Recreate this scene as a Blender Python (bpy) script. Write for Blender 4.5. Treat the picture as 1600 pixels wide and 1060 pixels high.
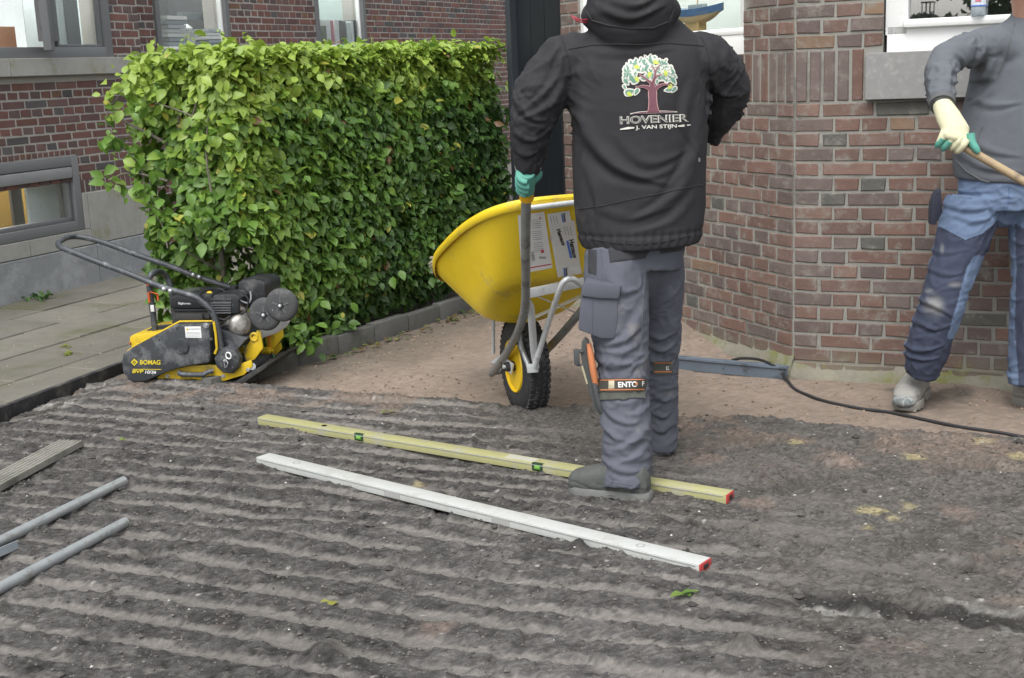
import bpy, bmesh, math, random
import numpy as np
from mathutils import Vector, Matrix
from mathutils.bvhtree import BVHTree
random.seed(7); rng = np.random.default_rng(7)
SC = bpy.context.scene
COL = SC.collection
for o in list(bpy.data.objects): bpy.data.objects.remove(o)

# ------------------------------------------------------------------ camera
EYE = np.array([0.0, 0.0, 1.3727]); FPX = 1984.2; PITCH = 0.2121; ROLL = 0.0412
_fw = np.array([0, math.cos(PITCH), -math.sin(PITCH)]); _rt = np.array([1.0, 0, 0]); _up = np.cross(_rt, _fw)
CR = math.cos(ROLL) * _rt - math.sin(ROLL) * _up
CU = math.cos(ROLL) * _up + math.sin(ROLL) * _rt
CW = _fw
cam = bpy.data.objects.new('camera', bpy.data.cameras.new('camera')); COL.objects.link(cam)
cam.matrix_world = Matrix(((CR[0], CU[0], -CW[0], EYE[0]), (CR[1], CU[1], -CW[1], EYE[1]), (CR[2], CU[2], -CW[2], EYE[2]), (0, 0, 0, 1)))
cam.data.sensor_width = 36; cam.data.lens = 36 * FPX / 1600; cam.data.clip_end = 500; cam.data.clip_start = 0.05
SC.camera = cam
# ------------------------------------------------------------------ sky, sun, exposure (bright overcast)
w = bpy.data.worlds.new('World'); SC.world = w; w.use_nodes = True
nt = w.node_tree; nt.nodes.clear()
sky = nt.nodes.new('ShaderNodeTexSky'); sky.sky_type = 'NISHITA'; sky.sun_disc = False
SUN_EL, SUN_ROT = math.radians(58), math.radians(200)
sky.sun_elevation = SUN_EL; sky.sun_rotation = SUN_ROT; sky.air_density = 1.0; sky.dust_density = 3.0
hs = nt.nodes.new('ShaderNodeHueSaturation'); hs.inputs['Saturation'].default_value = 0.22
bg = nt.nodes.new('ShaderNodeBackground'); bg.inputs['Strength'].default_value = 0.15
wo = nt.nodes.new('ShaderNodeOutputWorld')
nt.links.new(sky.outputs[0], hs.inputs['Color']); nt.links.new(hs.outputs[0], bg.inputs['Color']); nt.links.new(bg.outputs[0], wo.inputs['Surface'])
sl = bpy.data.lights.new('sun', 'SUN'); sl.energy = 1.1; sl.angle = math.radians(35); sl.color = (1, 0.975, 0.94)
so = bpy.data.objects.new('sun', sl); COL.objects.link(so)
_sd = Vector((math.sin(SUN_ROT) * math.cos(SUN_EL), math.cos(SUN_ROT) * math.cos(SUN_EL), math.sin(SUN_EL)))
so.rotation_euler = _sd.to_track_quat('Z', 'Y').to_euler()
SC.view_settings.view_transform = 'Standard'; SC.view_settings.look = 'None'; SC.view_settings.gamma = 1
SC.view_settings.exposure = 0.85; SC.view_settings.use_curve_mapping = False
SC.cycles.max_bounces = 6; SC.cycles.transparent_max_bounces = 12

# ------------------------------------------------------------------ measuring helpers (photo pixel + real distance -> place)
def ray(x, y): return CW * FPX + CR * (x - 800) - CU * (y - 530)
def at(x, y, Y):
    d = ray(x, y); return EYE + d * (Y / d[1])
def gnd(x, y, z=0.0):
    d = ray(x, y); return EYE + d * ((z - EYE[2]) / d[2])
def on(x, y, o, hd, off=0.0):
    """point of the vertical plane through o=(x,y) with heading hd seen at that pixel; off pushes the plane away"""
    n = np.array([math.cos(hd), -math.sin(hd), 0]); d = ray(x, y)
    if n @ d < 0: n = -n
    t = (n @ (np.array([o[0], o[1], 0]) - EYE) + off) / (n @ d)
    return EYE + d * t

# ------------------------------------------------------------------ numpy noise
def _hash(ix, iy, iz, seed):
    h = (ix.astype(np.int64) * 374761393 + iy.astype(np.int64) * 668265263 + iz.astype(np.int64) * 2147483647 + seed * 1274126177) & 0xffffffff
    h = ((h ^ (h >> 13)) * 1274126177) & 0xffffffff
    h = ((h ^ (h >> 15)) * 2246822519) & 0xffffffff
    return ((h ^ (h >> 16)) & 0xffff) / 65535.0
def vnoise(p, s=1.0, seed=0):
    p = np.asarray(p, float) * s
    if p.shape[1] == 2: p = np.column_stack([p, np.zeros(len(p))])
    i = np.floor(p).astype(np.int64); f = p - i; f = f * f * (3 - 2 * f); r = 0
    for dx in (0, 1):
        for dy in (0, 1):
            for dz in (0, 1):
                wgt = (f[:, 0] if dx else 1 - f[:, 0]) * (f[:, 1] if dy else 1 - f[:, 1]) * (f[:, 2] if dz else 1 - f[:, 2])
                r = r + wgt * _hash(i[:, 0] + dx, i[:, 1] + dy, i[:, 2] + dz, seed)
    return r * 2 - 1
def fbm(p, s=1.0, o=4, seed=0, g=0.5):
    a, t, n = 1.0, 0, 0
    for k in range(o):
        t = t + a * vnoise(p, s * 2 ** k, seed + k); n += a; a *= g
    return t / n
def sstep(a, b, x):
    t = np.clip((x - a) / (b - a), 0, 1); return t * t * (3 - 2 * t)

# ------------------------------------------------------------------ materials
MATS = {}
def M(name, col, rough=0.6, metal=0.0, var=0.15, scale=6.0, bump=0.15, bscale=80.0, attr=False, objrand=0.0, spec=0.5,
      dirt=None, dirt_amt=0.0, dscale=5.0, transl=0.0, coat=0.0, stretch=None, low=None, bdist=0.004):
    if name in MATS: return MATS[name]
    m = bpy.data.materials.new(name); m.use_nodes = True; t = m.node_tree; N = t.nodes; Lk = t.links.new
    b = N['Principled BSDF']; geo = N.new('ShaderNodeNewGeometry'); src = geo.outputs['Position']
    if stretch:
        mp = N.new('ShaderNodeMapping'); mp.inputs['Scale'].default_value = stretch; Lk(src, mp.inputs['Vector']); src = mp.outputs['Vector']
    def noise(sc, det=4.0, rg=0.6):
        n = N.new('ShaderNodeTexNoise'); n.inputs['Scale'].default_value = sc; n.inputs['Detail'].default_value = det
        n.inputs['Roughness'].default_value = rg; Lk(src, n.inputs['Vector']); return n.outputs['Fac']
    def math_(op, a, bb):
        n = N.new('ShaderNodeMath'); n.operation = op
        for k, v in ((0, a), (1, bb)):
            if isinstance(v, (int, float)): n.inputs[k].default_value = v
            else: Lk(v, n.inputs[k])
        return n.outputs[0]
    c = N.new('ShaderNodeRGB'); c.outputs[0].default_value = (*col, 1); colo = c.outputs[0]
    if attr:
        a = N.new('ShaderNodeAttribute'); a.attribute_name = 'Col'; colo = a.outputs['Color']
    def mul(colr, fac):
        mx = N.new('ShaderNodeVectorMath'); mx.operation = 'SCALE'; Lk(colr, mx.inputs[0]); Lk(fac, mx.inputs['Scale']); return mx.outputs[0]
    if var > 0:
        f1 = math_('MULTIPLY_ADD', noise(scale), 2 * var); f1.node.inputs[2].default_value = 1 - var
        colo = mul(colo, f1)
        f2 = math_('MULTIPLY_ADD', noise(scale * 9, 3), var); f2.node.inputs[2].default_value = 1 - var / 2
        colo = mul(colo, f2)
    if objrand > 0:
        oi = N.new('ShaderNodeObjectInfo'); f3 = math_('MULTIPLY_ADD', oi.outputs['Random'], 2 * objrand); f3.node.inputs[2].default_value = 1 - objrand
        colo = mul(colo, f3)
    if dirt is not None:
        r = N.new('ShaderNodeMapRange'); r.inputs['From Min'].default_value = 0.62 - 0.3 * dirt_amt; r.inputs['From Max'].default_value = 0.78 - 0.3 * dirt_amt
        Lk(noise(dscale, 8, 0.7), r.inputs['Value'])
        mx = N.new('ShaderNodeMix'); mx.data_type = 'RGBA'; Lk(r.outputs[0], mx.inputs['Factor']); Lk(colo, mx.inputs['A']); mx.inputs['B'].default_value = (*dirt, 1)
        colo = mx.outputs['Result']
    if low is not None:   # growth and splash stain with its own height on the wall: (z0, z1, colour)
        sx = N.new('ShaderNodeSeparateXYZ'); Lk(geo.outputs['Position'], sx.inputs[0])
        zz = math_('MULTIPLY_ADD', noise(7.0, 5), 0.22); Lk(sx.outputs['Z'], zz.node.inputs[2])
        r = N.new('ShaderNodeMapRange'); r.inputs['From Min'].default_value = low[1] + 0.11; r.inputs['From Max'].default_value = low[0] + 0.11; Lk(zz, r.inputs['Value'])
        r.inputs['To Max'].default_value = low[3] if len(low) > 3 else 0.8
        mx = N.new('ShaderNodeMix'); mx.data_type = 'RGBA'; Lk(r.outputs[0], mx.inputs['Factor']); Lk(colo, mx.inputs['A'])
        g2 = N.new('ShaderNodeMix'); g2.data_type = 'RGBA'; g2.inputs['A'].default_value = (*low[2], 1); g2.inputs['B'].default_value = (low[2][0] * 1.25, low[2][1] * 1.35, low[2][2] * 0.45, 1)
        r2 = N.new('ShaderNodeMapRange'); r2.inputs['From Min'].default_value = 0.55; r2.inputs['From Max'].default_value = 0.68; Lk(noise(9.0, 6), r2.inputs['Value']); Lk(r2.outputs[0], g2.inputs['Factor'])
        Lk(g2.outputs['Result'], mx.inputs['B']); colo = mx.outputs['Result']
    Lk(colo, b.inputs['Base Color'])
    b.inputs['Metallic'].default_value = metal; b.inputs['Specular IOR Level'].default_value = spec
    rr = math_('MULTIPLY_ADD', noise(scale * 3, 3), 0.24); rr.node.inputs[2].default_value = rough - 0.12; Lk(rr, b.inputs['Roughness'])
    if coat: b.inputs['Coat Weight'].default_value = coat; b.inputs['Coat Roughness'].default_value = 0.15
    if bump > 0:
        bp = N.new('ShaderNodeBump'); bp.inputs['Strength'].default_value = bump; bp.inputs['Distance'].default_value = bdist
        Lk(noise(bscale, 6, 0.65), bp.inputs['Height']); Lk(bp.outputs[0], b.inputs['Normal'])
    if transl > 0:
        tr = N.new('ShaderNodeBsdfTranslucent'); Lk(colo, tr.inputs['Color']); ms = N.new('ShaderNodeMixShader'); ms.inputs[0].default_value = transl
        Lk(b.outputs[0], ms.inputs[1]); Lk(tr.outputs[0], ms.inputs[2]); Lk(ms.outputs[0], N['Material Output'].inputs['Surface'])
    MATS[name] = m; return m
def glass_mat(name='window_glass', tint=(0.95, 0.97, 0.965), k=1.2, base=0.03):
    if name in MATS: return MATS[name]
    m = bpy.data.materials.new(name); m.use_nodes = True; N = m.node_tree.nodes; Lk = m.node_tree.links.new; N.remove(N['Principled BSDF'])
    f = N.new('ShaderNodeFresnel'); gg = N.new('ShaderNodeNewGeometry'); io = N.new('ShaderNodeMapRange'); io.inputs['To Min'].default_value = 1.52; io.inputs['To Max'].default_value = 1 / 1.52; Lk(gg.outputs['Backfacing'], io.inputs['Value']); Lk(io.outputs[0], f.inputs[0]); a = N.new('ShaderNodeBsdfTransparent'); a.inputs[0].default_value = (*tint, 1)
    g = N.new('ShaderNodeBsdfGlossy'); g.inputs['Roughness'].default_value = 0.01; mul = N.new('ShaderNodeMath'); mul.operation = 'MULTIPLY_ADD'; mul.inputs[1].default_value = k; mul.inputs[2].default_value = base; mul.use_clamp = True
    Lk(f.outputs[0], mul.inputs[0]); ms = N.new('ShaderNodeMixShader'); Lk(mul.outputs[0], ms.inputs[0]); Lk(a.outputs[0], ms.inputs[1]); Lk(g.outputs[0], ms.inputs[2]); Lk(ms.outputs[0], N['Material Output'].inputs['Surface'])
    MATS[name] = m; return m

# ------------------------------------------------------------------ object helpers
def obj(name, mesh, mat=None, parent=None, label=None, category=None, group=None, kind=None):
    o = bpy.data.objects.new(name, mesh); COL.objects.link(o)
    if mat is not None and mesh is not None and not mesh.materials:
        for q in (mat if isinstance(mat, (list, tuple)) else [mat]): mesh.materials.append(q)
    if parent is not None: o.parent = parent; o.matrix_parent_inverse = Matrix.Identity(4) if parent.matrix_basis == Matrix.Identity(4) else parent.matrix_basis.inverted()
    if label: o['label'] = label
    if category: o['category'] = category
    if group: o['group'] = group
    if kind: o['kind'] = kind
    return o
def empty(name, loc, label=None, category=None, group=None, kind=None):
    o = obj(name, None, label=label, category=category, group=group, kind=kind); o.location = Vector([float(v) for v in loc]); o.empty_display_size = 0.05; return o
def mesh_from(verts, faces, name='mesh', smooth=False, cols=None):
    me = bpy.data.meshes.new(name); me.from_pydata([tuple(map(float, v)) for v in verts], [], [tuple(int(i) for i in f) for f in faces]); me.validate(); me.update()
    if smooth: me.polygons.foreach_set('use_smooth', [True] * len(me.polygons))
    if cols is not None: set_cols(me, cols)
    return me
def set_cols(me, cols):
    ca = me.color_attributes.new('Col', 'FLOAT_COLOR', 'POINT'); c = np.ones((len(me.vertices), 4), np.float32); c[:, :3] = cols; ca.data.foreach_set('color', c.ravel())
def fast_mesh(verts, quads, name='mesh', smooth=True, cols=None):
    """quads (n,k) of equal k"""
    verts = np.asarray(verts, np.float32); quads = np.asarray(quads, np.int32); me = bpy.data.meshes.new(name); n, k = quads.shape
    me.vertices.add(len(verts)); me.vertices.foreach_set('co', verts.ravel()); me.loops.add(n * k); me.loops.foreach_set('vertex_index', quads.ravel())
    me.polygons.add(n); me.polygons.foreach_set('loop_start', np.arange(0, n * k, k, dtype=np.int32)); me.polygons.foreach_set('loop_total', np.full(n, k, np.int32))
    me.polygons.foreach_set('use_smooth', np.full(n, smooth)); me.update(calc_edges=True)
    if cols is not None: set_cols(me, cols)
    return me
class B:
    """collects shapes into one mesh"""
    def __init__(s): s.v = []; s.f = []
    def add(s, v, f):
        n = len(s.v); s.v += [tuple(map(float, q)) for q in v]; s.f += [tuple(i + n for i in q) for q in f]; return s
    def box(s, c, sx, sy, sz, ax=None, bev=0.0):
        """box centred at c with full sizes along axes ax (3 unit vectors)"""
        ax = ax or (np.array([1, 0, 0]), np.array([0, 1, 0]), np.array([0, 0, 1])); c = np.array(c, float)
        if bev <= 0:
            v = [c + ax[0] * sx / 2 * i + ax[1] * sy / 2 * j + ax[2] * sz / 2 * k for i in (-1, 1) for j in (-1, 1) for k in (-1, 1)]
            return s.add(v, [(0, 1, 3, 2), (4, 6, 7, 5), (0, 4, 5, 1), (2, 3, 7, 6), (0, 2, 6, 4), (1, 5, 7, 3)])
        bm = bmesh.new(); bmesh.ops.create_cube(bm, size=1)
        bmesh.ops.scale(bm, vec=(sx, sy, sz), verts=bm.verts); bmesh.ops.bevel(bm, geom=bm.edges[:], offset=bev, segments=2, affect='EDGES', profile=0.6)
        bm.verts.index_update(); v = [c + ax[0] * q.co.x + ax[1] * q.co.y + ax[2] * q.co.z for q in bm.verts]; f = [[q.index for q in p.verts] for p in bm.faces]; bm.free()
        return s.add(v, f)
    def tube(s, pts, r, n=12, cap=True, smooth=0):
        pts = [np.array(p, float) for p in pts]; rs = list(r) if hasattr(r, '__len__') else [r] * len(pts)
        if smooth:
            P = [pts[0]] + pts + [pts[-1]]; R_ = [rs[0]] + rs + [rs[-1]]; np_, nr = [], []
            for i in range(1, len(P) - 2):
                for k in range(smooth):
                    t = k / smooth; a, b_, c_, d_ = P[i - 1], P[i], P[i + 1], P[i + 2]
                    np_.append(0.5 * (2 * b_ + (c_ - a) * t + (2 * a - 5 * b_ + 4 * c_ - d_) * t * t + (-a + 3 * b_ - 3 * c_ + d_) * t ** 3)); nr.append(R_[i] * (1 - t) + R_[i + 1] * t)
            np_.append(P[-2]); nr.append(R_[-2]); pts, rs = np_, nr
        v, f = [], []; ref = None
        for i, p in enumerate(pts):
            t = pts[min(i + 1, len(pts) - 1)] - pts[max(i - 1, 0)]; t = t / (np.linalg.norm(t) + 1e-9)
            if ref is None: ref = np.array([0, 0, 1.0]) if abs(t[2]) < 0.9 else np.array([1.0, 0, 0])
            u = ref - t * (ref @ t); u /= np.linalg.norm(u) + 1e-9; w_ = np.cross(t, u); ref = u
            for k in range(n):
                a = 2 * math.pi * k / n; v.append(p + (u * math.cos(a) + w_ * math.sin(a)) * rs[i])
        for i in range(len(pts) - 1):
            for k in range(n): f.append((i * n + k, i * n + (k + 1) % n, (i + 1) * n + (k + 1) % n, (i + 1) * n + k))
        if cap: f.append(tuple(range(n))[::-1]); f.append(tuple((len(pts) - 1) * n + k for k in range(n)))
        return s.add(v, f)
    def rings(s, rings, cap=True):
        n = len(rings[0]); v = [q for r in rings for q in r]; f = []
        for i in range(len(rings) - 1):
            for k in range(n): f.append((i * n + k, i * n + (k + 1) % n, (i + 1) * n + (k + 1) % n, (i + 1) * n + k))
        if cap: f.append(tuple(range(n))[::-1]); f.append(tuple((len(rings) - 1) * n + k for k in range(n)))
        return s.add(v, f)
    def prism(s, poly, d):
        """poly: list of 3-D points; d: thickness vector"""
        n = len(poly); v = [np.array(p, float) for p in poly] + [np.array(p, float) + d for p in poly]
        f = [tuple(range(n))[::-1], tuple(range(n, 2 * n))] + [(i, (i + 1) % n, n + (i + 1) % n, n + i) for i in range(n)]
        return s.add(v, f)
    def lathe(s, c, axis, prof, n=24):
        """prof: list of (along axis, radius)"""
        axis = np.array(axis, float); axis /= np.linalg.norm(axis); ref = np.array([0, 0, 1.0]) if abs(axis[2]) < 0.9 else np.array([1.0, 0, 0])
        u = ref - axis * (ref @ axis); u /= np.linalg.norm(u); w_ = np.cross(axis, u); c = np.array(c, float)
        return s.rings([[c + axis * a + (u * math.cos(2 * math.pi * k / n) + w_ * math.sin(2 * math.pi * k / n)) * r for k in range(n)] for a, r in prof])
    def ball(s, c, r, n=12):
        c = np.array(c, float); r = np.array(r if hasattr(r, '__len__') else [r] * 3, float)
        return s.rings([[c + r * np.array([math.cos(2 * math.pi * k / n) * math.sin(a), math.sin(2 * math.pi * k / n) * math.sin(a), math.cos(a)]) for k in range(n)] for a in np.linspace(0.08, math.pi - 0.08, n // 2 + 1)])
    def mesh(s, name='mesh', smooth=False, bevel=0.0, seg=2, fixn=True):
        bm = bmesh.new(); vs = [bm.verts.new(q) for q in s.v]
        for q in s.f:
            if len(set(q)) > 2:
                try: bm.faces.new([vs[i] for i in q])
                except ValueError: pass
        if fixn: bmesh.ops.recalc_face_normals(bm, faces=bm.faces)
        if bevel > 0:
            eg = [e for e in bm.edges if len(e.link_faces) == 2 and e.calc_face_angle(0) > 0.6]
            bmesh.ops.bevel(bm, geom=eg, offset=bevel, segments=seg, affect='EDGES', profile=0.6, clamp_overlap=True)
        me = bpy.data.meshes.new(name); bm.to_mesh(me); bm.free()
        if smooth:
            me.polygons.foreach_set('use_smooth', [True] * len(me.polygons))
            try: me.set_sharp_from_angle(angle=math.radians(40))
            except Exception: pass
        return me
def part(name, b, mat, parent, smooth=True, bevel=0.0, **kw): return obj(name, b.mesh(name, smooth=smooth, bevel=bevel), mat, parent, **kw)
Z = np.array([0, 0, 1.0])
# ================================================================== GROUND
BH = math.radians(23.677)            # heading of the far building's front
FH = BH - math.pi / 2                # heading of the bay's front wall
LH = math.radians(-26.26)            # heading of the bay's splayed wall
CC = (1.2392, 5.4827)                # bay corner
B0 = (-3.4974 * 0.9, 9.0994 * 0.9)
dF = np.array([-math.sin(FH), -math.cos(FH), 0]); dL = np.array([math.sin(LH), math.cos(LH), 0]); dB = np.array([math.sin(BH), math.cos(BH), 0])
nF = np.array([-math.cos(BH) * 0 - dB[0], -dB[1], 0])   # outward normal of the front wall (towards camera)
nL = np.array([-math.cos(LH), math.sin(LH), 0]); nL = nL if nL @ (EYE - np.array([CC[0], CC[1], 0])) > 0 else -nL
nB = np.array([math.cos(BH), -math.sin(BH), 0])
gu = np.array([0.921, -0.389]); gv = np.array([0.389, 0.921])     # rake direction and across it
def uv2xy(u, v): return np.column_stack([u * gu[0] + v * gv[0], u * gu[1] + v * gv[1]])
def edge_line(x_or_pts):   # signed distance right of the edging board (positive on the soil side)
    p = np.asarray(x_or_pts); a = np.array([-2.217, 5.302]); h = math.radians(20.0); n = np.array([math.cos(h), -math.sin(h)])
    return (p - a) @ n
def soil_z(p):
    """height, ridge mask"""
    u = p @ gu; v = p @ gv; q = np.column_stack([u, v])
    warp = 0.040 * fbm(np.column_stack([u * 1.1, v * 2.0]), 1.0, 3, 3) + 0.020 * fbm(q * [4, 6], 1.0, 4, 9)
    ph = (v + warp * 1.6 + 0.02 * np.sin(u * 1.3)) / 0.125
    s = 0.5 + 0.5 * np.cos(2 * math.pi * ph)
    brk = fbm(q * [3.2, 9.0], 1.0, 6, 21, 0.66); fine = fbm(q, 25, 3, 31, 0.75); crumb = vnoise(q, 60, 33); patchy = fbm(q, 1.6, 3, 35)
    right = sstep(-1.05, -0.25, u + 0.35 * fbm(q, 0.9, 2, 5) + 0.9 * (v - 3.2))      # trodden, flattened area on the right
    amp = 1 - 0.62 * right
    m = sstep(0.16, 0.32, s * (1.0 - 0.86 * right) + (0.60 + 0.25 * right) * brk + 0.46 * fine + 0.40 * right + 0.25 * patchy + 0.05)
    lump = np.maximum(0, fbm(q * [5, 9], 1.0, 3, 77) - 0.18) * right
    mh = sstep(0.02, 0.60, s * (1.0 - 0.88 * right) + 0.40 * fbm(q * [3.2, 9.0], 1.0, 3, 21, 0.5) + 0.34 * right + 0.14)
    z = mh * 0.012 * amp + (0.25 + m) * 0.0055 * fine + m * 0.0060 * np.maximum(0, crumb) + 0.006 * fbm(q, 6, 4, 50) + 0.012 * fbm(q, 1.1, 3, 41) + lump * 0.05
    z += 0.0018 * crumb * (0.15 + m)
    return z, m, right, fine, lump
def grid(u0, u1, v0, v1, du, dv):
    U = np.arange(u0, u1, du); V = np.arange(v0, v1, dv); uu, vv = np.meshgrid(U, V); n, k = len(U), len(V)
    i = np.arange(n * k).reshape(k, n); quads = np.column_stack([i[:-1, :-1].ravel(), i[:-1, 1:].ravel(), i[1:, 1:].ravel(), i[1:, :-1].ravel()])
    return uv2xy(uu.ravel(), vv.ravel()), uu.ravel(), vv.ravel(), quads
def build_soil():
    p, u, v, quads = grid(-4.2, 2.2, 1.35, 4.95, 0.0085, 0.0078)
    q = np.column_stack([u, v])
    z, m, right, fine, lump = soil_z(p)
    vb = 4.66 + 0.035 * fbm(q * [3, 0.01], 1.0, 4, 61, 0.6) + 0.01 * fbm(q, 18, 3, 62)
    # sinks to the sand beyond the border
    border = sstep(0.0, 0.07, v - vb)
    z = z + 0.022 * np.exp(-((v - vb + 0.045) / 0.045) ** 2) * (0.5 + 0.5 * fbm(q, 5, 3, 63)) - border * 0.09
    # left verge: falls away to the edging board, with smoothed cement heaps along it
    ed = edge_line(p); verge = sstep(0.30, 0.02, ed)
    z = z - 0.045 * verge * sstep(0.1, 0.6, v - 3.2)
    heaps = np.maximum(0, fbm(q * [6, 7], 1.0, 3, 91)) * sstep(0.34, 0.12, ed) * sstep(-0.02, 0.05, ed) * sstep(4.0, 4.3, v) * sstep(4.75, 4.6, v)
    z = z + heaps * 0.10
    # colours: damp crumbly ridges, smoother greyish-buff troughs, pink and yellow sand spilled on the right
    dark = np.array([0.076, 0.0725, 0.069]); lite = np.array([0.222, 0.208, 0.190])
    tone = fbm(q, 2.0, 4, 100)
    c = lite[None] * (1 + 0.22 * tone[:, None]) * (1 - m[:, None]) + dark[None] * (1 + 0.9 * fine[:, None] + 0.5 * tone[:, None]) * m[:, None]
    mix = np.clip(right * 0.72 * (0.75 + 0.7 * fbm(q, 9, 4, 101)), 0, 1)[:, None]; c = c * (1 - mix) + np.array([0.122, 0.112, 0.099]) * mix
    pk = sstep(0.25, 0.5, fbm(q, 3.3, 4, 105)) * sstep(-1.3, -0.2, u + (v - 3.6) * 0.5) * 0.40; c = c * (1 - pk[:, None]) + np.array([0.205, 0.160, 0.130]) * pk[:, None]
    near_b = sstep(0.7, 0.0, vb - v) * sstep(0.05, 0.35, fbm(q, 4.5, 4, 107)) * 0.6; c = c * (1 - near_b[:, None]) + np.array([0.21, 0.155, 0.12]) * near_b[:, None]
    for (px, py, rr) in [(1362, 805, .055), (1355, 832, .04), (1395, 815, .04), (1425, 718, .05), (1535, 695, .05), (1590, 715, .04), (1245, 640 + 55, .04), (655, 760, .035), (1420, 795, .05)]:
        g = gnd(px, py)[:2]; d = np.hypot(*(p - g).T) + 0.045 * fbm(q, 14, 4, 110); k = sstep(rr, rr * 0.25, d) * 0.75; c = c * (1 - k[:, None]) + np.array([0.36, 0.31, 0.17]) * k[:, None]
    for (px, py, rr) in [(1490, 800, .07), (1320, 725, .08), (1190, 795, .07), (1590, 850, .06), (1100, 720, .08), (345, 985, .05), (690, 985, .06)]:
        g = gnd(px, py)[:2]; d = np.hypot(*(p - g).T) + 0.06 * fbm(q, 11, 4, 113); k = sstep(rr, rr * 0.2, d) * 0.5; c = c * (1 - k[:, None]) + np.array([0.22, 0.165, 0.135]) * k[:, None]
    # dug-over wet streak with broken pale crust, low right; small kicked hollows
    a = gnd(1270, 940)[:2]; b_ = gnd(1640, 985)[:2]; t = np.clip(((p - a) @ (b_ - a)) / ((b_ - a) @ (b_ - a)), 0, 1); d = np.hypot(*(p - (a + t[:, None] * (b_ - a))).T)
    k = sstep(0.085, 0.03, d + 0.075 * fbm(q, 9, 4, 120)); z = z - 0.016 * k + 0.05 * k * np.maximum(0, fbm(q, 18, 4, 121)); c = c * (1 - 0.85 * k[:, None]) + np.array([0.026, 0.025, 0.024]) * 0.85 * k[:, None]
    k2 = sstep(0.06, 0.02, np.abs(d - 0.05) + 0.05 * fbm(q, 8, 3, 122) + 0.02) * sstep(0.05, 0.3, fbm(q * [5, 12], 1, 3, 123)); c = c * (1 - k2[:, None]) + np.array([0.20, 0.195, 0.18]) * k2[:, None]
    for (px, py, rr, dp) in [(1178 + 280, 680, .05, .022), (230, 868, .06, .022), (115, 810, .05, .016), (1290 + 80, 668, .05, .018), (905, 862, .03, -.03), (820, 998, .03, .02), (1060, 820, .04, .015), (1500, 815, .05, .018), (620, 880, .05, -.02), (510, 1020, .06, -.03), (1165, 1020, .05, -.035), (1440, 940, .05, -.035), (1050, 760, .03, .01)]:
        g = gnd(px, py)[:2]; d = np.hypot(*(p - g).T) + 0.02 * fbm(q, 15, 3, 130); k = sstep(rr, rr * 0.15, d); z = z - dp * k; c = c * (1 - 0.55 * k[:, None]) + np.array([0.045, 0.043, 0.04]) * 0.55 * k[:, None]
    for (px, py, an) in [(1180, 700, 20), (1260, 760, 35), (1340, 700, 10), (1420, 860, 50), (1120, 830, -20), (1500, 740, 15), (1250, 870, 60), (1560, 880, 30), (760, 690, 70), (700, 790, 80)]:
        g = gnd(px, py)[:2]; a_ = math.radians(an); e1_ = np.array([math.cos(a_), math.sin(a_)]); e2_ = np.array([-math.sin(a_), math.cos(a_)]); w1 = (p - g) @ e1_; w2 = (p - g) @ e2_; rr_ = np.hypot(w1 / .135, w2 / (.048 + .012 * np.sin(w1 * 22))) + 0.10 * fbm(q, 18, 3, 140)
        k = sstep(1.05, .85, rr_); rim = np.exp(-((rr_ - 1.15) / .14) ** 2); z = z - .013 * k + .006 * rim + .003 * k * np.sign(np.sin(w1 * 260)); c = c * (1 - .12 * k[:, None])
    hc = sstep(0.02, 0.12, heaps)[:, None]; c = c * (1 - hc) + np.array([0.27, 0.26, 0.24]) * hc
    # grit freckles
    fr = _hash((q[:, 0] * 400).astype(np.int64), (q[:, 1] * 400).astype(np.int64), np.zeros(len(q), np.int64), 9); c = c * (0.72 + 0.56 * fr * (0.5 + m))[:, None]; c[fr > 0.9988] = (0.4, 0.39, 0.36)
    z = np.where(ed < 0.0, -0.12, z)
    me = fast_mesh(np.column_stack([p, z]), quads, 'soil', True, np.clip(c, 0.01, 1))
    o = obj('raked_soil', me, M('soil', (0.1, 0.1, 0.1), rough=0.93, attr=True, var=0.42, scale=48, bump=1.0, bscale=130, spec=0.25, bdist=0.009), kind='structure', label='dark raked soil bed with pale furrows, trodden flat towards the brick bay')
    return p, z, m
SP, SZ, SM = build_soil()
_N_U = len(np.arange(-4.2, 2.2, 0.0085))
def soil_h(x, y):
    u = x * gu[0] + y * gu[1]; v = x * gv[0] + y * gv[1]; i = int(round((v - 1.35) / 0.0078)) * _N_U + int(round((u + 4.2) / 0.0085)); return float(SZ[min(max(i, 0), len(SZ) - 1)])
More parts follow.
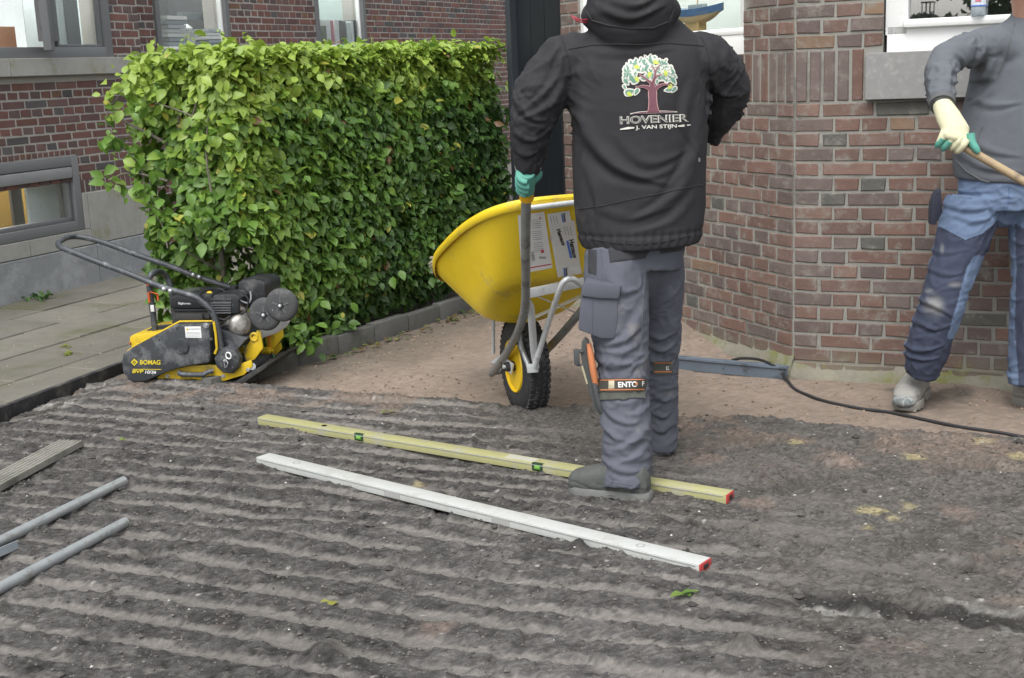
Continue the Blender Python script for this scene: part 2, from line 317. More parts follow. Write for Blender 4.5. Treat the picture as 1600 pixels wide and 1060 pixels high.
# loose crumbs and grit lying on the ridges: nobody could count them
def crumbs(name, n, pick, size, colr, zfun, lab, seed):
    r = np.random.default_rng(seed); ico_v = np.array([(0, 0, 1), (.9, 0, .1), (.2, .85, -.1), (-.75, .45, .15), (-.7, -.55, -.05), (.3, -.9, .1), (0, 0, -.8)]); ico_f = [(0, 1, 2), (0, 2, 3), (0, 3, 4), (0, 4, 5), (0, 5, 1), (6, 2, 1), (6, 3, 2), (6, 4, 3), (6, 5, 4), (6, 1, 5)]
    c = pick(r, n); s = size * (0.5 + r.random(len(c)) ** 3 * 2.0); V = ico_v[None] * s[:, None, None] * (0.65 + 0.6 * r.random((len(c), 7, 1))); a = r.random(len(c)) * 6.28
    X = V[..., 0] * np.cos(a)[:, None] - V[..., 1] * np.sin(a)[:, None]; Y = V[..., 0] * np.sin(a)[:, None] + V[..., 1] * np.cos(a)[:, None]
    P = np.stack([X + c[:, 0:1], Y + c[:, 1:2], V[..., 2] * 0.7 + c[:, 2:3] + 0.2 * s[:, None]], -1)
    F = (np.array(ico_f)[None] + 7 * np.arange(len(c))[:, None, None]).reshape(-1, 3)
    cc = np.repeat(colr(r, len(c)), 7, 0); me = fast_mesh(P.reshape(-1, 3), F, name, False, cc)
    return obj(name, me, M('crumb', (0.1, 0.1, 0.1), rough=0.9, attr=True, var=0.1, bump=0, spec=0.3), kind='stuff', label=lab)
def pick_soil(r, n):
    idx = r.integers(0, len(SZ), n * 6); v = SP[idx] @ gv; keep = (r.random(len(idx)) < 0.04 + SM[idx] * np.clip(1.3 - (v - 2.5) / 3, 0.2, 1)) & (edge_line(SP[idx]) > 0.03) & (v < 4.68); idx = idx[keep][:n]
    return np.column_stack([SP[idx] + (r.random((len(idx), 2)) - .5) * 0.008, SZ[idx]])
def col_soil(r, n):
    k = r.random(n)[:, None]; c = np.array([0.055, 0.052, 0.05]) * (1 - k) + np.array([0.16, 0.15, 0.135]) * k; c[r.random(n) > 0.992] = (0.45, 0.44, 0.4); return c
crumbs('soil_crumbs', 60000, pick_soil, 0.0028, col_soil, None, 'loose dark crumbs and grit on the raked ridges', 4)
crumbs('soil_clods', 900, pick_soil, 0.0075, lambda r, n: np.array([0.07, 0.066, 0.061]) * (0.6 + 0.9 * r.random((n, 1))), None, 'larger dark clods and pebbles lying on the raked soil', 14)

# reddish sand strip between the soil, the hedge kerb and the bay
def sand_h(p):
    z = -0.035 + 0.010 * fbm(p, 2.2, 4, 201) + 0.004 * fbm(p, 14, 4, 202) + 0.0015 * fbm(p, 60, 3, 203)
    for (px, py, Y, h, r) in [(930, 520, 6.55, .12, .5), (1010, 520, 6.5, .10, .3), (1085, 540, 6.1, .05, .25)]:
        c = at(px, py, Y)[:2]; d = np.hypot(*(p - c).T); z = z + h * np.exp(-(d / r) ** 2) * (1 + 0.12 * fbm(p, 9, 4, 204))
    for (px, py, h, r) in [(560, 560, .02, .16), (700, 575, .015, .2), (1180, 600, .012, .15), (450, 585, .015, .12), (1490, 600, .025, .12), (1330, 600, .015, .1)]:
        c = gnd(px, py)[:2]; d = np.hypot(*(p - c).T); z = z + h * np.exp(-(d / r) ** 2) * (1 + 0.5 * fbm(p, 12, 3, 205))
    return z
def build_sand():
    U = np.arange(-4.6, 4.2, 0.017); V = np.arange(4.5, 9.2, 0.017); uu, vv = np.meshgrid(U, V); p = uv2xy(uu.ravel(), vv.ravel()); n = len(U); k = len(V); i = np.arange(n * k).reshape(k, n)
    q = np.column_stack([i[:-1, :-1].ravel(), i[:-1, 1:].ravel(), i[1:, 1:].ravel(), i[1:, :-1].ravel()])
    z = sand_h(p); cs = np.array([0.240, 0.194, 0.158]); t = fbm(p, 3, 4, 210)[:, None]; c = cs * (1 + 0.16 * t) * (1 + 0.14 * fbm(p, 40, 3, 214)[:, None])
    # darker, unlevelled earth towards the kerb and the gate
    kd = (p - np.array([-0.964, 6.214])) @ np.array([math.cos(math.radians(33)), -math.sin(math.radians(33))])
    e = sstep(0.62, 0.12, kd + 0.2 * fbm(p, 4, 4, 211)) * sstep(5.4, 6.1, p[:, 1]); c = c * (1 - 0.7 * e[:, None]) + np.array([0.11, 0.10, 0.082]) * 0.7 * e[:, None]
    far = sstep(5.9, 6.6, p[:, 1] + 0.35 * fbm(p, 3, 3, 212)); c = c * (1 - 0.35 * far[:, None]) + np.array([0.17, 0.135, 0.105]) * 0.35 * far[:, None]
    for (px, py, r) in [(1485, 608, .12), (1395, 598, .07), (1500, 604, .1)]:
        g = gnd(px, py)[:2]; d = np.hypot(*(p - g).T) + 0.06 * fbm(p, 15, 3, 213); k2 = sstep(r, r * 0.3, d) * 0.7; c = c * (1 - k2[:, None]) + np.array([0.10, 0.09, 0.075]) * k2[:, None]
    fr = _hash((p[:, 0] * 300).astype(np.int64), (p[:, 1] * 300).astype(np.int64), np.zeros(len(p), np.int64), 19); c = c * (0.88 + 0.24 * fr)[:, None]
    z = np.where(edge_line(p) < 0, -0.2, z)
    return obj('sand', fast_mesh(np.column_stack([p, z]), q, 'sand', True, np.clip(c, .01, 1)), M('sand', (0.2, 0.15, 0.1), rough=0.95, attr=True, var=0.22, scale=26, bump=0.9, bscale=170, spec=0.2), kind='structure', label='levelled reddish brown sand strip in front of the hedge and brick bay')
build_sand()
def pick_sand(r, n):
    xy = np.column_stack([r.uniform(-1.4, 2.4, n * 2), r.uniform(4.6, 7.2, n * 2)]); v = xy @ gv; k = (v > 4.7) & (r.random(len(v)) < sstep(-0.3, 0.5, fbm(xy, 3.5, 3, 220)) + 0.12); xy = xy[k][:n]; return np.column_stack([xy, sand_h(xy)])
crumbs('sand_crumbs', 7000, pick_sand, 0.0034, lambda r, n: np.array([0.26, 0.19, 0.14]) * (0.4 + r.random((n, 1))), None, 'small loose lumps scattered over the reddish sand', 5)
# base sheet out to the horizon
me = mesh_from([(-300, -300, -0.25), (300, -300, -0.25), (300, 300, -0.25), (-300, 300, -0.25)], [(0, 1, 2, 3)])
obj('ground', me, M('far_ground', (0.10, 0.10, 0.085), rough=0.95, scale=0.5), kind='structure', label='plain ground continuing away from the yard')

# ------------------------------------------------------------------ paved path: slabs laid one by one
path = empty('path', (-2.6, 6.5, 0), label='old mossy grey concrete slab path beside the far building', kind='structure')
slab_mat = M('slab', (0.150, 0.142, 0.118), rough=0.75, var=0.35, scale=3.2, bump=0.35, bscale=120, objrand=0.14, dirt=(0.105, 0.108, 0.058), dirt_amt=0.35, dscale=2.2)
def nco(n_, s_): return np.array([-n_ * math.cos(BH) + s_ * math.sin(BH), n_ * math.sin(BH) + s_ * math.cos(BH), 0])
rows = [(4.20, 4.50), (4.51, 4.915), (4.925, 5.325), (5.335, 5.735), (5.745, 6.148)]
for ri, (n0, n1) in enumerate(rows):
    for k in range(13):
        s0 = 2.9 + k * 0.605 + (ri % 2) * 0.30; s1 = s0 + 0.598; j = lambda: random.uniform(-.003, .003); dz = random.uniform(-.005, .004)
        nn0 = lambda s: n0
        def fix(n_, s_):   # the outer row is cut along the edging board
            p = nco(n_, s_)[:2]
            if ri == 0:
                e = edge_line(p) + 0.05; p = p - np.array([math.cos(math.radians(20)), -math.sin(math.radians(20))]) * e if n_ == n0 else p
            return p
        c = [fix(n0, s0), fix(n0, s1), fix(n1, s1), fix(n1, s0)]; ctr = sum(c) / 4; ins = [ctr + (q - ctr) * (1 - 0.018) for q in c]
        v = [(*q, -0.03) for q in c] + [(*q, 0.006 + dz + j()) for q in c] + [(*q, 0.012 + dz) for q in ins]
        f = [(0, 1, 5, 4), (1, 2, 6, 5), (2, 3, 7, 6), (3, 0, 4, 7), (4, 5, 9, 8), (5, 6, 10, 9), (6, 7, 11, 10), (7, 4, 8, 11), (8, 9, 10, 11)]
        b = B(); b.add(v, f); obj('slab', b.mesh('slab'), slab_mat, path)
bed = B(); bed.add([(*nco(4.30, 2.0)[:2], -0.012), (*nco(4.30, 12)[:2], -0.012), (*nco(6.3, 12)[:2], -0.012), (*nco(6.3, 2.0)[:2], -0.012)], [(0, 1, 2, 3)])
obj('joint_bed', bed.mesh('joint_bed'), M('joint_sand', (0.06, 0.06, 0.035), rough=0.95, bump=0.3), path)
# litter of tiny pale blossom scales on the slabs
def pick_path(r, n):
    n_ = r.uniform(4.35, 6.1, n); s_ = r.uniform(3.3, 7.5, n); xy = np.column_stack([-n_ * math.cos(BH) + s_ * math.sin(BH), n_ * math.sin(BH) + s_ * math.cos(BH)]); xy = xy[r.random(n) < 0.25 + sstep(-.1, .5, fbm(xy, 3, 3, 240))]; return np.column_stack([xy, np.full(len(xy), 0.012)])
crumbs('path_litter', 2200, pick_path, 0.0024, lambda r, n: np.array([0.36, 0.33, 0.24]) * (0.5 + 0.7 * r.random((n, 1))), None, 'tiny pale husks scattered over the path slabs', 6)
# black edging board between path and soil
h20 = math.radians(20.0); ed = np.array([math.sin(h20), math.cos(h20), 0]); en = np.array([math.cos(h20), -math.sin(h20), 0]); a = np.array([-2.217, 5.302, 0])
b = B(); b.box(a + ed * 0.0 + en * -0.022 - Z * 0.072, 0.03, 5.0, 0.18, (en, ed, Z))
part('edging_board', b, M('black_board', (0.022, 0.023, 0.026), rough=0.55, var=0.4, bump=0.3, dirt=(0.10, 0.095, 0.085), dirt_amt=0.45, dscale=9), None, bevel=0.004, smooth=False, kind='structure', label='black edging board holding the path slabs above the soil')
# hedge kerb: concrete blocks end to end
kerb = empty('kerb', (-0.6, 6.8, 0), label='low grey concrete kerb running along the foot of the hedge', kind='structure')
h33 = math.radians(33); kd = np.array([math.sin(h33), math.cos(h33), 0]); kn = np.array([math.cos(h33), -math.sin(h33), 0]); k0 = np.array([-0.964, 6.214, 0]) - kn * 0.035
km = M('kerb_concrete', (0.105, 0.105, 0.10), rough=0.9, var=0.35, bump=0.6, bscale=60, objrand=0.1, dirt=(0.05, 0.06, 0.03), dirt_amt=0.3)
kb = [B().box((0, 0, 0), 0.062, 0.29, 0.16, bev=0.006).mesh('kerb_block', True) for _ in range(1)]
for m_ in kb: m_.materials.append(km)
for i in range(-2, 9):
    c = k0 + kd * (i * 0.297); o = bpy.data.objects.new('kerb_block', kb[0]); COL.objects.link(o); o.parent = kerb; o.matrix_parent_inverse = kerb.matrix_basis.inverted(); hh = 0.0 + random.uniform(-.006, .006)
    if i < 0: hh -= 0.02
    o.matrix_basis = Matrix.Translation((c[0], c[1], hh - 0.02)) @ Matrix.Rotation(-h33 + random.uniform(-.015, .015), 4, 'Z')

# ================================================================== BRICKWORK
def brick_variants(name, L, Hh, D, n, mat):
    out = []
    for _ in range(n):
        j = lambda s=0.0026: random.uniform(-s, s); x, z = L / 2, Hh / 2; c = 0.0035
        v = []
        for (sx, sz) in ((-1, -1), (1, -1), (1, 1), (-1, 1)): v.append((sx * x + j(), -D, sz * z + j()))
        for (sx, sz) in ((-1, -1), (1, -1), (1, 1), (-1, 1)): v.append((v[len(v) - 4][0], -c - random.uniform(0, .002), v[len(v) - 4][2]))
        for k in range(4): q = v[4 + k]; v.append((q[0] - math.copysign(c + random.uniform(0, .002), q[0]), j(0.001), q[2] - math.copysign(c, q[2])))
        f = [(8, 9, 10, 11)] + [(4 + k, 4 + (k + 1) % 4, 8 + (k + 1) % 4, 8 + k) for k in range(4)] + [(k, (k + 1) % 4, 4 + (k + 1) % 4, 4 + k) for k in range(4)]
        b = B(); b.add(v, f); me = b.mesh(name)
        me.materials.append(mat); out.append(me)
    return out
def lay(courses_kw): pass
class Wall:
    """brick skin on a vertical plane; s along d from o, outward normal n"""
    def __init__(s, o, d, n): s.o = np.array([o[0], o[1], 0.0]); s.d = d; s.n = n; s.items = []
    def P(s, a, z, off=0.0): return s.o + s.d * a + s.n * off + Z * z
    def brick(s, a0, a1, z0, z1, off=0.0, tag=0): s.items.append((a0, a1, z0, z1, off, tag))
    def courses(s, s_end, ztop, ch, mod, k0, k1, phase, holes, joint, zref, s_start=0.0):
        for k in range(k0, k1):       # course k lies between zref-k*ch and zref-(k+1)*ch
            z1 = zref - k * ch - joint / 2; z0 = zref - (k + 1) * ch + joint / 2
            if k % 2 == 0:
                js = [0, 1, 3] if k % 4 == 0 else [0, 1, 2, 4]
                while js[-1] * mod + phase < s_end: js.append(js[-1] + 2)
            else:
                js = [0, 1.5]
                while js[-1] * mod + phase < s_end: js.append(js[-1] + 1)
            for a, b_ in zip(js[:-1], js[1:]):
                a0, a1 = a * mod + joint / 2 + phase, b_ * mod - joint / 2 + phase
                if a == 0: a0 = phase
                segs = [(max(a0, s_start), min(a1, s_end))]
                for (h0, h1, hz0, hz1) in holes:
                    if z1 > hz0 + 0.004 and z0 < hz1 - 0.004:
                        ns = []
                        for (p, q) in segs:
                            if q <= h0 or p >= h1: ns.append((p, q))
                            else:
                                if p < h0: ns.append((p, h0))
                                if q > h1: ns.append((h1, q))
                        segs = ns
                for (p, q) in segs:
                    if q - p > 0.022: s.brick(p, q, z0, z1, random.uniform(-.0015, .002))
    def soldiers(s, a0, a1, z0, z1, mod, joint, off=0.001):
        n = max(1, round((a1 - a0) / mod)); w_ = (a1 - a0) / n
        for k in range(n): s.brick(a0 + k * w_ + joint / 2, a0 + (k + 1) * w_ - joint / 2, z0 + joint / 2, z1 - joint / 2, off + random.uniform(-.001, .001), 1)
def emit_bricks(walls, parent, palette, mat_obj, mat_attr, limit, score):
    """largest `limit` bricks as parts, the rest as one part"""
    allb = [(score(wl.P((a0 + a1) / 2, (z0 + z1) / 2)) * (a1 - a0) * (z1 - z0), wl, (a0, a1, z0, z1, off, tg)) for wl in walls for (a0, a1, z0, z1, off, tg) in wl.items]
    allb.sort(key=lambda t: -t[0]); cache = {}; V = []; F = []; C = []
    for i, (sc, wl, (a0, a1, z0, z1, off, tg)) in enumerate(allb):
        L, Hh = a1 - a0, z1 - z0; pc = palette(); c = wl.P((a0 + a1) / 2, (z0 + z1) / 2, off)
        if i < limit:
            key = (round(L / 0.006), round(Hh / 0.006), random.randrange(2))
            if key not in cache: cache[key] = brick_variants('brick', L, Hh, 0.03, 1, mat_obj)[0]
            o = bpy.data.objects.new('brick', cache[key]); COL.objects.link(o); o.parent = parent; o.matrix_parent_inverse = parent.matrix_basis.inverted(); o.color = (*pc, 1)
            hd = math.atan2(wl.d[1], wl.d[0]); 
            xa = wl.d if np.cross(wl.d, Z) @ wl.n < 0 else -wl.d
            o.matrix_basis = Matrix.Translation(Vector(c)) @ Matrix(((xa[0], wl.n[0], 0), (xa[1], wl.n[1], 0), (0, 0, 1))).to_4x4()
        else:
            j = lambda: random.uniform(-.0015, .0015); ch = 0.003; n = len(V)
            cs = [(-L / 2 + j(), -Hh / 2 + j()), (L / 2 + j(), -Hh / 2 + j()), (L / 2 + j(), Hh / 2 + j()), (-L / 2 + j(), Hh / 2 + j())]
            for (x, z) in cs: V.append(c + wl.d * x + Z * z - wl.n * 0.03)
            for (x, z) in cs: V.append(c + wl.d * x + Z * z - wl.n * 0.004)
            for (x, z) in cs: V.append(c + wl.d * (x - math.copysign(ch, x)) + Z * (z - math.copysign(ch, z)))
            F += [(n + 8, n + 9, n + 10, n + 11)] + [(n + 4 + k, n + 4 + (k + 1) % 4, n + 8 + (k + 1) % 4, n + 8 + k) for k in range(4)] + [(n + k, n + (k + 1) % 4, n + 4 + (k + 1) % 4, n + 4 + k) for k in range(4)]
            C += [pc] * 12
    if V:
        me = fast_mesh(np.array(V), np.array(F), 'brickwork', False, np.array(C)); o = obj('brickwork', me, mat_attr, parent, kind='stuff')
def brick_mat(name, attr, low=None, dirt=(0.23, 0.215, 0.19), amt=0.32, white=True):
    m = M(name, (0.15, 0.07, 0.05), rough=0.88, var=0.28, scale=14, bump=0.75, bscale=75, attr=attr, spec=0.25, dirt=dirt, dirt_amt=amt, dscale=16, low=low)
    if not attr:     # separate bricks: own fired colour set per object
        t = m.node_tree; oi = t.nodes.new('ShaderNodeObjectInfo')
        for l in list(t.links):
            if l.from_node.type == 'RGB': d = l.to_socket; t.links.remove(l); t.links.new(oi.outputs['Color'], d)
    return m
LOW = (-0.04, 0.10, (0.21, 0.20, 0.15), 0.85)
bm_o = brick_mat('brick_bay', False, LOW); bm_a = brick_mat('brick_bay_mass', True, LOW)
bf_o = brick_mat('brick_far', False, None, (0.14, 0.12, 0.11), 0.15); bf_a = brick_mat('brick_far_mass', True, None, (0.14, 0.12, 0.11), 0.15)
def pal_bay():
    base = random.choice([(0.158, 0.102, 0.085), (0.146, 0.094, 0.080), (0.168, 0.106, 0.086), (0.130, 0.096, 0.087), (0.140, 0.106, 0.096), (0.160, 0.096, 0.078)])
    if random.random() < 0.035: base = (0.100, 0.094, 0.084)
    if random.random() < 0.015: base = (0.20, 0.13, 0.09)
    k = random.uniform(0.92, 1.26); return (base[0] * k * 0.97, base[1] * k * 1.02, base[2] * k * 1.03)
def pal_far():
    base = random.choice([(0.128, 0.068, 0.060), (0.140, 0.072, 0.060), (0.110, 0.068, 0.062), (0.098, 0.070, 0.066), (0.132, 0.076, 0.068)])
    if random.random() < 0.08: base = (0.080, 0.074, 0.074)
    if random.random() < 0.02: base = (0.15, 0.09, 0.06)
    k = random.uniform(1.0, 1.4); return tuple(c * k for c in base)
# ------------------------------------------------------------------ the bay (right)
bay = empty('brick_house', (CC[0], CC[1], 0), label='brown brick house bay with splayed corner, white windows and grey sills', category='house')
ZR = 1.1662                                  # bottom of the soldier band
CH, MOD = 0.0625, 0.11; ZTOP = ZR + 3.5 * CH
WF = Wall(CC, dF, nF); WL = Wall(CC, dL, nL)
winF = (0.362, 3.2, ZTOP - 0.03, 2.9); sillF = (0.300, 3.2, ZR + 0.008, ZTOP - 0.022)
winL = (0.352, 1.83, 1.375, 2.9); sillL = (0.42, 1.8, ZR + 0.02, 1.372)
WF.courses(2.9, 0, CH, MOD, 0, 19, 0.006, [sillF], 0.011, ZR)
WF.courses(2.9, 0, CH, MOD, -10, 0, 0.006, [winF], 0.011, ZTOP)
WF.soldiers(0.003, 0.292, ZR, ZTOP, 0.0615, 0.011)
WL.courses(2.03, 0, CH, MOD, 0, 20, 0.006, [sillL], 0.009, ZR)
WL.courses(2.03, 0, CH, MOD, -10, 0, 0.006, [winL], 0.009, ZTOP)
WL.soldiers(0.003, 0.405, ZR, ZTOP, 0.0615, 0.010); WL.soldiers(1.81, 2.03, ZR, ZTOP, 0.0615, 0.010)
def bay_score(P):
    d = P - EYE; x = 800 + FPX * (d @ CR) / (d @ CW); y = 530 - FPX * (d @ CU) / (d @ CW)
    vis = -30 < x < 1630 and -30 < y < 640
    if 905 < x < 1060 and y > -50: vis = False
    return (1 if vis else 0.001) / (d @ CW) ** 2
emit_bricks([WF, WL], bay, pal_bay, bm_o, bm_a, 300, bay_score)
mortar = M('mortar_bay', (0.265, 0.262, 0.235), rough=0.95, var=0.22, scale=10, bump=0.9, bscale=110, dirt=(0.13, 0.13, 0.11), dirt_amt=0.3, low=(-0.05, 0.12, (0.22, 0.21, 0.15), 0.7))
def wall_sheet(wl, s0, s1, z0, z1, holes, thick=0.24, off=-0.0045):
    """mortar body with real openings, built from boxes"""
    b = B(); ss = sorted({s0, s1, *[h for H_ in holes for h in H_[:2] if s0 < h < s1]}); zs = sorted({z0, z1, *[h for H_ in holes for h in H_[2:4] if z0 < h < z1]})
    for a, a2 in zip(ss[:-1], ss[1:]):
        run = None
        for c, c2 in zip(zs[:-1], zs[1:]):
            inside = any(H_[0] <= (a + a2) / 2 <= H_[1] and H_[2] <= (c + c2) / 2 <= H_[3] for H_ in holes)
            if inside:
                if run: b.box(wl.P((a + a2) / 2, (run[0] + run[1]) / 2, off - thick / 2), a2 - a, thick, run[1] - run[0], (wl.d, wl.n, Z)); run = None
            else: run = (run[0], c2) if run else (c, c2)
        if run: b.box(wl.P((a + a2) / 2, (run[0] + run[1]) / 2, off - thick / 2), a2 - a, thick, run[1] - run[0], (wl.d, wl.n, Z))
    return b
part('mortar_wall', wall_sheet(WF, 0.004, 3.2, -0.2, 2.7, [(sillF[0] - .004, 9, sillF[2] - .004, sillF[3]), (winF[0], 9, sillF[3], 3)]), mortar, bay, smooth=False)
part('mortar_wall', wall_sheet(WL, 0.004, 2.03, -0.2, 2.7, [(sillL[0] - .01, sillL[1], sillL[2] - .004, sillL[3]), (winL[0], winL[1], winL[2] - .003, 3)]), mortar, bay, smooth=False)
# corner fillet of smeared mortar and rough rendered foot
b = B(); b.tube([WF.P(0.0045, -0.05, -0.0065), WF.P(0.0050, 0.7, -0.0060), WF.P(0.0045, 2.6, -0.0065)], 0.0045, 8)
part('corner_joint', b, mortar, bay)
def foot(wl, s0, s1, h, seed):
    U = np.arange(s0, s1, 0.012); rows_ = 9; V = []; 
    for j in range(rows_):
        t = j / (rows_ - 1)
        for i, s_ in enumerate(U): V.append((s_, t))
    V = np.array(V); nz = fbm(V * [3.0, 1.5], 1.0, 4, seed); top = h + 0.03 * fbm(np.column_stack([V[:, 0] * 4, V[:, 0] * 0]), 1, 4, seed + 1); zz = -0.14 + (top + 0.14) * V[:, 1]; off = 0.022 * (1 - sstep(0.55, 1.0, V[:, 1])) + 0.008 * nz + 0.003 * fbm(V * [20, 8], 1, 3, seed + 2) - 0.006 * sstep(.85, 1, V[:, 1])
    P = wl.o[None] + wl.d[None] * V[:, :1] + wl.n[None] * (off[:, None] + 0.002) + Z[None] * zz[:, None]; n = len(U); i = np.arange(n * rows_).reshape(rows_, n); q = np.column_stack([i[:-1, :-1].ravel(), i[:-1, 1:].ravel(), i[1:, 1:].ravel(), i[1:, :-1].ravel()])
    return fast_mesh(P, q, 'foot', True)
fm = M('rough_render', (0.235, 0.225, 0.18), rough=0.95, var=0.3, scale=9, bump=0.9, bscale=70, dirt=(0.17, 0.18, 0.06), dirt_amt=0.42, dscale=7)
obj('rendered_foot', foot(WF, -0.02, 3.0, 0.035, 300), fm, bay); obj('rendered_foot', foot(WL, -0.01, 2.0, 0.06, 310), fm, bay)

white = M('white_paint', (0.78, 0.79, 0.78), rough=0.4, var=0.04, bump=0.05, dirt=(0.5, 0.5, 0.47), dirt_amt=0.1)
glassm = glass_mat(); glassF = glass_mat('mirror_glass', k=1.5, base=0.32); glassL = glass_mat('clear_glass', k=1.0, base=0.0)
stone = M('grey_stone', (0.25, 0.25, 0.245), rough=0.8, var=0.16, scale=25, bump=0.35, bscale=150, dirt=(0.34, 0.34, 0.33), dirt_amt=0.3, dscale=30)
# front window: sill stone, frame, glass
b = B(); b.box(WF.P((sillF[0] + sillF[1]) / 2, (sillF[2] + sillF[3]) / 2, -0.06 + 0.018), sillF[1] - sillF[0], 0.16, sillF[3] - sillF[2], (dF, nF, Z), 0.003)
part('window_sill', b, stone, bay, smooth=False)
wf = part('window', B().box(WF.P(1.8, ZTOP + 0.04 - 0.022, -0.055), 2.85, 0.07, 0.128, (dF, nF, Z), 0.004).box(WF.P(0.412, 2.2, -0.055), 0.088, 0.07, 1.54, (dF, nF, Z), 0.004).box(WF.P(1.84, ZTOP + 0.089, -0.020), 2.80, 0.06, 0.034, (dF, nF, Z), 0.012).box(WF.P(1.66, 2.3, -0.055), 0.09, 0.068, 1.5, (dF, nF, Z), 0.004), white, bay)
gz = 1.478
b = B(); b.box(WF.P(1.03, gz + 0.5, -0.07), 1.15, 0.004, 1.0, (dF, nF, Z)); part('pane', b, glassF, wf, smooth=False)
b = B(); b.box(WF.P(2.3, gz + 0.5, -0.07), 1.15, 0.004, 1.0, (dF, nF, Z)); part('pane', b, glassF, wf, smooth=False)
# room behind the bay windows: dark walls, so that the panes mirror the sky
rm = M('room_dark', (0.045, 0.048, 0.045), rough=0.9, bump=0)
def room(wl, s0, s1, z0, z1, depth, mat, name='room'):
    b = B(); c = wl.P((s0 + s1) / 2, 0, -0.26); a, d2 = wl.P(s0, 0, -0.25), wl.P(s1, 0, -0.25); e, g = wl.P(s0, 0, -0.25 - depth), wl.P(s1, 0, -0.25 - depth)
    v = [a + Z * z0, d2 + Z * z0, g + Z * z0, e + Z * z0, a + Z * z1, d2 + Z * z1, g + Z * z1, e + Z * z1]; b.add(v, ([(0, 1, 2, 3), (4, 7, 6, 5)] if mat is rm else []) + [(0, 3, 7, 4), (1, 5, 6, 2), (3, 2, 6, 7)]); return b
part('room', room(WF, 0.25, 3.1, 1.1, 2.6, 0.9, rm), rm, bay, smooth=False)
# splayed window
wl_ = part('window', B().box(WL.P(1.091, 1.375 + 0.045, -0.05), winL[1] - winL[0], 0.07, 0.095, (dL, nL, Z), 0.004).box(WL.P(1.091, 1.375 + 0.106, -0.034), winL[1] - winL[0], 0.05, 0.030, (dL, nL, Z), 0.010).box(WL.P(0.3725, 2.2, -0.05), 0.04, 0.07, 1.42, (dL, nL, Z), 0.004).box(WL.P(1.81, 2.2, -0.05), 0.04, 0.07, 1.42, (dL, nL, Z), 0.004), white, bay)
b = B(); b.box(WL.P(1.09, 2.0, -0.06), 1.4, 0.004, 1.02, (dL, nL, Z)); part('pane', b, glassL, wl_, smooth=False)
b = B(); b.box(WL.P(1.11, (sillL[2] + sillL[3]) / 2, -0.05), sillL[1] - sillL[0], 0.12, sillL[3] - sillL[2], (dL, nL, Z), 0.003); part('window_sill', b, M('mossy_sill', (0.12, 0.125, 0.095), rough=0.9, var=0.3, bump=0.4), bay, smooth=False)
rl = M('room_light', (0.72, 0.76, 0.72), rough=0.8, bump=0)
part('room', room(WL, 0.3, 1.85, 1.36, 2.5, 0.33, rl), rl, bay, smooth=False)
# corner core keeps both rooms dark at the joint and closes the roof edge
# return wall behind the bay's far end
# ------------------------------------------------------------------ model boat standing on the inner sill
def onL(px, py, off): return on(px, py, CC, LH, off)
boat = empty('model_boat', onL(1090, 40, 0.2), label='model sailing boat with blue topsides and tan hull behind the splayed bay window', category='model boat')
c0 = onL(1090, 22, 0.20); L_ = 0.42; rings_ = []
for k in range(13):
    t = k / 12; s_ = (t - 0.5) * L_; wdt = 0.055 * math.sin(math.pi * (0.06 + 0.94 * t) ** 0.8) + 0.004; dep = 0.045 * math.sin(math.pi * min(1, t + 0.03)) ** 0.7 + 0.006; sheer = 0.02 * (2 * t - 1) ** 2
    rings_.append([c0 - dL * s_ + Z * sheer + nL * (wdt * math.cos(a_)) + Z * (0.014 if math.sin(a_) > 0 else 0) + Z * (dep * min(0, math.sin(a_))) for a_ in np.linspace(0, 2 * math.pi, 17)[:-1]])
hull = part('hull', B().rings(rings_), M('hull_tan', (0.42, 0.30, 0.15), rough=0.5, bump=0), boat)
top = []
for k in range(13):
    t = k / 12; s_ = (t - 0.5) * L_; wdt = 0.057 * math.sin(math.pi * (0.06 + 0.94 * t) ** 0.8) + 0.005; sheer = 0.02 * (2 * t - 1) ** 2
    top.append([c0 - dL * s_ + Z * (sheer + zz) + nL * (wdt * sg) for sg, zz in ((1, -.012), (1, .022), (-1, .022), (-1, -.012))])
part('topsides', B().rings(top), M('hull_blue', (0.045, 0.10, 0.20), rough=0.35, bump=0), boat)
part('stand', B().box(c0 - Z * 0.075 + dL * 0.02, 0.12, 0.05, 0.09, (dL, nL, Z), 0.004), M('stand_wood', (0.40, 0.27, 0.11), rough=0.5, bump=0.1), boat)
part('cabin', B().box(c0 + Z * 0.035, 0.12, 0.035, 0.022, (dL, nL, Z), 0.004), M('cabin_grey', (0.3, 0.34, 0.34), rough=0.5, bump=0), boat)
part('mast', B().tube([c0 + Z * 0.03, c0 + Z * 0.5], 0.003, 6), M('stand_wood', (0.4, 0.27, 0.11)), boat)

# ================================================================== FAR BUILDING (left)
S9 = 0.9
far = empty('brick_office', (B0[0], B0[1], 0), label='dark red brick building with grey window frames and a bluestone plinth', category='building')
WB = Wall(B0, dB, nB)
WC = Wall((B0[0] - math.cos(BH) * 0.20, B0[1] + math.sin(BH) * 0.20), dB, nB)   # set back part
H0 = EYE[2]
def zB(z): return H0 + (z - H0) * S9
def onB(px, py, off=0.0): return on(px, py, B0, BH, off)
def sz(P, o=B0): return float((P[0] - o[0]) * dB[0] + (P[1] - o[1]) * dB[1]), float(P[2])
CHB, MB_ = 0.0625 * S9, 0.11 * S9; ZB0 = zB(1.3941)
sl_t, sl_b = zB(1.560), zB(1.436)
cw = (-1.1, 0.645 * S9, zB(0.284), zB(0.842))      # cellar window opening
bw = (-1.3, 1.170 * S9, zB(1.578), 3.2)             # big window opening
step_s = 1.53 * S9; plz = zB(0.552)
WB.courses(step_s, 0, CHB, MB_, 0, 8, -3.384, [], 0.009, ZB0, s_start=-3.0)
nsold = zB(0.942)
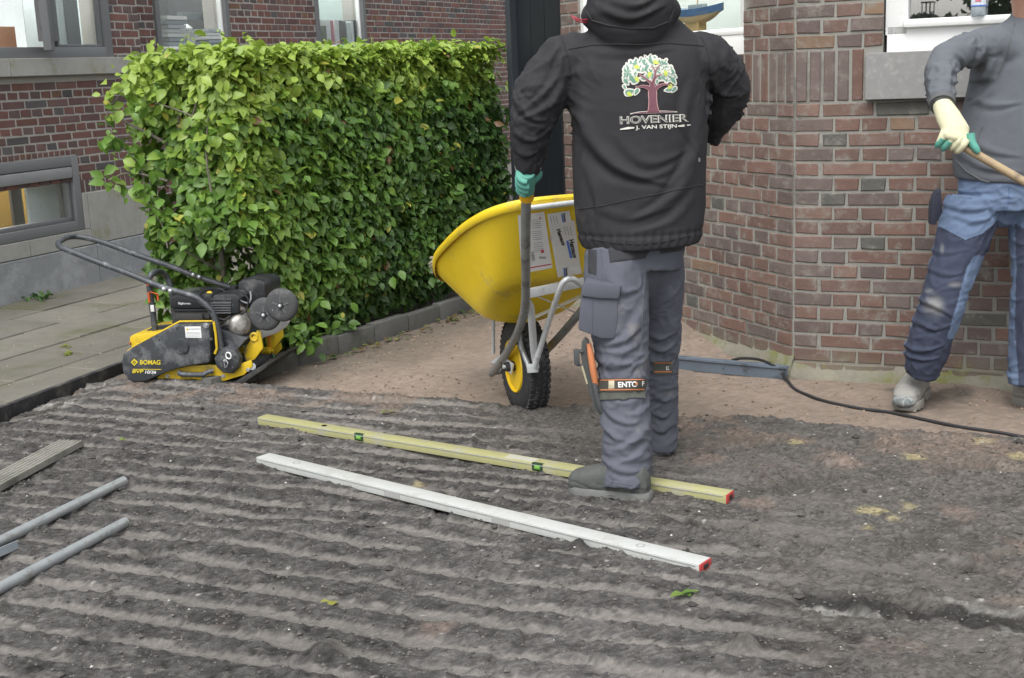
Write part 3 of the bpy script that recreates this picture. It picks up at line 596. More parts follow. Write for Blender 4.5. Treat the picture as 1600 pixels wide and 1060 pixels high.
WB.courses(step_s, 0, CHB, MB_, 8, 40, -3.384, [(cw[0], 0.66 * S9, zB(0.8), ZB0 - 8 * CHB + .01), (-4, 3, -1, plz + 0.09)], 0.009, ZB0, s_start=-3.0)
WB.soldiers(cw[0], 0.66 * S9, cw[3] + 0.004, ZB0 - 8 * CHB, 0.052 * 1.0, 0.009)
WB.soldiers(0.66 * S9, step_s, plz, plz + 0.095, 0.052, 0.009)
WB.courses(step_s, 0, CHB, MB_, -14, -2, -3.384, [(bw[0], bw[1], bw[2] - .05, 4)], 0.009, ZB0, s_start=-3.0); WB.soldiers(-3.0, cw[0], plz, plz + 0.095, 0.052, 0.009)
WB.brick(-3.0, step_s, ZB0 + .004, sl_b - 0.001, -0.004) if sl_b - ZB0 > 0.03 else None
B1 = (WC.o[0], WC.o[1])
def wcs(px, py): return sz(on(px, py, B1, BH), B1)
wA = (wcs(240, 20)[0], wcs(357, 40)[0], wcs(243, 84)[1], 3.2); wBn = (wcs(493, 40)[0], wcs(570, 40)[0], wcs(520, 79)[1], 3.2); wend = wcs(792, 60)[0]
WC.courses(wend, 0, CHB, MB_, -16, 5, -0.03, [wA, wBn], 0.009, ZB0 + 0.02, s_start=step_s)
WC.courses(wend, 0, CHB, MB_, 5, 22, -0.03, [], 0.009, ZB0 + 0.02, s_start=step_s) 
def far_score(P):
    d = P - EYE; x = 800 + FPX * (d @ CR) / (d @ CW); y = 530 - FPX * (d @ CU) / (d @ CW)
    vis = -20 < x < 800 and -20 < y < 330 and not (y > 75 + max(0, (230 - x)) * 0.6 and x > 215)
    return (1 if vis else 0.001) / (d @ CW) ** 3
emit_bricks([WB, WC], far, pal_far, bf_o, bf_a, 300, far_score)
mortf = M('mortar_far', (0.36, 0.34, 0.31), rough=0.95, var=0.15, bump=0.4, bscale=110)
part('mortar_wall', wall_sheet(WB, -3.0, step_s, -0.2, 3.0, [(cw[0], cw[1], cw[2], cw[3]), (bw[0], bw[1], bw[2], 3.1)], off=-0.003), mortf, far, smooth=False)
part('mortar_wall', wall_sheet(WC, step_s - 0.1, wend, -0.2, 3.4, [(wA[0], wA[1], wA[2], 3.5), (wBn[0], wBn[1], wBn[2], 3.5)], off=-0.003), mortf, far, smooth=False)
grey = M('grey_frame', (0.155, 0.160, 0.165), rough=0.42, var=0.06, bump=0.05)
lstone = M('plinth_stone', (0.33, 0.325, 0.30), rough=0.9, var=0.2, scale=14, bump=0.6, bscale=170, dirt=(0.24, 0.235, 0.14), dirt_amt=0.3, dscale=4)
bstone = M('bluestone', (0.245, 0.255, 0.265), rough=0.75, var=0.25, scale=4, bump=0.3, bscale=150, dirt=(0.34, 0.35, 0.36), dirt_amt=0.5, dscale=5)
sj = (zB(0.155))
# lower bluestone course and upper stone course, block by block
edges = [-3.0, -1.8, -0.1 * S9 - 0.5, 0.736 * S9, step_s]
for a_, b_ in zip(edges[:-1], edges[1:]):
    part('plinth_block', B().box(WB.P((a_ + b_) / 2, (sj - 0.12) / 2, 0.0), b_ - a_ - 0.006, 0.07, sj + 0.12, (dB, nB, Z), 0.005), bstone, far, smooth=False)
for a_, b_ in zip([-3.0, cw[0], 0.05, 0.70 * S9], [cw[0], 0.05, 0.70 * S9, step_s]):
    zt = cw[2] - 0.004 if cw[0] <= a_ and b_ <= 0.71 * S9 else plz; part('plinth_block', B().box(WB.P((a_ + b_) / 2, (sj + zt) / 2 + 0.003, -0.003), b_ - a_ - 0.005, 0.06, zt - sj - 0.006, (dB, nB, Z), 0.004), lstone, far, smooth=False)
part('plinth_block', B().box(WB.P(0.672 * S9, (cw[2] + plz) / 2, -0.004), 0.05 * S9, 0.058, plz - cw[2], (dB, nB, Z), 0.002), lstone, far, smooth=False)
# sill
for a_, b_ in ((-1.4, 0.033 * S9 - .004), (0.033 * S9, 1.365 * S9)):
    part('window_sill', B().box(WB.P((a_ + b_) / 2, (sl_t + sl_b) / 2, 0.0), b_ - a_, 0.13, sl_t - sl_b, (dB, nB, Z), 0.004), lstone, far, smooth=False)
def rail(wl, d, n, s0, s1, z0, z1, off, th, bev=0.004): return B().box(wl.P((s0 + s1) / 2, (z0 + z1) / 2, off), s1 - s0, th, z1 - z0, (d, n, Z), bev)
def frame_b(wl, s0, s1, z0, z1, wd, off=-0.03, th=0.07, bottom=None):
    b = B(); d, n = wl.d, wl.n; bt = bottom or wd
    for (a, c, e, g) in ((s0, s0 + wd, z0, z1), (s1 - wd, s1, z0, z1), (s0 + wd, s1 - wd, z0, z0 + bt), (s0 + wd, s1 - wd, z1 - wd, z1)):
        b.box(wl.P((a + c) / 2, (e + g) / 2, off), c - a, th, g - e, (d, n, Z), 0.003)
    return b
# cellar window
fw_ = part('window', frame_b(WB, cw[0], cw[1], cw[2], cw[3], 0.065, -0.02, 0.08), grey, far, label='grey cellar window just above the plinth')
part('sash', frame_b(WB, cw[0] + .05, cw[1] - .066, cw[2] + .066, cw[3] - .066, 0.028, -0.035, 0.05), grey, fw_)
part('vent_bar', rail(WB, dB, nB, cw[0] + .05, cw[1] - 0.068, cw[3] - 0.145, cw[3] - 0.070, 0.0, 0.05, 0.012), M('grey_bar', (0.23, 0.235, 0.24), rough=0.4, bump=0), fw_)
part('pane', rail(WB, dB, nB, cw[0] + .07, cw[1] - .09, cw[2] + .09, cw[3] - .14, -0.045, 0.004, 0), glassm, fw_, smooth=False)
ochre = M('ochre_wall', (0.30, 0.19, 0.035), rough=0.85, bump=0)
part('room', room(WB, cw[0], cw[1] + 0.02, 0.2, 0.95, 0.4, ochre), ochre, far, smooth=False)
s_w = sz(onB(76, 300))[0]
part('blind', rail(WB, dB, nB, s_w, cw[1] + 0.0, cw[2] + 0.03, cw[3], -0.20, 0.02, 0), M('white_reveal', (0.72, 0.78, 0.78), rough=0.8, bump=0), far, smooth=False)
part('curtain', rail(WB, dB, nB, s_w - 0.10, s_w - 0.004, cw[2] + 0.03, cw[3], -0.24, 0.02, 0), M('dark_post', (0.055, 0.05, 0.04), rough=0.8, bump=0), far, smooth=False)
# big casement window
bz = bw[2] - 0.02
mS = [sz(onB(70, 60))[0], sz(onB(90, 60))[0]]
fb = frame_b(WB, bw[0], bw[1], bz, 2.9, 0.07, -0.02, 0.08, bottom=0.075); fb.box(WB.P((mS[0] + mS[1]) / 2, 2.3, -0.02), mS[1] - mS[0], 0.075, 1.3, (dB, nB, Z), 0.003)
fw2 = part('window', fb, grey, far, label='big grey window with an open casement')
part('glazing_bead', frame_b(WB, mS[1] - .004, bw[1] - 0.072, bz + .077, 2.8, 0.016, -0.015, 0.03), grey, fw2)
part('pane', rail(WB, dB, nB, mS[1], bw[1] - .07, bz + .08, 2.8, -0.035, 0.004, 0), glassm, fw2, smooth=False)
# open sash swung outwards
hinge = WB.P(mS[0] + 0.005, 0, 0.035); sw = math.radians(38); sd = -dB * math.cos(sw) + nB * math.sin(sw); sn = nB * math.cos(sw) + dB * math.sin(sw)
class W2: pass
ws = Wall((hinge[0], hinge[1]), sd, sn); wdt = 0.215
sa = part('sash', frame_b(ws, 0, wdt, bz + 0.05, 2.8, 0.045, 0, 0.05, bottom=0.06), grey, fw2, label='casement swung open outwards')
part('pane', rail(ws, sd, sn, 0.04, wdt - .04, bz + 0.1, 2.78, 0.0, 0.004, 0), glassm, fw2, smooth=False)
part('handle', B().tube([ws.P(0.02, bz + 0.30, -.03), ws.P(0.02, bz + 0.18, -.04)], 0.006, 8), M('black_metal', (0.02, 0.02, 0.02), rough=0.4), fw2)
# what stands behind the big window, lit by one real lamp and an added glowing strip
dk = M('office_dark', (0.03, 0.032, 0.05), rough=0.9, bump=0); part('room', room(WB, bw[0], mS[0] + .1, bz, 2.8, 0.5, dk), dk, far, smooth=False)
lt = M('office_light', (0.70, 0.78, 0.78), rough=0.9, bump=0); part('room', room(WB, mS[1] - .02, bw[1] + 0.2, bz, 2.8, 0.25, lt), lt, far, smooth=False)
cur = B()
pts = [];  s0c, s1c = mS[1] + 0.03, mS[1] + 0.26
for k in range(60): t = k / 59; pts.append((s0c + (s1c - s0c) * t, -0.12 + 0.012 * math.sin(t * 40)))
cur.add([WB.P(a_, z_, o_) for z_ in (bz + .08, 2.8) for (a_, o_) in pts], [(k, k + 1, 60 + k + 1, 60 + k) for k in range(59)]); part('curtain', cur, M('net_curtain', (0.62, 0.68, 0.68), rough=0.9, bump=0, transl=0.3), far)
part('curtain', rail(WB, dB, nB, sz(onB(122, 40))[0], sz(onB(139, 40))[0] + 0.01, bz + 0.08, 2.8, -0.10, 0.02, 0), M('slate_post', (0.10, 0.115, 0.125), rough=0.7, bump=0), far, smooth=False)
lit = M('lamp_and_fill_glow', (0.9, 0.9, 0.9), bump=0, var=0); _p = lit.node_tree.nodes['Principled BSDF']; _p.inputs['Emission Color'].default_value = (1, 0.98, 0.95, 1); _p.inputs['Emission Strength'].default_value = 26  # glow shared by the real ceiling lamp and the added fill strips
part('ceiling_or_fill_lamp', B().box(onB(142, 27, 0.2), 0.10, 0.02, 0.012, (dB, nB, Z)), lit, far)
part('ceiling_or_fill_lamp', B().box(WB.P((mS[1] + bw[1]) / 2, 2.35, -0.16), 0.5, 0.06, 0.02, (dB, nB, Z)), lit, far); part('ceiling_or_fill_lamp', B().box(WB.P(0.0, cw[3] + 0.02, -0.42), 0.9, 0.06, 0.02, (dB, nB, Z)), lit, far)  # glowing strips added out of view to brighten the office room and the cellar
part('ceiling_or_fill_lamp', B().box(WL.P(1.05, 2.35, -0.40), 0.9, 0.08, 0.02, (dL, nL, Z)), lit, bay)  # added unseen strip that brightens the room behind the boat
part('cardboard_box', B().box(onB(2, 62, 0.22), 0.16, 0.1, 0.16, (dB, nB, Z), 0.003), M('cardboard', (0.40, 0.22, 0.13), rough=0.85), far)
# two further windows with papers and books on their inner sills
def onC(px, py, off=0.0): return on(px, py, B1, BH, off)
for (w_, nm) in ((wA, 'window with piles of paper inside'), (wBn, 'narrow window with books inside')):
    fr_ = part('window', frame_b(WC, w_[0], w_[1], w_[2] - 0.02, 3.2, 0.05, -0.02, 0.08), grey, far, label=nm)
    part('pane', rail(WC, dB, nB, w_[0] + .04, w_[1] - .04, w_[2] + 0.02, 3.1, -0.04, 0.004, 0), glassm, fr_, smooth=False)
    part('sash', frame_b(WC, w_[0] + .045, w_[1] - .045, w_[2] + 0.03, 3.15, 0.022, -0.035, 0.04), white, fr_)
g1 = M('office_grey', (0.07, 0.078, 0.082), rough=0.9, bump=0)
part('room', room(WC, wA[0] - .05, wA[1] + .1, wA[2] - 0.05, 3.1, 0.42, g1), g1, far, smooth=False)
part('room', room(WC, wBn[0] - .05, wBn[1] + .1, wBn[2] - 0.05, 3.1, 0.42, lt), M('office_pale', (0.42, 0.5, 0.49), rough=0.9, bump=0), far, smooth=False)
def pile(px0, px1, y0, y1, n, off, cols):
    a, b_ = onC(px0, y1, off), onC(px1, y1, off); zt = onC((px0 + px1) / 2, y0, off)[2]; zb = (a[2] + b_[2]) / 2; L = float((b_ - a) @ dB); ctr = (a + b_) / 2; root = empty('paper_stack', (*ctr[:2], zb))
    for k in range(n):
        h_ = (zt - zb) / n; part('bundle', B().box((ctr[0] + random.uniform(-.008, .008), ctr[1], zb + h_ * (k + .5)), L * random.uniform(.9, 1.04), 0.2, h_ * 0.86, (dB, nB, Z), 0.002), M('paper%d' % (k % len(cols)), cols[k % len(cols)], rough=0.8, bump=0.3), root, smooth=False)
    return root
pc_ = [(0.5, 0.53, 0.53), (0.36, 0.40, 0.42), (0.25, 0.29, 0.31), (0.55, 0.57, 0.55)]
r_ = pile(249, 279, 26, 80, 8, 0.14, pc_); r_['label'] = 'tall pile of papers behind the hedge-side window of the brick building'; r_['category'] = 'paper stack'
r_ = pile(311, 339, 46, 80, 6, 0.14, pc_); r_['label'] = 'shorter pile of papers next to the binder in the window'; r_['category'] = 'paper stack'
bd = part('binder', B().box((onC(290, 60, .14) + onC(290, 78, .14)) / 2, 0.11, 0.12, 0.20, (dB, nB, Z), 0.003), M('binder_grey', (0.40, 0.41, 0.39), rough=0.6, bump=0), None, label='grey standing binder between the two paper piles', category='binder')
part('ceiling_or_fill_lamp', B().box(WC.P((wA[0] + wA[1]) / 2, 2.6, -0.35), 0.8, 0.08, 0.02, (dB, nB, Z)), lit, far); part('ceiling_or_fill_lamp', B().box(WC.P((wBn[0] + wBn[1]) / 2, 2.6, -0.32), 0.7, 0.10, 0.02, (dB, nB, Z)), lit, far)  # added unseen strips that brighten the rooms with the papers and books
sh = part('shelf', B().box(onC(311, 26, .3), 0.52, 0.05, 0.06, (dB, nB, Z), 0.002), M('shelf_grey', (0.15, 0.18, 0.19), rough=0.6, bump=0), far)
part('desk_lamp', B().lathe(onC(291, 44, .16), (0, 0, 1), [(-.012, .05), (0.0, .05), (.03, .012)], 14), M('lamp_white', (0.8, 0.8, 0.8)), None, label='small white lamp on top of the grey binder', category='lamp')
bk = [('white', (0.6, 0.62, 0.62)), ('pink', (0.45, 0.09, 0.16)), ('dark', (0.03, 0.04, 0.045)), ('green', (0.05, 0.09, 0.05)), ('pale', (0.5, 0.6, 0.58))]
xs = [(500, 502, 41, 3), (502, 509, 32, 0), (510, 513, 33, 1), (516, 522, 32, 0), (524, 528, 33, 2), (529, 533, 34, 2), (534, 540, 36, 4), (541, 545, 34, 0), (546, 550, 33, 2), (551, 554, 32, 3), (555, 559, 34, 2)]
for i, (x0, x1, yt, ci) in enumerate(xs):
    a, b_ = onC(x0, 76, .12), onC(x1, 76, .12); t_ = onC((x0 + x1) / 2, yt, .12); L = max(0.02, float((b_ - a) @ dB)); zb = a[2]
    names = ['green', 'broad white', 'pink', 'tall white', 'slim black', 'black', 'pale', 'slim white', 'dark', 'dark green', 'black']
    lab = ['thin green book at the near end of the window shelf', 'broad white book right of the thin green one', 'pink book standing between two white ones', 'tall white book just right of the pink one', 'black book right after the tall white one', 'second black book after the tall white one', 'pale green book in the middle of the shelf', 'slim white book right of the pale green one', 'dark book right of the slim white one', 'green book last but one on the shelf', 'black book at the far end of the shelf'][i]
    part('book', B().box(((a + b_) / 2)[:2].tolist() + [(zb + t_[2]) / 2], L, 0.14, t_[2] - zb, (dB, nB, Z), 0.001), M('book_' + bk[ci][0], bk[ci][1], rough=0.6, bump=0), None, smooth=False, label=lab, category='book', group='books standing in the narrow window')
# downpipe at the far end of the wall
# ------------------------------------------------------------------ black gate between hedge and bay
G0 = at(797, 60, 7.9); G1 = at(884, 60, 7.5); gd = (G1 - G0) * [1, 1, 0]; gl = np.linalg.norm(gd); gd = gd / gl; gn = np.cross(gd, Z); gn = gn if gn[1] < 0 else -gn
gate = empty('garden_gate', (G0[0], G0[1], 0), label='tall black boarded gate between the hedge and the brick bay', category='gate')
blk = M('black_paint', (0.012, 0.014, 0.018), rough=0.45, var=0.3, bump=0.15); blg = M('black_trim', (0.035, 0.042, 0.05), rough=0.5, var=0.2)
def gp(s_, z_, off=0.0): return np.array([G0[0], G0[1], 0]) + gd * s_ + gn * off + Z * z_
bw_ = 0.13
for k in range(3):
    a_ = 0.045 + k * bw_; b_ = min(a_ + bw_ - 0.004, gl + 0.1); part('board', B().box(gp((a_ + b_) / 2, 1.25, -0.03), b_ - a_, 0.024, 2.5, (gd, gn, Z), 0.003), blk, gate, smooth=False)
part('post', B().box(gp(0.02, 1.3, 0.0), 0.045, 0.06, 2.6, (gd, gn, Z), 0.004), blg, gate, smooth=False)
part('post', B().box(gp(-0.035, 1.3, -0.05), 0.03, 0.06, 2.6, (gd, gn, Z), 0.004), blk, gate, smooth=False)
for k in range(14): part('slate', B().box(gp(-0.065 - 0.006 * (k % 2), 0.2 + k * 0.17, -0.06), 0.05, 0.03, 0.163, (gd, gn, Z), 0.003), blg, gate, smooth=False)
part('rail', B().box(gp(gl / 2, 2.45, 0.0), gl, 0.04, 0.1, (gd, gn, Z), 0.004), blk, gate, smooth=False)
# ================================================================== HEDGE
HH = math.radians(31.0); hd_ = np.array([math.sin(HH), math.cos(HH), 0]); hn_ = np.array([math.cos(HH), -math.sin(HH), 0])   # along, outward (towards the yard)
HA = np.array([-1.235, 5.90, 0.0])            # foot of the near front corner
HLEN, HWID, HTOP = 2.45, 0.62, 1.482
def hp(a, o, z): return HA + hd_ * a - hn_ * o + Z * z       # a along, o into the hedge, z up
hedge = empty('hedge', HA, label='clipped beech hedge with fresh lime green leaves behind the kerb', category='hedge')
bark = M('bark', (0.16, 0.145, 0.115), rough=0.9, var=0.3, bump=0.6, bscale=60)
r = np.random.default_rng(11)
# stems and branches
twig_pts = []
for k in range(9):
    a = 0.05 + k * 0.29 + random.uniform(-.06, .06); o = 0.32 + random.uniform(-.08, .08); b = B(); p = hp(a, o, 0); pts = [p]
    for j in range(6): p = p + Z * 0.22 + hd_ * random.uniform(-.06, .06) - hn_ * random.uniform(-.05, .05); pts.append(p)
    b.tube(pts, [.020, .018, .016, .013, .011, .008, .005], 7, smooth=3)
    for j in range(1, 6):
        for _ in range(3 if k < 3 else 2):
            q = pts[j]; ang = random.uniform(0, 6.28); L = random.uniform(.15, .38); dv = hd_ * math.cos(ang) * 0.9 + hn_ * math.sin(ang) * 0.75 + Z * random.uniform(.2, .8); dv = dv / np.linalg.norm(dv)
            m_ = q + dv * L * .5 + Z * random.uniform(-.02, .03); e = q + dv * L
            b.tube([q, m_, e], [.007, .005, .0025], 5, smooth=2); twig_pts += [m_, e]
    part('stem', b, bark, hedge)
# the bare branches showing at the ragged near end
b = B()
for pl_, r0 in [([(300, 350, 6.1), (292, 285, 6.1), (285, 230, 6.12), (278, 195, 6.1), (283, 172, 6.08)], .012), ([(283, 240, 6.1), (300, 185, 6.05), (310, 150, 6.0)], .006), ([(225, 205, 6.15), (195, 190, 6.15), (172, 168, 6.15)], .007), ([(262, 225, 6.1), (225, 205, 6.15)], .008), ([(172, 168, 6.15), (186, 150, 6.13)], .004), ([(172, 168, 6.15), (165, 185, 6.14)], .003), ([(240, 160, 6.05), (285, 175, 6.0), (330, 195, 5.95)], .004), ([(262, 283, 6.05), (205, 270, 6.1), (170, 282, 6.12)], .006), ([(235, 330, 6.1), (226, 290, 6.1), (220, 255, 6.12)], .005), ([(330, 300, 5.9), (322, 240, 5.92), (326, 180, 5.95)], .005), ([(310, 375, 6.0), (300, 330, 6.05), (306, 300, 6.05)], .011), ([(262, 388, 5.95), (250, 345, 5.98), (216, 325, 6.02)], .004)]:
    b.tube([at(*p_) for p_ in pl_], [r0 * (1 - .12 * i) for i in range(len(pl_))], 7, smooth=3)
part('branch', b, bark, hedge, label='bare grey branches showing at the ragged end of the hedge')
# leaves: ovate, folded along the midrib, slightly curled
lv = np.array([(0, 0, 0), (-.26, .22, .05), (-.35, .48, .10), (-.23, .8, .02), (0, 1.06, -.13), (.22, .8, .05), (.37, .5, .12), (.26, .22, .05), (0, .33, -.01), (0, .68, -.02)])
lf = [(0, 8, 1), (1, 8, 2), (2, 8, 9), (2, 9, 3), (3, 9, 4), (0, 7, 8), (7, 6, 8), (6, 9, 8), (6, 5, 9), (5, 4, 9)]
def leaf_place(n, seed):
    r = np.random.default_rng(seed); P = []; Nn = []; kind = []
    def put(a, o, z, nrm, cnt): P.append(hp(0, 0, 0) + hd_ * a[:, None] - hn_ * o[:, None] + Z * z[:, None]); Nn.append(nrm)
    nf, ntp, ne, ni = int(n * .50), int(n * .20), int(n * .17), int(n * .13)
    # front face: slightly billowing surface, overhanging at the foot
    a = r.random(nf) * HLEN; z = 0.05 + r.random(nf) ** 0.92 * (HTOP - 0.05); bil = 0.05 * fbm(np.column_stack([a, z]), 2.3, 3, 400) + 0.03 * np.sin(z * 3.0)
    o = -bil + np.abs(r.normal(0, .05, nf)) + 0.02; low = sstep(0.35, 0.0, z); o += low * 0.10
    put(a, o, z, np.tile(hn_ * 0.85 + Z * 0.45, (nf, 1)), nf)
    a = r.random(ntp) * HLEN; o = r.random(ntp) * HWID; z = HTOP + 0.035 * fbm(np.column_stack([a, o]), 4, 3, 401) - np.abs(r.normal(0, .045, ntp)) + 0.015; put(a, o, z, np.tile(Z + hn_ * 0.25, (ntp, 1)), ntp)
    o = r.random(ne) * HWID; z = 0.10 + r.random(ne) * (HTOP - .10); a = -0.02 + np.abs(r.normal(0, .09, ne)) - 0.06 * fbm(np.column_stack([o, z]), 3, 3, 402); keep = fbm(np.column_stack([o, z]), 4.2, 3, 403) > -0.12 - 0.35 * (z > HTOP - .35); a, o, z = a[keep], o[keep], z[keep]; put(a, o, z, np.tile(-hd_ * 0.8 + Z * 0.5 + hn_ * .3, (len(a), 1)), len(a))
    a = r.random(ni) * HLEN; o = r.random(ni) * HWID; z = 0.2 + r.random(ni) * (HTOP - .25); k = (a > 0.45) | (r.random(ni) < 0.25); a, o, z = a[k], o[k], z[k]; put(a, o, z, np.tile(hn_ * 0.5 + Z * 0.7, (len(a), 1)), len(a))
    # upright shoots standing out of the clipped top and face
    for _ in range(90):
        a0 = r.random() * HLEN; o0 = r.random() * HWID; z0 = HTOP; k = int(r.integers(4, 9)); hh = r.uniform(.02, .06) * (1 + .9 * (a0 < .4)); tt = np.linspace(0, 1, k); P.append(hp(a0, o0, z0) + Z * (tt[:, None] * hh) + r.normal(0, .012, (k, 3))); Nn.append(np.tile(Z + r.normal(0, .5, 3), (k, 1)))
    for _ in range(150):
        a0 = r.random() * HLEN; z0 = r.uniform(.15, HTOP); k = int(r.integers(4, 8)); hh = r.uniform(.02, .075); tt = np.linspace(0, 1, k); P.append(hp(a0, 0, z0) + hn_ * (tt[:, None] * hh) + r.normal(0, .014, (k, 3))); Nn.append(np.tile(hn_ * .6 + Z * .7 + r.normal(0, .3, 3), (k, 1)))
    # back face
    nb = int(n * .12); a = r.random(nb) * HLEN; z = r.random(nb) * HTOP; put(a, HWID - np.abs(r.normal(0, .05, nb)), z, np.tile(-hn_ + Z * .4, (nb, 1)), nb)
    # sprays reaching out of the near end
    for (px, py, Y, rad, cnt) in [(160, 135, 6.2, .045, 5), (190, 125, 6.15, .07, 14), (178, 172, 6.15, .05, 12), (175, 215, 6.15, .06, 18), (172, 290, 6.12, .06, 26), (200, 240, 6.12, .08, 30), (185, 330, 6.1, .07, 26), (215, 380, 6.0, .07, 30), (225, 300, 6.05, .08, 26), (240, 425, 5.98, .08, 30), (212, 470, 5.98, .05, 20), (215, 500, 5.98, .04, 14), (205, 150, 6.12, .08, 26), (232, 120, 6.08, .08, 44), (245, 95, 6.05, .05, 12), (238, 70, 6.05, .03, 4), (262, 78, 6.0, .03, 5), (250, 150, 6.05, .09, 36), (230, 175, 6.08, .08, 20), (300, 330, 5.9, .1, 34), (330, 215, 5.9, .1, 40), (300, 430, 5.85, .12, 70), (350, 480, 5.8, .12, 80), (270, 400, 5.92, .1, 50), (255, 345, 6.0, .08, 26), (262, 250, 6.05, .07, 14), (320, 90, 5.85, .06, 26), (430, 540, 5.9, .09, 60), (470, 525, 6.10, .07, 50), (390, 520, 5.85, .1, 70), (530, 500, 6.45, .07, 30)]:
        c = at(px, py, Y); q = c + r.normal(0, rad * .55, (cnt, 3)); P.append(q); Nn.append(np.tile(hn_ * .6 - hd_ * .3 + Z * .7, (cnt, 1)))
    P = np.concatenate(P); Nn = np.concatenate(Nn); return P, Nn
LP, LN = leaf_place(46000, 12); nL_ = len(LP)
a_ = (LP - HA) @ hd_; z_ = LP[:, 2]; o_ = -(LP - HA) @ hn_
# clumps of shoots: thin out where the shoot noise is low so that dark gaps remain
dens = fbm(LP, 7.0, 3, 410); keep = (dens > -0.5) | (r.random(nL_) < 0.25); gapc = [(395 + 0, 240, .05), (600, 270, .06), (615, 235, .03), (435, 200, .05), (700, 300, .06), (310, 190, .06)]
_ca = np.array([-1.782, 5.760, 0]); _cd = np.array([.977, -.2105, 0]); _cn = np.array([.2105, .977, 0]); _q = LP - _ca; _o = _q @ _cn; _s = _q @ _cd
keep &= ~((_o < 0.43) & (_o > -.5) & (_s > -.75) & (_s < .80) & (z_ < 0.62 - 0.12 * (_s > .55)))   # nothing grows through the machine standing there
keep &= ~((_o < 0.44) & (_s < .50) & (_s > -1) & (z_ < 0.92 - .45 * sstep(-.3, .5, _s)) & (z_ > .2))
LP, LN, a_, z_, o_ = LP[keep], LN[keep], a_[keep], z_[keep], o_[keep]; nL_ = len(LP)
nrm = LN + r.normal(0, .42, (nL_, 3)); nrm /= np.linalg.norm(nrm, axis=1)[:, None]
down = -Z * 0.75 + LN * 0.35 + hd_ * 0.0 + r.normal(0, .55, (nL_, 3)); ydir = down - nrm * np.sum(down * nrm, 1)[:, None]; ydir /= np.linalg.norm(ydir, axis=1)[:, None] + 1e-9; xdir = np.cross(ydir, nrm)
size = 0.050 * np.where(r.random(nL_) < .3, r.uniform(.4, .75, nL_), r.uniform(0.75, 1.35, nL_)) * (1 + 0.12 * sstep(1.0, 0, a_)) * np.where((z_ > HTOP - .12), 0.9, 1.0)
# colour: fresh lime shoots on the crown and near end, deeper green low down and far along
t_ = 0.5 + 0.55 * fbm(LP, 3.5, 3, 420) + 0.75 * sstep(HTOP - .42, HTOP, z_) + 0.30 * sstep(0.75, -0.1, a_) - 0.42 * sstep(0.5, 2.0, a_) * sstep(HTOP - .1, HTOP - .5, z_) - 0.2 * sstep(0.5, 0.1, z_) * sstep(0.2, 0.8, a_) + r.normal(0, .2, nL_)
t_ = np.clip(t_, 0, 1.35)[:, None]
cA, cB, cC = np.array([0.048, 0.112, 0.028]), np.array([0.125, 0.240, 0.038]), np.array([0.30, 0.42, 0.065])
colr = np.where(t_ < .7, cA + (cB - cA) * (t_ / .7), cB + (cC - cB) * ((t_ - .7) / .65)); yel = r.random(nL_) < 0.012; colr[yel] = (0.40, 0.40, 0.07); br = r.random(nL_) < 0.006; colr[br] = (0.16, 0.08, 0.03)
leafm = M('leaf', (0.1, 0.2, 0.03), rough=0.42, attr=True, var=0.10, scale=30, bump=0.25, bscale=300, transl=0.28, spec=0.5)
V = LP[:, None, :] + (xdir[:, None] * lv[None, :, 0:1] + ydir[:, None] * lv[None, :, 1:2] + nrm[:, None] * lv[None, :, 2:3]) * size[:, None, None]
# the 300 leaves that show largest are separate parts, the rest is one mass
dcam = np.linalg.norm(LP - EYE, axis=1); score = size ** 2 / dcam ** 2 * np.abs(np.sum(nrm * (EYE - LP), 1)) / dcam * np.where((o_ < 0.0) | (a_ < 0.0) | (z_ > HTOP - .01), 1, 0.1); top_i = np.argsort(-score)[:300]; msk = np.ones(nL_, bool); msk[top_i] = False
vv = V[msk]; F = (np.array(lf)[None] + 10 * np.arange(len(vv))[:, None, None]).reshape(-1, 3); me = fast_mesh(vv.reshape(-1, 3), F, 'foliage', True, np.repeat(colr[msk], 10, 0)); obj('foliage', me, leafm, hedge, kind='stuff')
shades = []
for k in range(10):
    c = cB + (cC - cB) * (k / 9); shades.append(fast_mesh(lv * [1, 1, 1 + .3 * (k % 3)], np.array(lf), 'leaf', True, np.tile(c, (10, 1)))); shades[-1].materials.append(leafm)
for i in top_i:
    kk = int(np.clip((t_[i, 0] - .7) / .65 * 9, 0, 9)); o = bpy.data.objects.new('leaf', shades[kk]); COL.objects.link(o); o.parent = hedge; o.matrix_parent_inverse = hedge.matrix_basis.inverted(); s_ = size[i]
    Mx = Matrix(((xdir[i][0] * s_, ydir[i][0] * s_, nrm[i][0] * s_, LP[i][0]), (xdir[i][1] * s_, ydir[i][1] * s_, nrm[i][1] * s_, LP[i][1]), (xdir[i][2] * s_, ydir[i][2] * s_, nrm[i][2] * s_, LP[i][2]), (0, 0, 0, 1))); o.matrix_basis = Mx
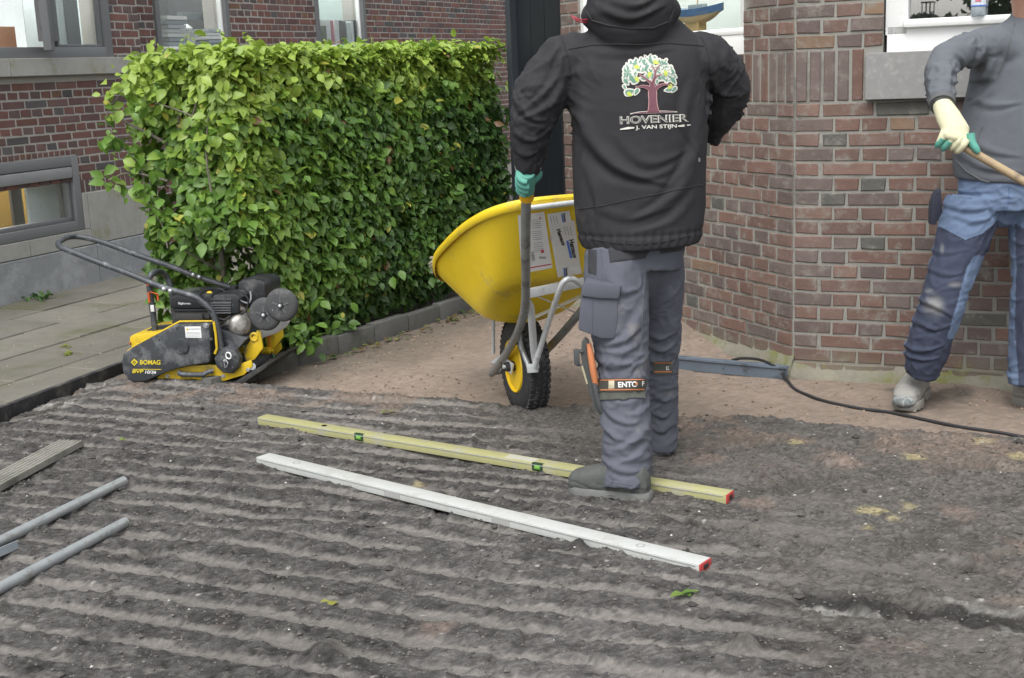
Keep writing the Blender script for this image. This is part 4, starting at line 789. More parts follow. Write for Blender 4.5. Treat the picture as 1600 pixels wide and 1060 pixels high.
# a few cut leaves and weeds on the ground
def leaf_cluster(name, centre, n, rad, s_, cols, up, lab, cat, seed, group=None, flat=False):
    r = np.random.default_rng(seed); V = []; C = []; F = []
    for k in range(n):
        ang = r.random() * 6.28; el = r.uniform(.05, .3) if flat else r.uniform(.3, 1.1); y = np.array([math.cos(ang) * math.cos(el), math.sin(ang) * math.cos(el), math.sin(el)]); nn = np.array([-math.cos(ang) * math.sin(el), -math.sin(ang) * math.sin(el), math.cos(el)]); x = np.cross(y, nn); c = np.array(centre) + np.array([r.normal(0, rad), r.normal(0, rad), up * r.random()]); s1 = s_ * r.uniform(.6, 1.3); n0 = len(V)
        V += list(c + (x * lv[:, 0:1] + y * lv[:, 1:2] + nn * lv[:, 2:3]) * s1); F += [tuple(i + n0 for i in f) for f in lf]; C += [np.array(cols[r.integers(len(cols))])] * 10
    return obj(name, fast_mesh(np.array(V), np.array(F), name, True, np.array(C)), leafm, label=lab, category=cat, group=group)
gr = [(0.10, 0.2, 0.03), (0.16, 0.27, 0.05), (0.07, 0.15, 0.03)]
leaf_cluster('weed', gnd(62, 472) + Z * .01, 26, .05, .045, [(.06, .13, .03), (.09, .17, .04)], .02, 'small green weed tuft growing at the foot of the bluestone plinth', 'weed', 1)
leaf_cluster('weed', gnd(38, 471) + Z * .01, 6, .02, .045, [(.05, .12, .02)], .01, 'single leafy weed left of the larger tuft by the plinth', 'weed', 2)
leaf_cluster('moss_clump', gnd(103, 545) + Z * .008, 14, .012, .022, [(.22, .26, .03)], .008, 'upper of two yellow moss clumps on the slab path', 'moss', 3, flat=True)
leaf_cluster('moss_clump', gnd(113, 557) + Z * .008, 18, .018, .022, [(.22, .26, .03)], .008, 'lower of two yellow moss clumps on the slab path', 'moss', 4, flat=True)
def gl_(px, py, zz=0.012): p = gnd(px, py, zz); p[2] = soil_h(p[0], p[1]) + 0.006; return p
leaf_cluster('fallen_leaf', gl_(1071, 932), 4, .008, .035, [(.17, .26, .05), (.12, .22, .04)], .004, 'green leaf sprig lying on the dark soil in front of the white level', 'leaf', 5, flat=True)
leaf_cluster('fallen_leaf', gl_(524, 934), 2, .006, .03, [(.3, .3, .06)], .003, 'narrow yellowish leaf lying alone on the furrows left of centre', 'leaf', 6, flat=True)
leaf_cluster('fallen_leaf', gl_(608, 644), 2, .006, .03, [(.2, .27, .06)], .003, 'small green leaf behind the yellow level near the sand edge', 'leaf', 7, flat=True)
leaf_cluster('fallen_leaf', gl_(193, 685), 2, .005, .024, [(.2, .27, .04)], .003, 'tiny green leaf on the soil in front of the compactor', 'leaf', 8, flat=True)
lit = []
r2 = np.random.default_rng(9)
leaf_pts = [k0 + kd * s_ + kn * (0.06 + abs(r2.normal(0, .05))) for s_ in r2.random(90) * 1.75]
V = []; F = []; C = []
for c in leaf_pts:
    ang = r2.random() * 6.28; el = r2.uniform(.0, .5); y = np.array([math.cos(ang) * math.cos(el), math.sin(ang) * math.cos(el), math.sin(el)]); nn = np.array([-math.cos(ang) * math.sin(el), -math.sin(ang) * math.sin(el), math.cos(el)]); x = np.cross(y, nn); n0 = len(V); c = np.array(c); c[2] = float(sand_h(c[None, :2])[0]) + .012; s1 = r2.uniform(.02, .045)
    V += list(c + (x * lv[:, 0:1] + y * lv[:, 1:2] + nn * lv[:, 2:3]) * s1); F += [tuple(i + n0 for i in f) for f in lf]; C += [np.array(random.choice([(.10, .16, .04), (.2, .22, .05), (.12, .09, .04), (.06, .1, .03)]))] * 10
obj('leaf_litter', fast_mesh(np.array(V), np.array(F), 'leaf_litter', True, np.array(C)), leafm, kind='stuff', label='hedge clippings and small weeds along the foot of the kerb')
# ================================================================== sticking flat prints onto surfaces
def bvh_of(*objs):
    V, F = [], []
    for o in objs:
        n = len(V); mw = o.matrix_world; V += [mw @ v.co for v in o.data.vertices]; F += [[i + n for i in p.vertices] for p in o.data.polygons]
    return BVHTree.FromPolygons(V, F)
def stick(bvh, px, py, off=0.0015):
    d = ray(px, py); d = d / np.linalg.norm(d); h = bvh.ray_cast(Vector(EYE), Vector(d))
    if h[0] is None: return None
    n = h[1] if h[1].dot(Vector(d)) < 0 else -h[1]
    return np.array(h[0] + n * off)
def text_mesh(txt, outline=0.0, subdiv=0, bold=0.0):
    cu = bpy.data.curves.new('t', 'FONT'); cu.body = txt; cu.size = 1; cu.align_x = 'CENTER'; cu.align_y = 'CENTER'; cu.resolution_u = 3; cu.offset = bold
    if outline: cu.fill_mode = 'NONE'; cu.bevel_depth = outline; cu.bevel_resolution = 0
    o = bpy.data.objects.new('t', cu); COL.objects.link(o); bpy.context.view_layer.update(); me = bpy.data.meshes.new_from_object(o.evaluated_get(bpy.context.evaluated_depsgraph_get())); bpy.data.objects.remove(o)
    v = np.array([q.co[:] for q in me.vertices]); f = [list(p.vertices) for p in me.polygons]; bpy.data.meshes.remove(me); return v, f
def letters(name, txt, cx, cy, wpx, hpx, ang, mat, bvh, parent, off=0.002, outline=0.0, shear=0.0, bold=0.0, vert=False):
    v, f = text_mesh(txt, outline, bold=bold); x0, x1 = v[:, 0].min(), v[:, 0].max(); y0, y1 = v[:, 1].min(), v[:, 1].max(); X = (v[:, 0] - (x0 + x1) / 2) / (x1 - x0) * wpx; Y = -(v[:, 1] - (y0 + y1) / 2) / (y1 - y0) * hpx; X = X - shear * Y
    a = math.radians(ang); px = cx + X * math.cos(a) - Y * math.sin(a); py = cy + X * math.sin(a) + Y * math.cos(a); P = []
    for i in range(len(v)):
        p = stick(bvh, px[i], py[i], off + v[i, 2] * 0); P.append(p)
    ok = [p is not None for p in P]; P = [p if p is not None else np.zeros(3) for p in P]; f = [q for q in f if all(ok[i] for i in q)]
    return obj(name, mesh_from(P, f, name), mat, parent)
def decal(name, poly, mat, bvh, parent, off=0.0012, nsub=1):
    """poly in photo pixels; filled as a fine fan of quads on the surface"""
    poly = np.array(poly, float); V = []; F = []
    if len(poly) == 4:
        n = max(2, nsub)
        for i in range(n + 1):
            for j in range(n + 1):
                a, b_ = i / n, j / n; q = (poly[0] * (1 - a) + poly[1] * a) * (1 - b_) + (poly[3] * (1 - a) + poly[2] * a) * b_; V.append(stick(bvh, *q, off))
        for i in range(n):
            for j in range(n): F.append((i * (n + 1) + j, (i + 1) * (n + 1) + j, (i + 1) * (n + 1) + j + 1, i * (n + 1) + j + 1))
    else:
        c = poly.mean(0); V = [stick(bvh, *c, off)] + [stick(bvh, *q, off) for q in poly]; F = [(0, 1 + i, 1 + (i + 1) % len(poly)) for i in range(len(poly))]
    F = [f for f in F if all(V[i] is not None for i in f)]; V = [q if q is not None else np.zeros(3) for q in V]
    return obj(name, mesh_from(V, F, name), mat, parent)
def ink(name, col, rough=0.5): return M(name, col, rough=rough, var=0.06, bump=0)
YEL = (0.62, 0.43, 0.018)
# ================================================================== PLATE COMPACTOR
CA = np.array([-1.782, 5.760]); CB = np.array([-1.267, 5.649]); ch_ = math.atan2(*(CB - CA)); cdir = np.array([math.sin(ch_), math.cos(ch_), 0]); cnor = np.array([-cdir[1], cdir[0], 0]); cnor = cnor if cnor[1] > 0 else -cnor
def cp(px, py, o=0.0): return on(px, py, CA, ch_, o)
compactor = empty('plate_compactor', (*(CA + CB) / 2, 0), label='yellow and black plate compactor parked at the edge of the soil by the hedge', category='plate compactor')
blk_c = M('compactor_black', (0.035, 0.039, 0.044), rough=0.6, var=0.3, scale=8, bump=0.25, dirt=(0.135, 0.14, 0.145), dirt_amt=0.46, dscale=9)
tube_c = M('handle_black', (0.05, 0.056, 0.064), rough=0.5, var=0.25, scale=20, bump=0.25, dirt=(0.17, 0.18, 0.19), dirt_amt=0.30, dscale=22)
yel_c = M('compactor_yellow', YEL, rough=0.45, var=0.12, scale=9, bump=0.1, dirt=(0.16, 0.13, 0.07), dirt_amt=0.33, dscale=10)
rub = M('rubber', (0.028, 0.029, 0.031), rough=0.75, var=0.25, bump=0.3, dirt=(0.10, 0.10, 0.10), dirt_amt=0.3, dscale=20)
alu = M('cast_alloy', (0.30, 0.29, 0.27), rough=0.45, metal=0.7, var=0.3, scale=20, bump=0.4, dirt=(0.10, 0.09, 0.07), dirt_amt=0.4, dscale=18)
galv = M('galvanised', (0.50, 0.52, 0.54), rough=0.38, metal=0.75, var=0.14, scale=25, bump=0.08, dirt=(0.30, 0.30, 0.29), dirt_amt=0.2)
engb = M('engine_black', (0.022, 0.024, 0.027), rough=0.38, var=0.3, bump=0.2, dirt=(0.09, 0.09, 0.09), dirt_amt=0.3, dscale=15)
org = M('orange_cord', (0.70, 0.13, 0.03), rough=0.6, bump=0)
def cpoly(name, pts, o0, o1, mat, bevel=0.003, parent=compactor): return part(name, B().prism([cp(x, y, 0) + cnor * o0 for x, y in pts], cnor * (o1 - o0)), mat, parent, bevel=bevel)
def bolt(pos, ax, r, parent, mat=None, h=0.008):
    return part('bolt', B().lathe(pos, ax, [(0, r * 1.35), (h * .3, r * 1.35), (h * .31, r), (h, r * .9)], 8), mat or galv, parent)
cpoly('base_plate', [(205, 592), (250, 601), (372, 605), (418, 574), (421, 568), (408, 572), (368, 596), (250, 594), (208, 585)], -0.02, 0.38, M('plate_steel', (0.05, 0.05, 0.05), rough=0.6, metal=0.4, var=0.3, bump=0.3, dirt=(0.14, 0.12, 0.10), dirt_amt=0.45))
fr = cpoly('frame_plate', [(247, 589), (262, 578), (300, 571), (330, 569), (360, 574), (394, 562), (396, 572), (383, 585), (354, 594), (300, 596), (252, 596)], -0.012, 0.0, yel_c)
cpoly('frame_plate', [(247, 589), (262, 578), (300, 571), (330, 569), (360, 574), (394, 562), (396, 572), (383, 585), (354, 594), (300, 596), (252, 596)], 0.34, 0.352, yel_c)
cpoly('cross_member', [(250, 594), (262, 584), (380, 575), (382, 584), (352, 592)], 0.0, 0.34, blk_c)
for (x, y) in ((262, 588), (349, 588), (388, 578), (331, 580)): bolt(cp(x, y, -0.012), -cnor, 0.0075, fr)
part('lifting_bar', B().tube([cp(280, 586, -.04), cp(281, 582, -.04), cp(284, 585, -.045), (cp(315, 586, -.05)), cp(322, 583, -.045), cp(333, 579, -.03)], [.010, .012, .012, .012, .012, .011], 10, smooth=3), tube_c, compactor)
# yellow console box at the handle side
yb = cpoly('console', [(197, 530), (198, 540), (203, 553), (262, 556), (262, 528), (258, 521), (240, 522), (201, 526)], 0.03, 0.34, yel_c, 0.006)
for (x, y) in ((203, 536.5), (219, 536)): bolt(cp(x, y, 0.029), -cnor, 0.006, yb, M('rust', (0.30, 0.13, 0.07), rough=0.8))
cpoly('console_slot', [(212, 523.5), (213, 522.8), (243, 521), (244, 522)], 0.10, 0.22, blk_c, 0)
# belt guard
gd_ = cpoly('belt_guard', [(201, 550), (214, 540), (281, 504.5), (335, 503.5), (337, 549), (335, 563), (309, 566.5), (285, 572), (262, 580), (247, 587), (236, 591.5), (222, 593), (209, 590), (201, 577), (199, 562)], -0.055, 0.03, blk_c, 0.010)
part('edge_strip', B().tube([cp(200, 549, 0.0), cp(214, 539, -.01), cp(281, 502.5, -.02), cp(333, 502, -.02)], 0.0045, 8), yel_c, compactor)
part('edge_strip', B().tube([cp(334, 503, -.05), cp(337, 522, -.05), cp(339, 545, -.05), cp(336, 553, -.05)], 0.006, 8), yel_c, compactor)
part('belt_boss', B().lathe(cp(284, 541, -0.055), -cnor, [(0, .038), (.008, .034), (.010, .020), (.006, .001)], 22), blk_c, gd_)
bolt(cp(322, 509, -.056), -cnor, .010, gd_); 
gb = bvh_of(gd_)
yi = ink('print_yellow', (0.62, 0.50, 0.03)); wi = ink('print_white', (0.75, 0.76, 0.75)); bi = ink('print_black', (0.02, 0.02, 0.022))
letters('lettering', 'BOMAG', 235, 566.3, 32, 7.4, 0.5, yi, gb, gd_, bold=0.03)
letters('lettering', 'BVP', 216, 580.5, 17, 5.2, 0.5, yi, gb, gd_, bold=0.03, shear=0.2)
letters('lettering', '10/36', 236, 581.5, 17, 5.0, 0.5, wi, gb, gd_, bold=0.02, shear=0.2)
decal('logo_bar', [(208, 576.6), (252, 577.0), (252, 578.0), (208, 577.6)], yi, gb, gd_)
decal('logo_diamond', [(204.5, 566), (210, 560.5), (215.8, 566), (210, 572)], yi, gb, gd_); decal('logo_diamond_core', [(207.3, 566), (210, 563.3), (213, 566), (210, 569)], bi, gb, gd_, 0.0022); decal('logo_diamond_dot', [(209, 566), (210.3, 564.8), (211.6, 566), (210.3, 567.4)], yi, gb, gd_, 0.003)
lb = decal('warning_label', [(288.8, 510.6), (313.8, 510.2), (315.3, 528), (290.4, 527.8)], wi, gb, gd_, 0.0015)
gtr = ink('print_grey', (0.25, 0.26, 0.28)); letters('label_text', 'WARNING', 304.5, 514.3, 18, 2.6, -.5, gtr, gb, gd_, 0.0025)
decal('label_triangle', [(290.6, 516.2), (293.0, 512.2), (295.2, 516.2)], yi, gb, gd_, 0.0026)
for k in range(4): decal('label_line', [(291 + .2 * k, 519.2 + k * 2.1), (312.5 + .2 * k, 519 + k * 2.1), (312.5 + .2 * k, 519.45 + k * 2.1), (291 + .2 * k, 519.65 + k * 2.1)], gtr, gb, gd_, 0.0025)
# exciter cover with cotter ring
ex = part('drive_cover', B().lathe(cp(356, 563, -0.03), -cnor, [(-.03, .062), (0, .064), (.012, .060), (.018, .045), (.020, .001)], 9), blk_c, compactor, bevel=0.003)
def torus(c, n_, R_, r_, N=20):
    n_ = np.array(n_, float) / np.linalg.norm(n_); u = np.cross(n_, Z); u = u / np.linalg.norm(u) if np.linalg.norm(u) > .1 else np.array([1.0, 0, 0]); w_ = np.cross(n_, u); b = B(); b.tube([c + (u * math.cos(2 * math.pi * k / N) + w_ * math.sin(2 * math.pi * k / N)) * R_ for k in range(N + 1)], r_, 7, cap=False); return b
part('key_ring', torus(cp(357, 556, -.062), cnor + np.array([.3, 0, 0]), .0145, .0032), wi, compactor)
part('cotter_pin', B().tube([cp(354, 560, -.06), cp(350, 564, -.065), cp(352, 575, -.062)], .0028, 6).tube([cp(353, 562, -.06), cp(356, 568, -.064), cp(354, 574, -.062)], .0028, 6).ball(cp(351, 564, -.064), .008, 8), galv, compactor)
# engine
en = part('engine_block', B().box(cp(325, 500, .19), .22, .22, .14, (cdir, cnor, Z), .012), engb, compactor)
af = cpoly('air_filter', [(262, 484), (263, 468), (270, 462), (300, 459), (326, 462), (330, 484)], 0.02, 0.20, engb, 0.010)
cpoly('air_filter_base', [(265, 488), (264, 484.5), (329, 484.5), (328, 488)], 0.015, 0.205, engb, 0.002)
cpoly('muffler_box', [(269, 501), (267, 489), (323, 489), (323, 501)], 0.03, 0.19, M('muffler', (0.10, 0.098, 0.092), rough=0.65, metal=0.3, var=0.3, bump=0.5), 0.006)
letters('engine_lettering', 'Bigboven', 288.3, 474.6, 19.5, 4.6, 1, wi, bvh_of(af), af, bold=0.03)
part('filter_dome', B().lathe(cp(300, 463, .12), Z, [(0, .060), (.014, .062), (.024, .058), (.034, .035), (.036, .001)], 22), M('chrome', (0.55, 0.56, 0.57), rough=0.22, metal=0.9, var=0.2, bump=0.05), compactor)
part('fuel_cap', B().lathe(cp(327, 462, .06) , np.array([.2, -.4, .9]), [(0, .016), (.012, .016), (.018, .010), (.018, .001)], 12), yel_c, compactor)
sh_ = cpoly('cooling_shroud', [(325, 494), (322, 472), (330, 463), (362, 461), (370, 468), (368, 492)], 0.03, 0.17, engb, 0.007)
for k in range(5): part('fin', B().box(cp(344.5, 473.5 + 3.9 * k, 0.026), .105, .010, .0055, (cdir, cnor, Z), .001), M('fin_grey', (0.10, 0.105, 0.11), rough=0.5, bump=0), sh_, smooth=False)
for k in range(9): part('louvre', B().box(cp(332 + 3.5 * k, 467.4, 0.03), .006, .01, .008, (cdir, cnor, Z)), M('fin_grey', (0.1, .105, .11)), sh_, smooth=False)
cpoly('fuel_tank', [(352, 470), (351, 450), (358, 446), (388, 446), (395, 454), (396, 478), (388, 492), (368, 492)], 0.14, 0.34, engb, 0.012)
part('tank_cap', B().lathe(cp(366, 452, .2), Z, [(0, .02), (.016, .02), (.02, .012)], 12), engb, compactor)
ck = B(); rg = []
for k, (x, y, r0) in enumerate([(343, 520, .030), (352, 516, .045), (362, 512, .058), (372, 507, .062), (381, 503, .055), (387, 500, .035), (389, 499, .01)]):
    c = cp(x, y, .09); rg.append([c + (cnor * math.cos(t) * 1.0 + Z * math.sin(t) * 1.05) * r0 * (1 + .07 * math.sin(3 * t + k)) for t in np.linspace(0, 2 * math.pi, 19)[:-1]])
part('crankcase', ck.rings(rg), alu, compactor)
part('crank_cover', B().lathe(cp(375, 508, .04), -cnor * .8 + cdir * .5 + Z * .2, [(-.01, .052), (.012, .050), (.022, .040), (.026, .020), (.026, .001)], 16), alu, compactor)
for k in range(5): part('crank_fin', B().box(cp(344 + 3.2 * k, 514 - .8 * k, .025), .005, .03, .02, (cdir, cnor, Z), .001), engb, compactor, smooth=False)
part('carburettor', B().ball(cp(371, 477, .05), (.02, .02, .022), 10).ball(cp(379, 483, .05), (.014, .014, .012), 8).tube([cp(366, 473, .05), cp(385, 486, .05)], .006, 8), M('carb', (0.16, 0.14, 0.13), rough=0.5, metal=.5, var=.4, bump=.4), compactor)
part('starter_hose', B().tube([cp(376, 470, .04), cp(388, 474, .03), cp(392, 466, .05), cp(391, 456, .1)], .004, 7, smooth=4), M('pale_hose', (0.2, 0.22, 0.23), rough=0.5, bump=0), compactor)
part('engine_foot', B().prism([cp(330, 520, .0), cp(330, 510, 0), cp(385, 530, 0), cp(372, 545, 0), cp(338, 555, 0)], cnor * .3), blk_c, compactor, bevel=.004)
cab = M('cable_black', (.022, .022, .024), rough=.55, bump=.1)
part('throttle_cable', B().tube([cp(330, 487, -.045), cp(310, 470, -.05), cp(318, 455, .05), cp(345, 452, .12), cp(362, 466, .06)], .0032, 6, smooth=5), cab, compactor)
part('plug_lead', B().tube([cp(372, 470, .03), cp(382, 462, .02), cp(388, 470, .02), cp(384, 486, .02), cp(376, 492, .02)], .0042, 6, smooth=5), cab, compactor)
part('fuel_line', B().tube([cp(360, 494, .02), cp(350, 500, .0), cp(342, 498, .01), cp(338, 508, .02)], .004, 6, smooth=4), cab, compactor)
for (x, y) in ((220, 552), (248, 530), (276, 512), (300, 562), (325, 556), (240, 586), (330, 530)): bolt(cp(x, y, -.055), -cnor, .0052, gd_, M('dull_bolt', (.14, .14, .14), rough=.5, metal=.5, bump=0), .005)
for (x, y) in ((348, 552), (366, 556), (364, 574), (347, 572)): bolt(cp(x, y, -.045), -cnor, .0045, ex, M('dull_bolt', (.14, .14, .14)), .006)
for k in range(4): part('cylinder_fin', B().box(cp(338 + 2 * k, 500 + 4.5 * k, .035), .035, .05, .005, (cdir, cnor, Z), .001), alu, compactor, smooth=False)
part('exhaust_guard', B().box(cp(296, 495, .015), .13, .006, .03, (cdir, cnor, Z), .002), M('guard_grey', (.06, .06, .058), rough=.6, metal=.3, bump=.3), compactor)
# yellow front bracket
cpoly('front_bracket', [(374, 552), (383, 537), (395, 520), (400, 522), (404, 548), (391, 566), (378, 570)], 0.05, 0.062, yel_c); cpoly('front_bracket', [(374, 552), (383, 537), (395, 520), (400, 522), (404, 548), (391, 566), (378, 570)], 0.30, 0.312, yel_c)
part('tow_eye', torus(cp(397, 527, .05), cnor, .017, .006), yel_c, compactor)
part('water_valve', B().lathe(cp(409, 548, .30), cdir, [(0, .018), (.045, .018), (.05, .01), (.06, .01)], 12), yel_c, compactor)
part('valve_tag', B().tube([cp(420, 522, .3), cp(421, 540, .3), cp(427, 553, .3)], .0028, 6).tube([cp(423, 520, .3), cp(421, 530, .3)], .0025, 6), org, compactor)
part('hose', B().tube([cp(412, 535, .33), cp(418, 528, .33), cp(422, 545, .33), cp(431, 563, .33)], .005, 8, smooth=4), M('green_hose', (0.05, 0.22, 0.10), rough=.4, bump=0), compactor)
# drawbar and guide handle
part('guide_handle', B().tube([cp(346, 545, -.03), cp(343, 525, -.03), cp(337, 502, -.03), cp(330, 487, -.03), cp(318, 474, -.03), cp(300.5, 462.5, -.03), cp(258, 450.5, -.03), cp(201.5, 428, -.03), cp(150, 408.5, -.03), cp(111, 393, -.03), cp(97, 387.5, -.02), cp(91.5, 383.5, .02), cp(92, 379, .09), cp(99, 374, .20), cp(107, 371, .29), cp(117, 370, .345), cp(132, 371.5, .36), cp(160, 378.5, .36), cp(218.5, 400, .36), cp(270, 417.5, .36), cp(300.5, 430, .36), cp(340, 443, .36), cp(362, 450, .36)], 0.0135, 14, smooth=5), tube_c, compactor)
for (x, y, o) in ((256, 452, -.046), (266, 455, -.046), (302, 429.5, .344), (311.5, 433, .344)):
    part('handle_bolt', B().ball(cp(x, y, o), (.0115, .0115, .0115), 10), galv, compactor)
part('lifting_frame', B().tube([cp(243, 521, .1), cp(239, 490, .1), cp(235.5, 464.5, .1), cp(233, 440, .1), cp(236, 430, .11), cp(244, 425, .15), cp(253, 426, .22), cp(261, 434, .25), cp(266, 448, .25), cp(270, 470, .25), cp(276, 520, .25)], 0.0145, 12, smooth=4), tube_c, compactor)
part('orange_strap', B().box(cp(236.5, 444, .085), .034, .036, .006, (cdir, cnor, Z + cdir * .1), .001).tube([cp(232, 457, .08), cp(233.5, 473, .08)], .005, 6).tube([cp(246, 459, .1), cp(247, 470, .1)], .005, 6).tube([cp(234, 456, .09), cp(246, 460, .09)], .003, 6), org, compactor)
part('handle_sticker', B().box(cp(238, 482, .083), .018, .004, .032, (cdir, cnor, Z), .001), wi, compactor)
# transport wheels on their folded bracket
rub2 = M('grey_rubber', (0.060, 0.062, 0.064), rough=0.75, var=0.2, bump=0.2, dirt=(0.13, 0.13, 0.13), dirt_amt=0.3, dscale=20)
def small_wheel(x, y, o):
    c = cp(x, y, o); w_ = part('wheel', B().lathe(c - cnor * .02, cnor, [(-.002, .052), (0, .066), (.006, .074), (.018, .077), (.030, .074), (.036, .066), (.038, .052)], 28), rub2, compactor)
    part('rim', B().lathe(c - cnor * .022, cnor, [(-.004, .001), (-.004, .014), (.004, .016), (.014, .036), (.004, .040), (.000, .044), (.004, .047)], 24), M('rim_black', (.010, .010, .011), rough=.5, bump=0), w_)
    for k in range(5):
        a = k * 2 * math.pi / 5 + .3; d = cdir * math.cos(a) + Z * math.sin(a); part('spoke', B().box(c - cnor * .021 + d * .027, .028, .006, .008, (d, cnor, np.cross(d, cnor)), .001), M('fin_grey', (0.1, .105, .11)), w_, smooth=False)
    part('hub_nut', B().ball(c - cnor * .028, .0105, 9), galv, w_)
small_wheel(415, 491, .03); small_wheel(441, 476.5, .02)
br = [(433, 473), (442, 473), (452, 486), (452.5, 503), (446, 512), (432, 521), (414, 527), (399, 536), (391, 549), (393, 562), (402, 570), (395, 576), (383, 567), (380.5, 551), (384, 535), (394, 523), (410, 514), (425, 509), (437, 503), (441, 494), (438, 482)]
part('wheel_bracket', B().prism([cp(x, y, .16) for x, y in br], cnor * .008), M('bracket_grey', (0.42, 0.43, 0.43), rough=.45, metal=.3, var=.12, bump=.08, dirt=(.28, .27, .25), dirt_amt=.25), compactor, bevel=.001)
part('bracket_roller', B().tube([cp(394, 573, .05), cp(394, 573, .36)], .017, 16), galv, compactor)
part('wheel_axle', B().tube([cp(428, 484, -.0), cp(436, 480, .30)], .008, 10), galv, compactor)
# heap pushed up in front of the plate: part of the soil edge

# ================================================================== WHEELBARROW
WH = math.radians(-18.4); fw = np.array([math.sin(WH), math.cos(WH), 0]); lf_ = np.array([-math.cos(WH), math.sin(WH), 0])
AX = np.array([0.048, 5.085, 0.168])          # wheel centre: the tyre has sunk a little into the sand
def wp(a, l, z): return np.array([AX[0], AX[1], 0]) + fw * a + lf_ * l + Z * z
barrow = empty('wheelbarrow', (AX[0], AX[1], 0), label='yellow wheelbarrow with galvanised frame held by the worker in the black jacket', category='wheelbarrow')
yt = M('tray_yellow', (0.90, 0.64, 0.025), rough=0.42, var=0.07, scale=5, bump=0.06, bscale=60, dirt=(0.50, 0.40, 0.16), dirt_amt=0.16, dscale=7)
zinc = M('zinc_tube', (0.68, 0.70, 0.71), rough=0.36, metal=0.35, var=0.14, scale=16, bump=0.06, dirt=(0.36, 0.36, 0.34), dirt_amt=0.2, dscale=20)
steel = M('grey_steel', (0.33, 0.34, 0.34), rough=0.42, metal=0.5, var=0.2, scale=14, bump=0.12, dirt=(0.12, 0.12, 0.11), dirt_amt=0.3, dscale=16)
def AL(p): q = p - np.array([AX[0], AX[1], 0]); return q @ fw, q @ lf_, p[2]
# tray: nested rounded outlines from the rolled rim down to the floor
def sup(a0, a1, wr, wfr, n, e=3.4, e2=2.6):
    out = []
    for k in range(n):
        t = 2 * math.pi * k / n; c, s_ = math.cos(t), math.sin(t); ee = e2 if c > 0 else e
        x = math.copysign(abs(c) ** (2 / ee), c); y = math.copysign(abs(s_) ** (2 / ee), s_)
        a = (a0 + a1) / 2 + (a1 - a0) / 2 * x; wdt = wr + (wfr - wr) * (x * .5 + .5); out.append((a, wdt * y))
    return out
lipA = AL(at(670, 416, 5.46)); rearA = AL(at(860, 312, 4.50))
def zrim(a): t = (a - rearA[0]) / (lipA[0] - rearA[0]); return rearA[2] + (lipA[2] - rearA[2]) * t + 0.006 * math.sin(math.pi * min(1, max(0, t))) - 0.05 * max(0, t - .8) / .2
N_ = 72; a_front = lipA[0] + 0.05; a_rear = rearA[0] - 0.02
bot_r = AL(at(835, 445, 4.72)); bot_f = AL(at(783, 496, 4.98))
def zbot(a): t = (a - bot_r[0]) / (bot_f[0] - bot_r[0]); return bot_r[2] + (bot_f[2] - bot_r[2]) * t
O0 = sup(a_rear, a_front, 0.325, 0.265, N_, 3.6, 4.4); O1 = sup(bot_r[0] + .02, bot_f[0] + .06, 0.215, 0.20, N_, 4, 3.4)
rings_ = []
def lerp_ring(t, grow=0.0, dz=0.0):
    out = []
    for (a, l), (a2, l2) in zip(O0, O1):
        z0, z1 = zrim(a), zbot(a2); tt = t; z = z0 + (z1 - z0) * tt; aa, ll = a + (a2 - a) * tt ** 1.08, l + (l2 - l) * tt ** 1.15; r_ = math.hypot(aa + .08, ll) + 1e-6; out.append(wp(aa + (aa + .08) / r_ * grow, ll + ll / r_ * grow, z + dz))
    return out
prof = [(0.045, .014, -.012), (0.028, .019, -.010), (0.005, .019, .002), (0.0, .014, .008), (0.0, .004, .008), (0.012, .0, 0), (0.10, 0, 0), (0.22, 0, 0), (0.36, 0, 0), (0.52, 0, 0), (0.68, 0, 0), (0.82, 0, 0), (0.92, -.006, 0), (0.985, -.025, 0), (1.0, -.06, -.002)]
outer = [lerp_ring(t, g, z) for t, g, z in prof]
cen = [sum(outer[-1]) / N_ + (q - sum(outer[-1]) / N_) * .4 for q in outer[-1]]
inner = [[q + (sum(r_) / N_ - q) * .015 + Z * .004 for q in r_] for r_ in outer[4:]]
b = B(); b.rings(outer + [cen], cap=False); b.f.append(tuple(len(outer) * N_ + k for k in range(N_)))
b.rings([outer[3]] + inner + [[q + Z * .004 for q in cen]], cap=False); b.f.append(tuple(len(b.v) - N_ + k for k in range(N_)))
tray = part('tray', b, yt, barrow, fixn=False) if False else obj('tray', b.mesh('tray', smooth=True), yt, barrow)
# dried mortar on the lip
cr = B(); r_ = np.random.default_rng(3)
for k in range(60):
    t = k / 60; i = int(4 + 9 * t); q = outer[3][int((N_ * .02 + t * 13)) % N_]; cr.ball(q + Z * .004 + r_.normal(0, .006, 3), (.011 * r_.uniform(.5, 1.4), .010 * r_.uniform(.5, 1.4), .006), 6)
part('dried_mortar', cr, M('dried_mortar', (0.30, 0.27, 0.22), rough=.95, bump=.6), tray, kind='stuff')
tb = bvh_of(tray)
paper = ink('sticker_paper', (0.84, 0.83, 0.82)); blue = ink('print_blue', (0.10, 0.20, 0.62)); red = ink('print_red', (0.60, 0.05, 0.10))
s1 = decal('label_sheet', [(809, 336), (850, 330), (863, 418), (815, 427)], paper, tb, tray, 0.003, 6)
decal('label_line', [(827, 417), (861, 411), (861.4, 412.6), (827.2, 418.6)], red, tb, tray, 0.0042); decal('label_mark', [(844.5, 389.5), (849, 389), (849.6, 394), (845, 394.6)], red, tb, tray, 0.0042); decal('label_mark', [(842.5, 338.5), (844.5, 338.2), (844.8, 341), (842.8, 341.3)], red, tb, tray, 0.0042)
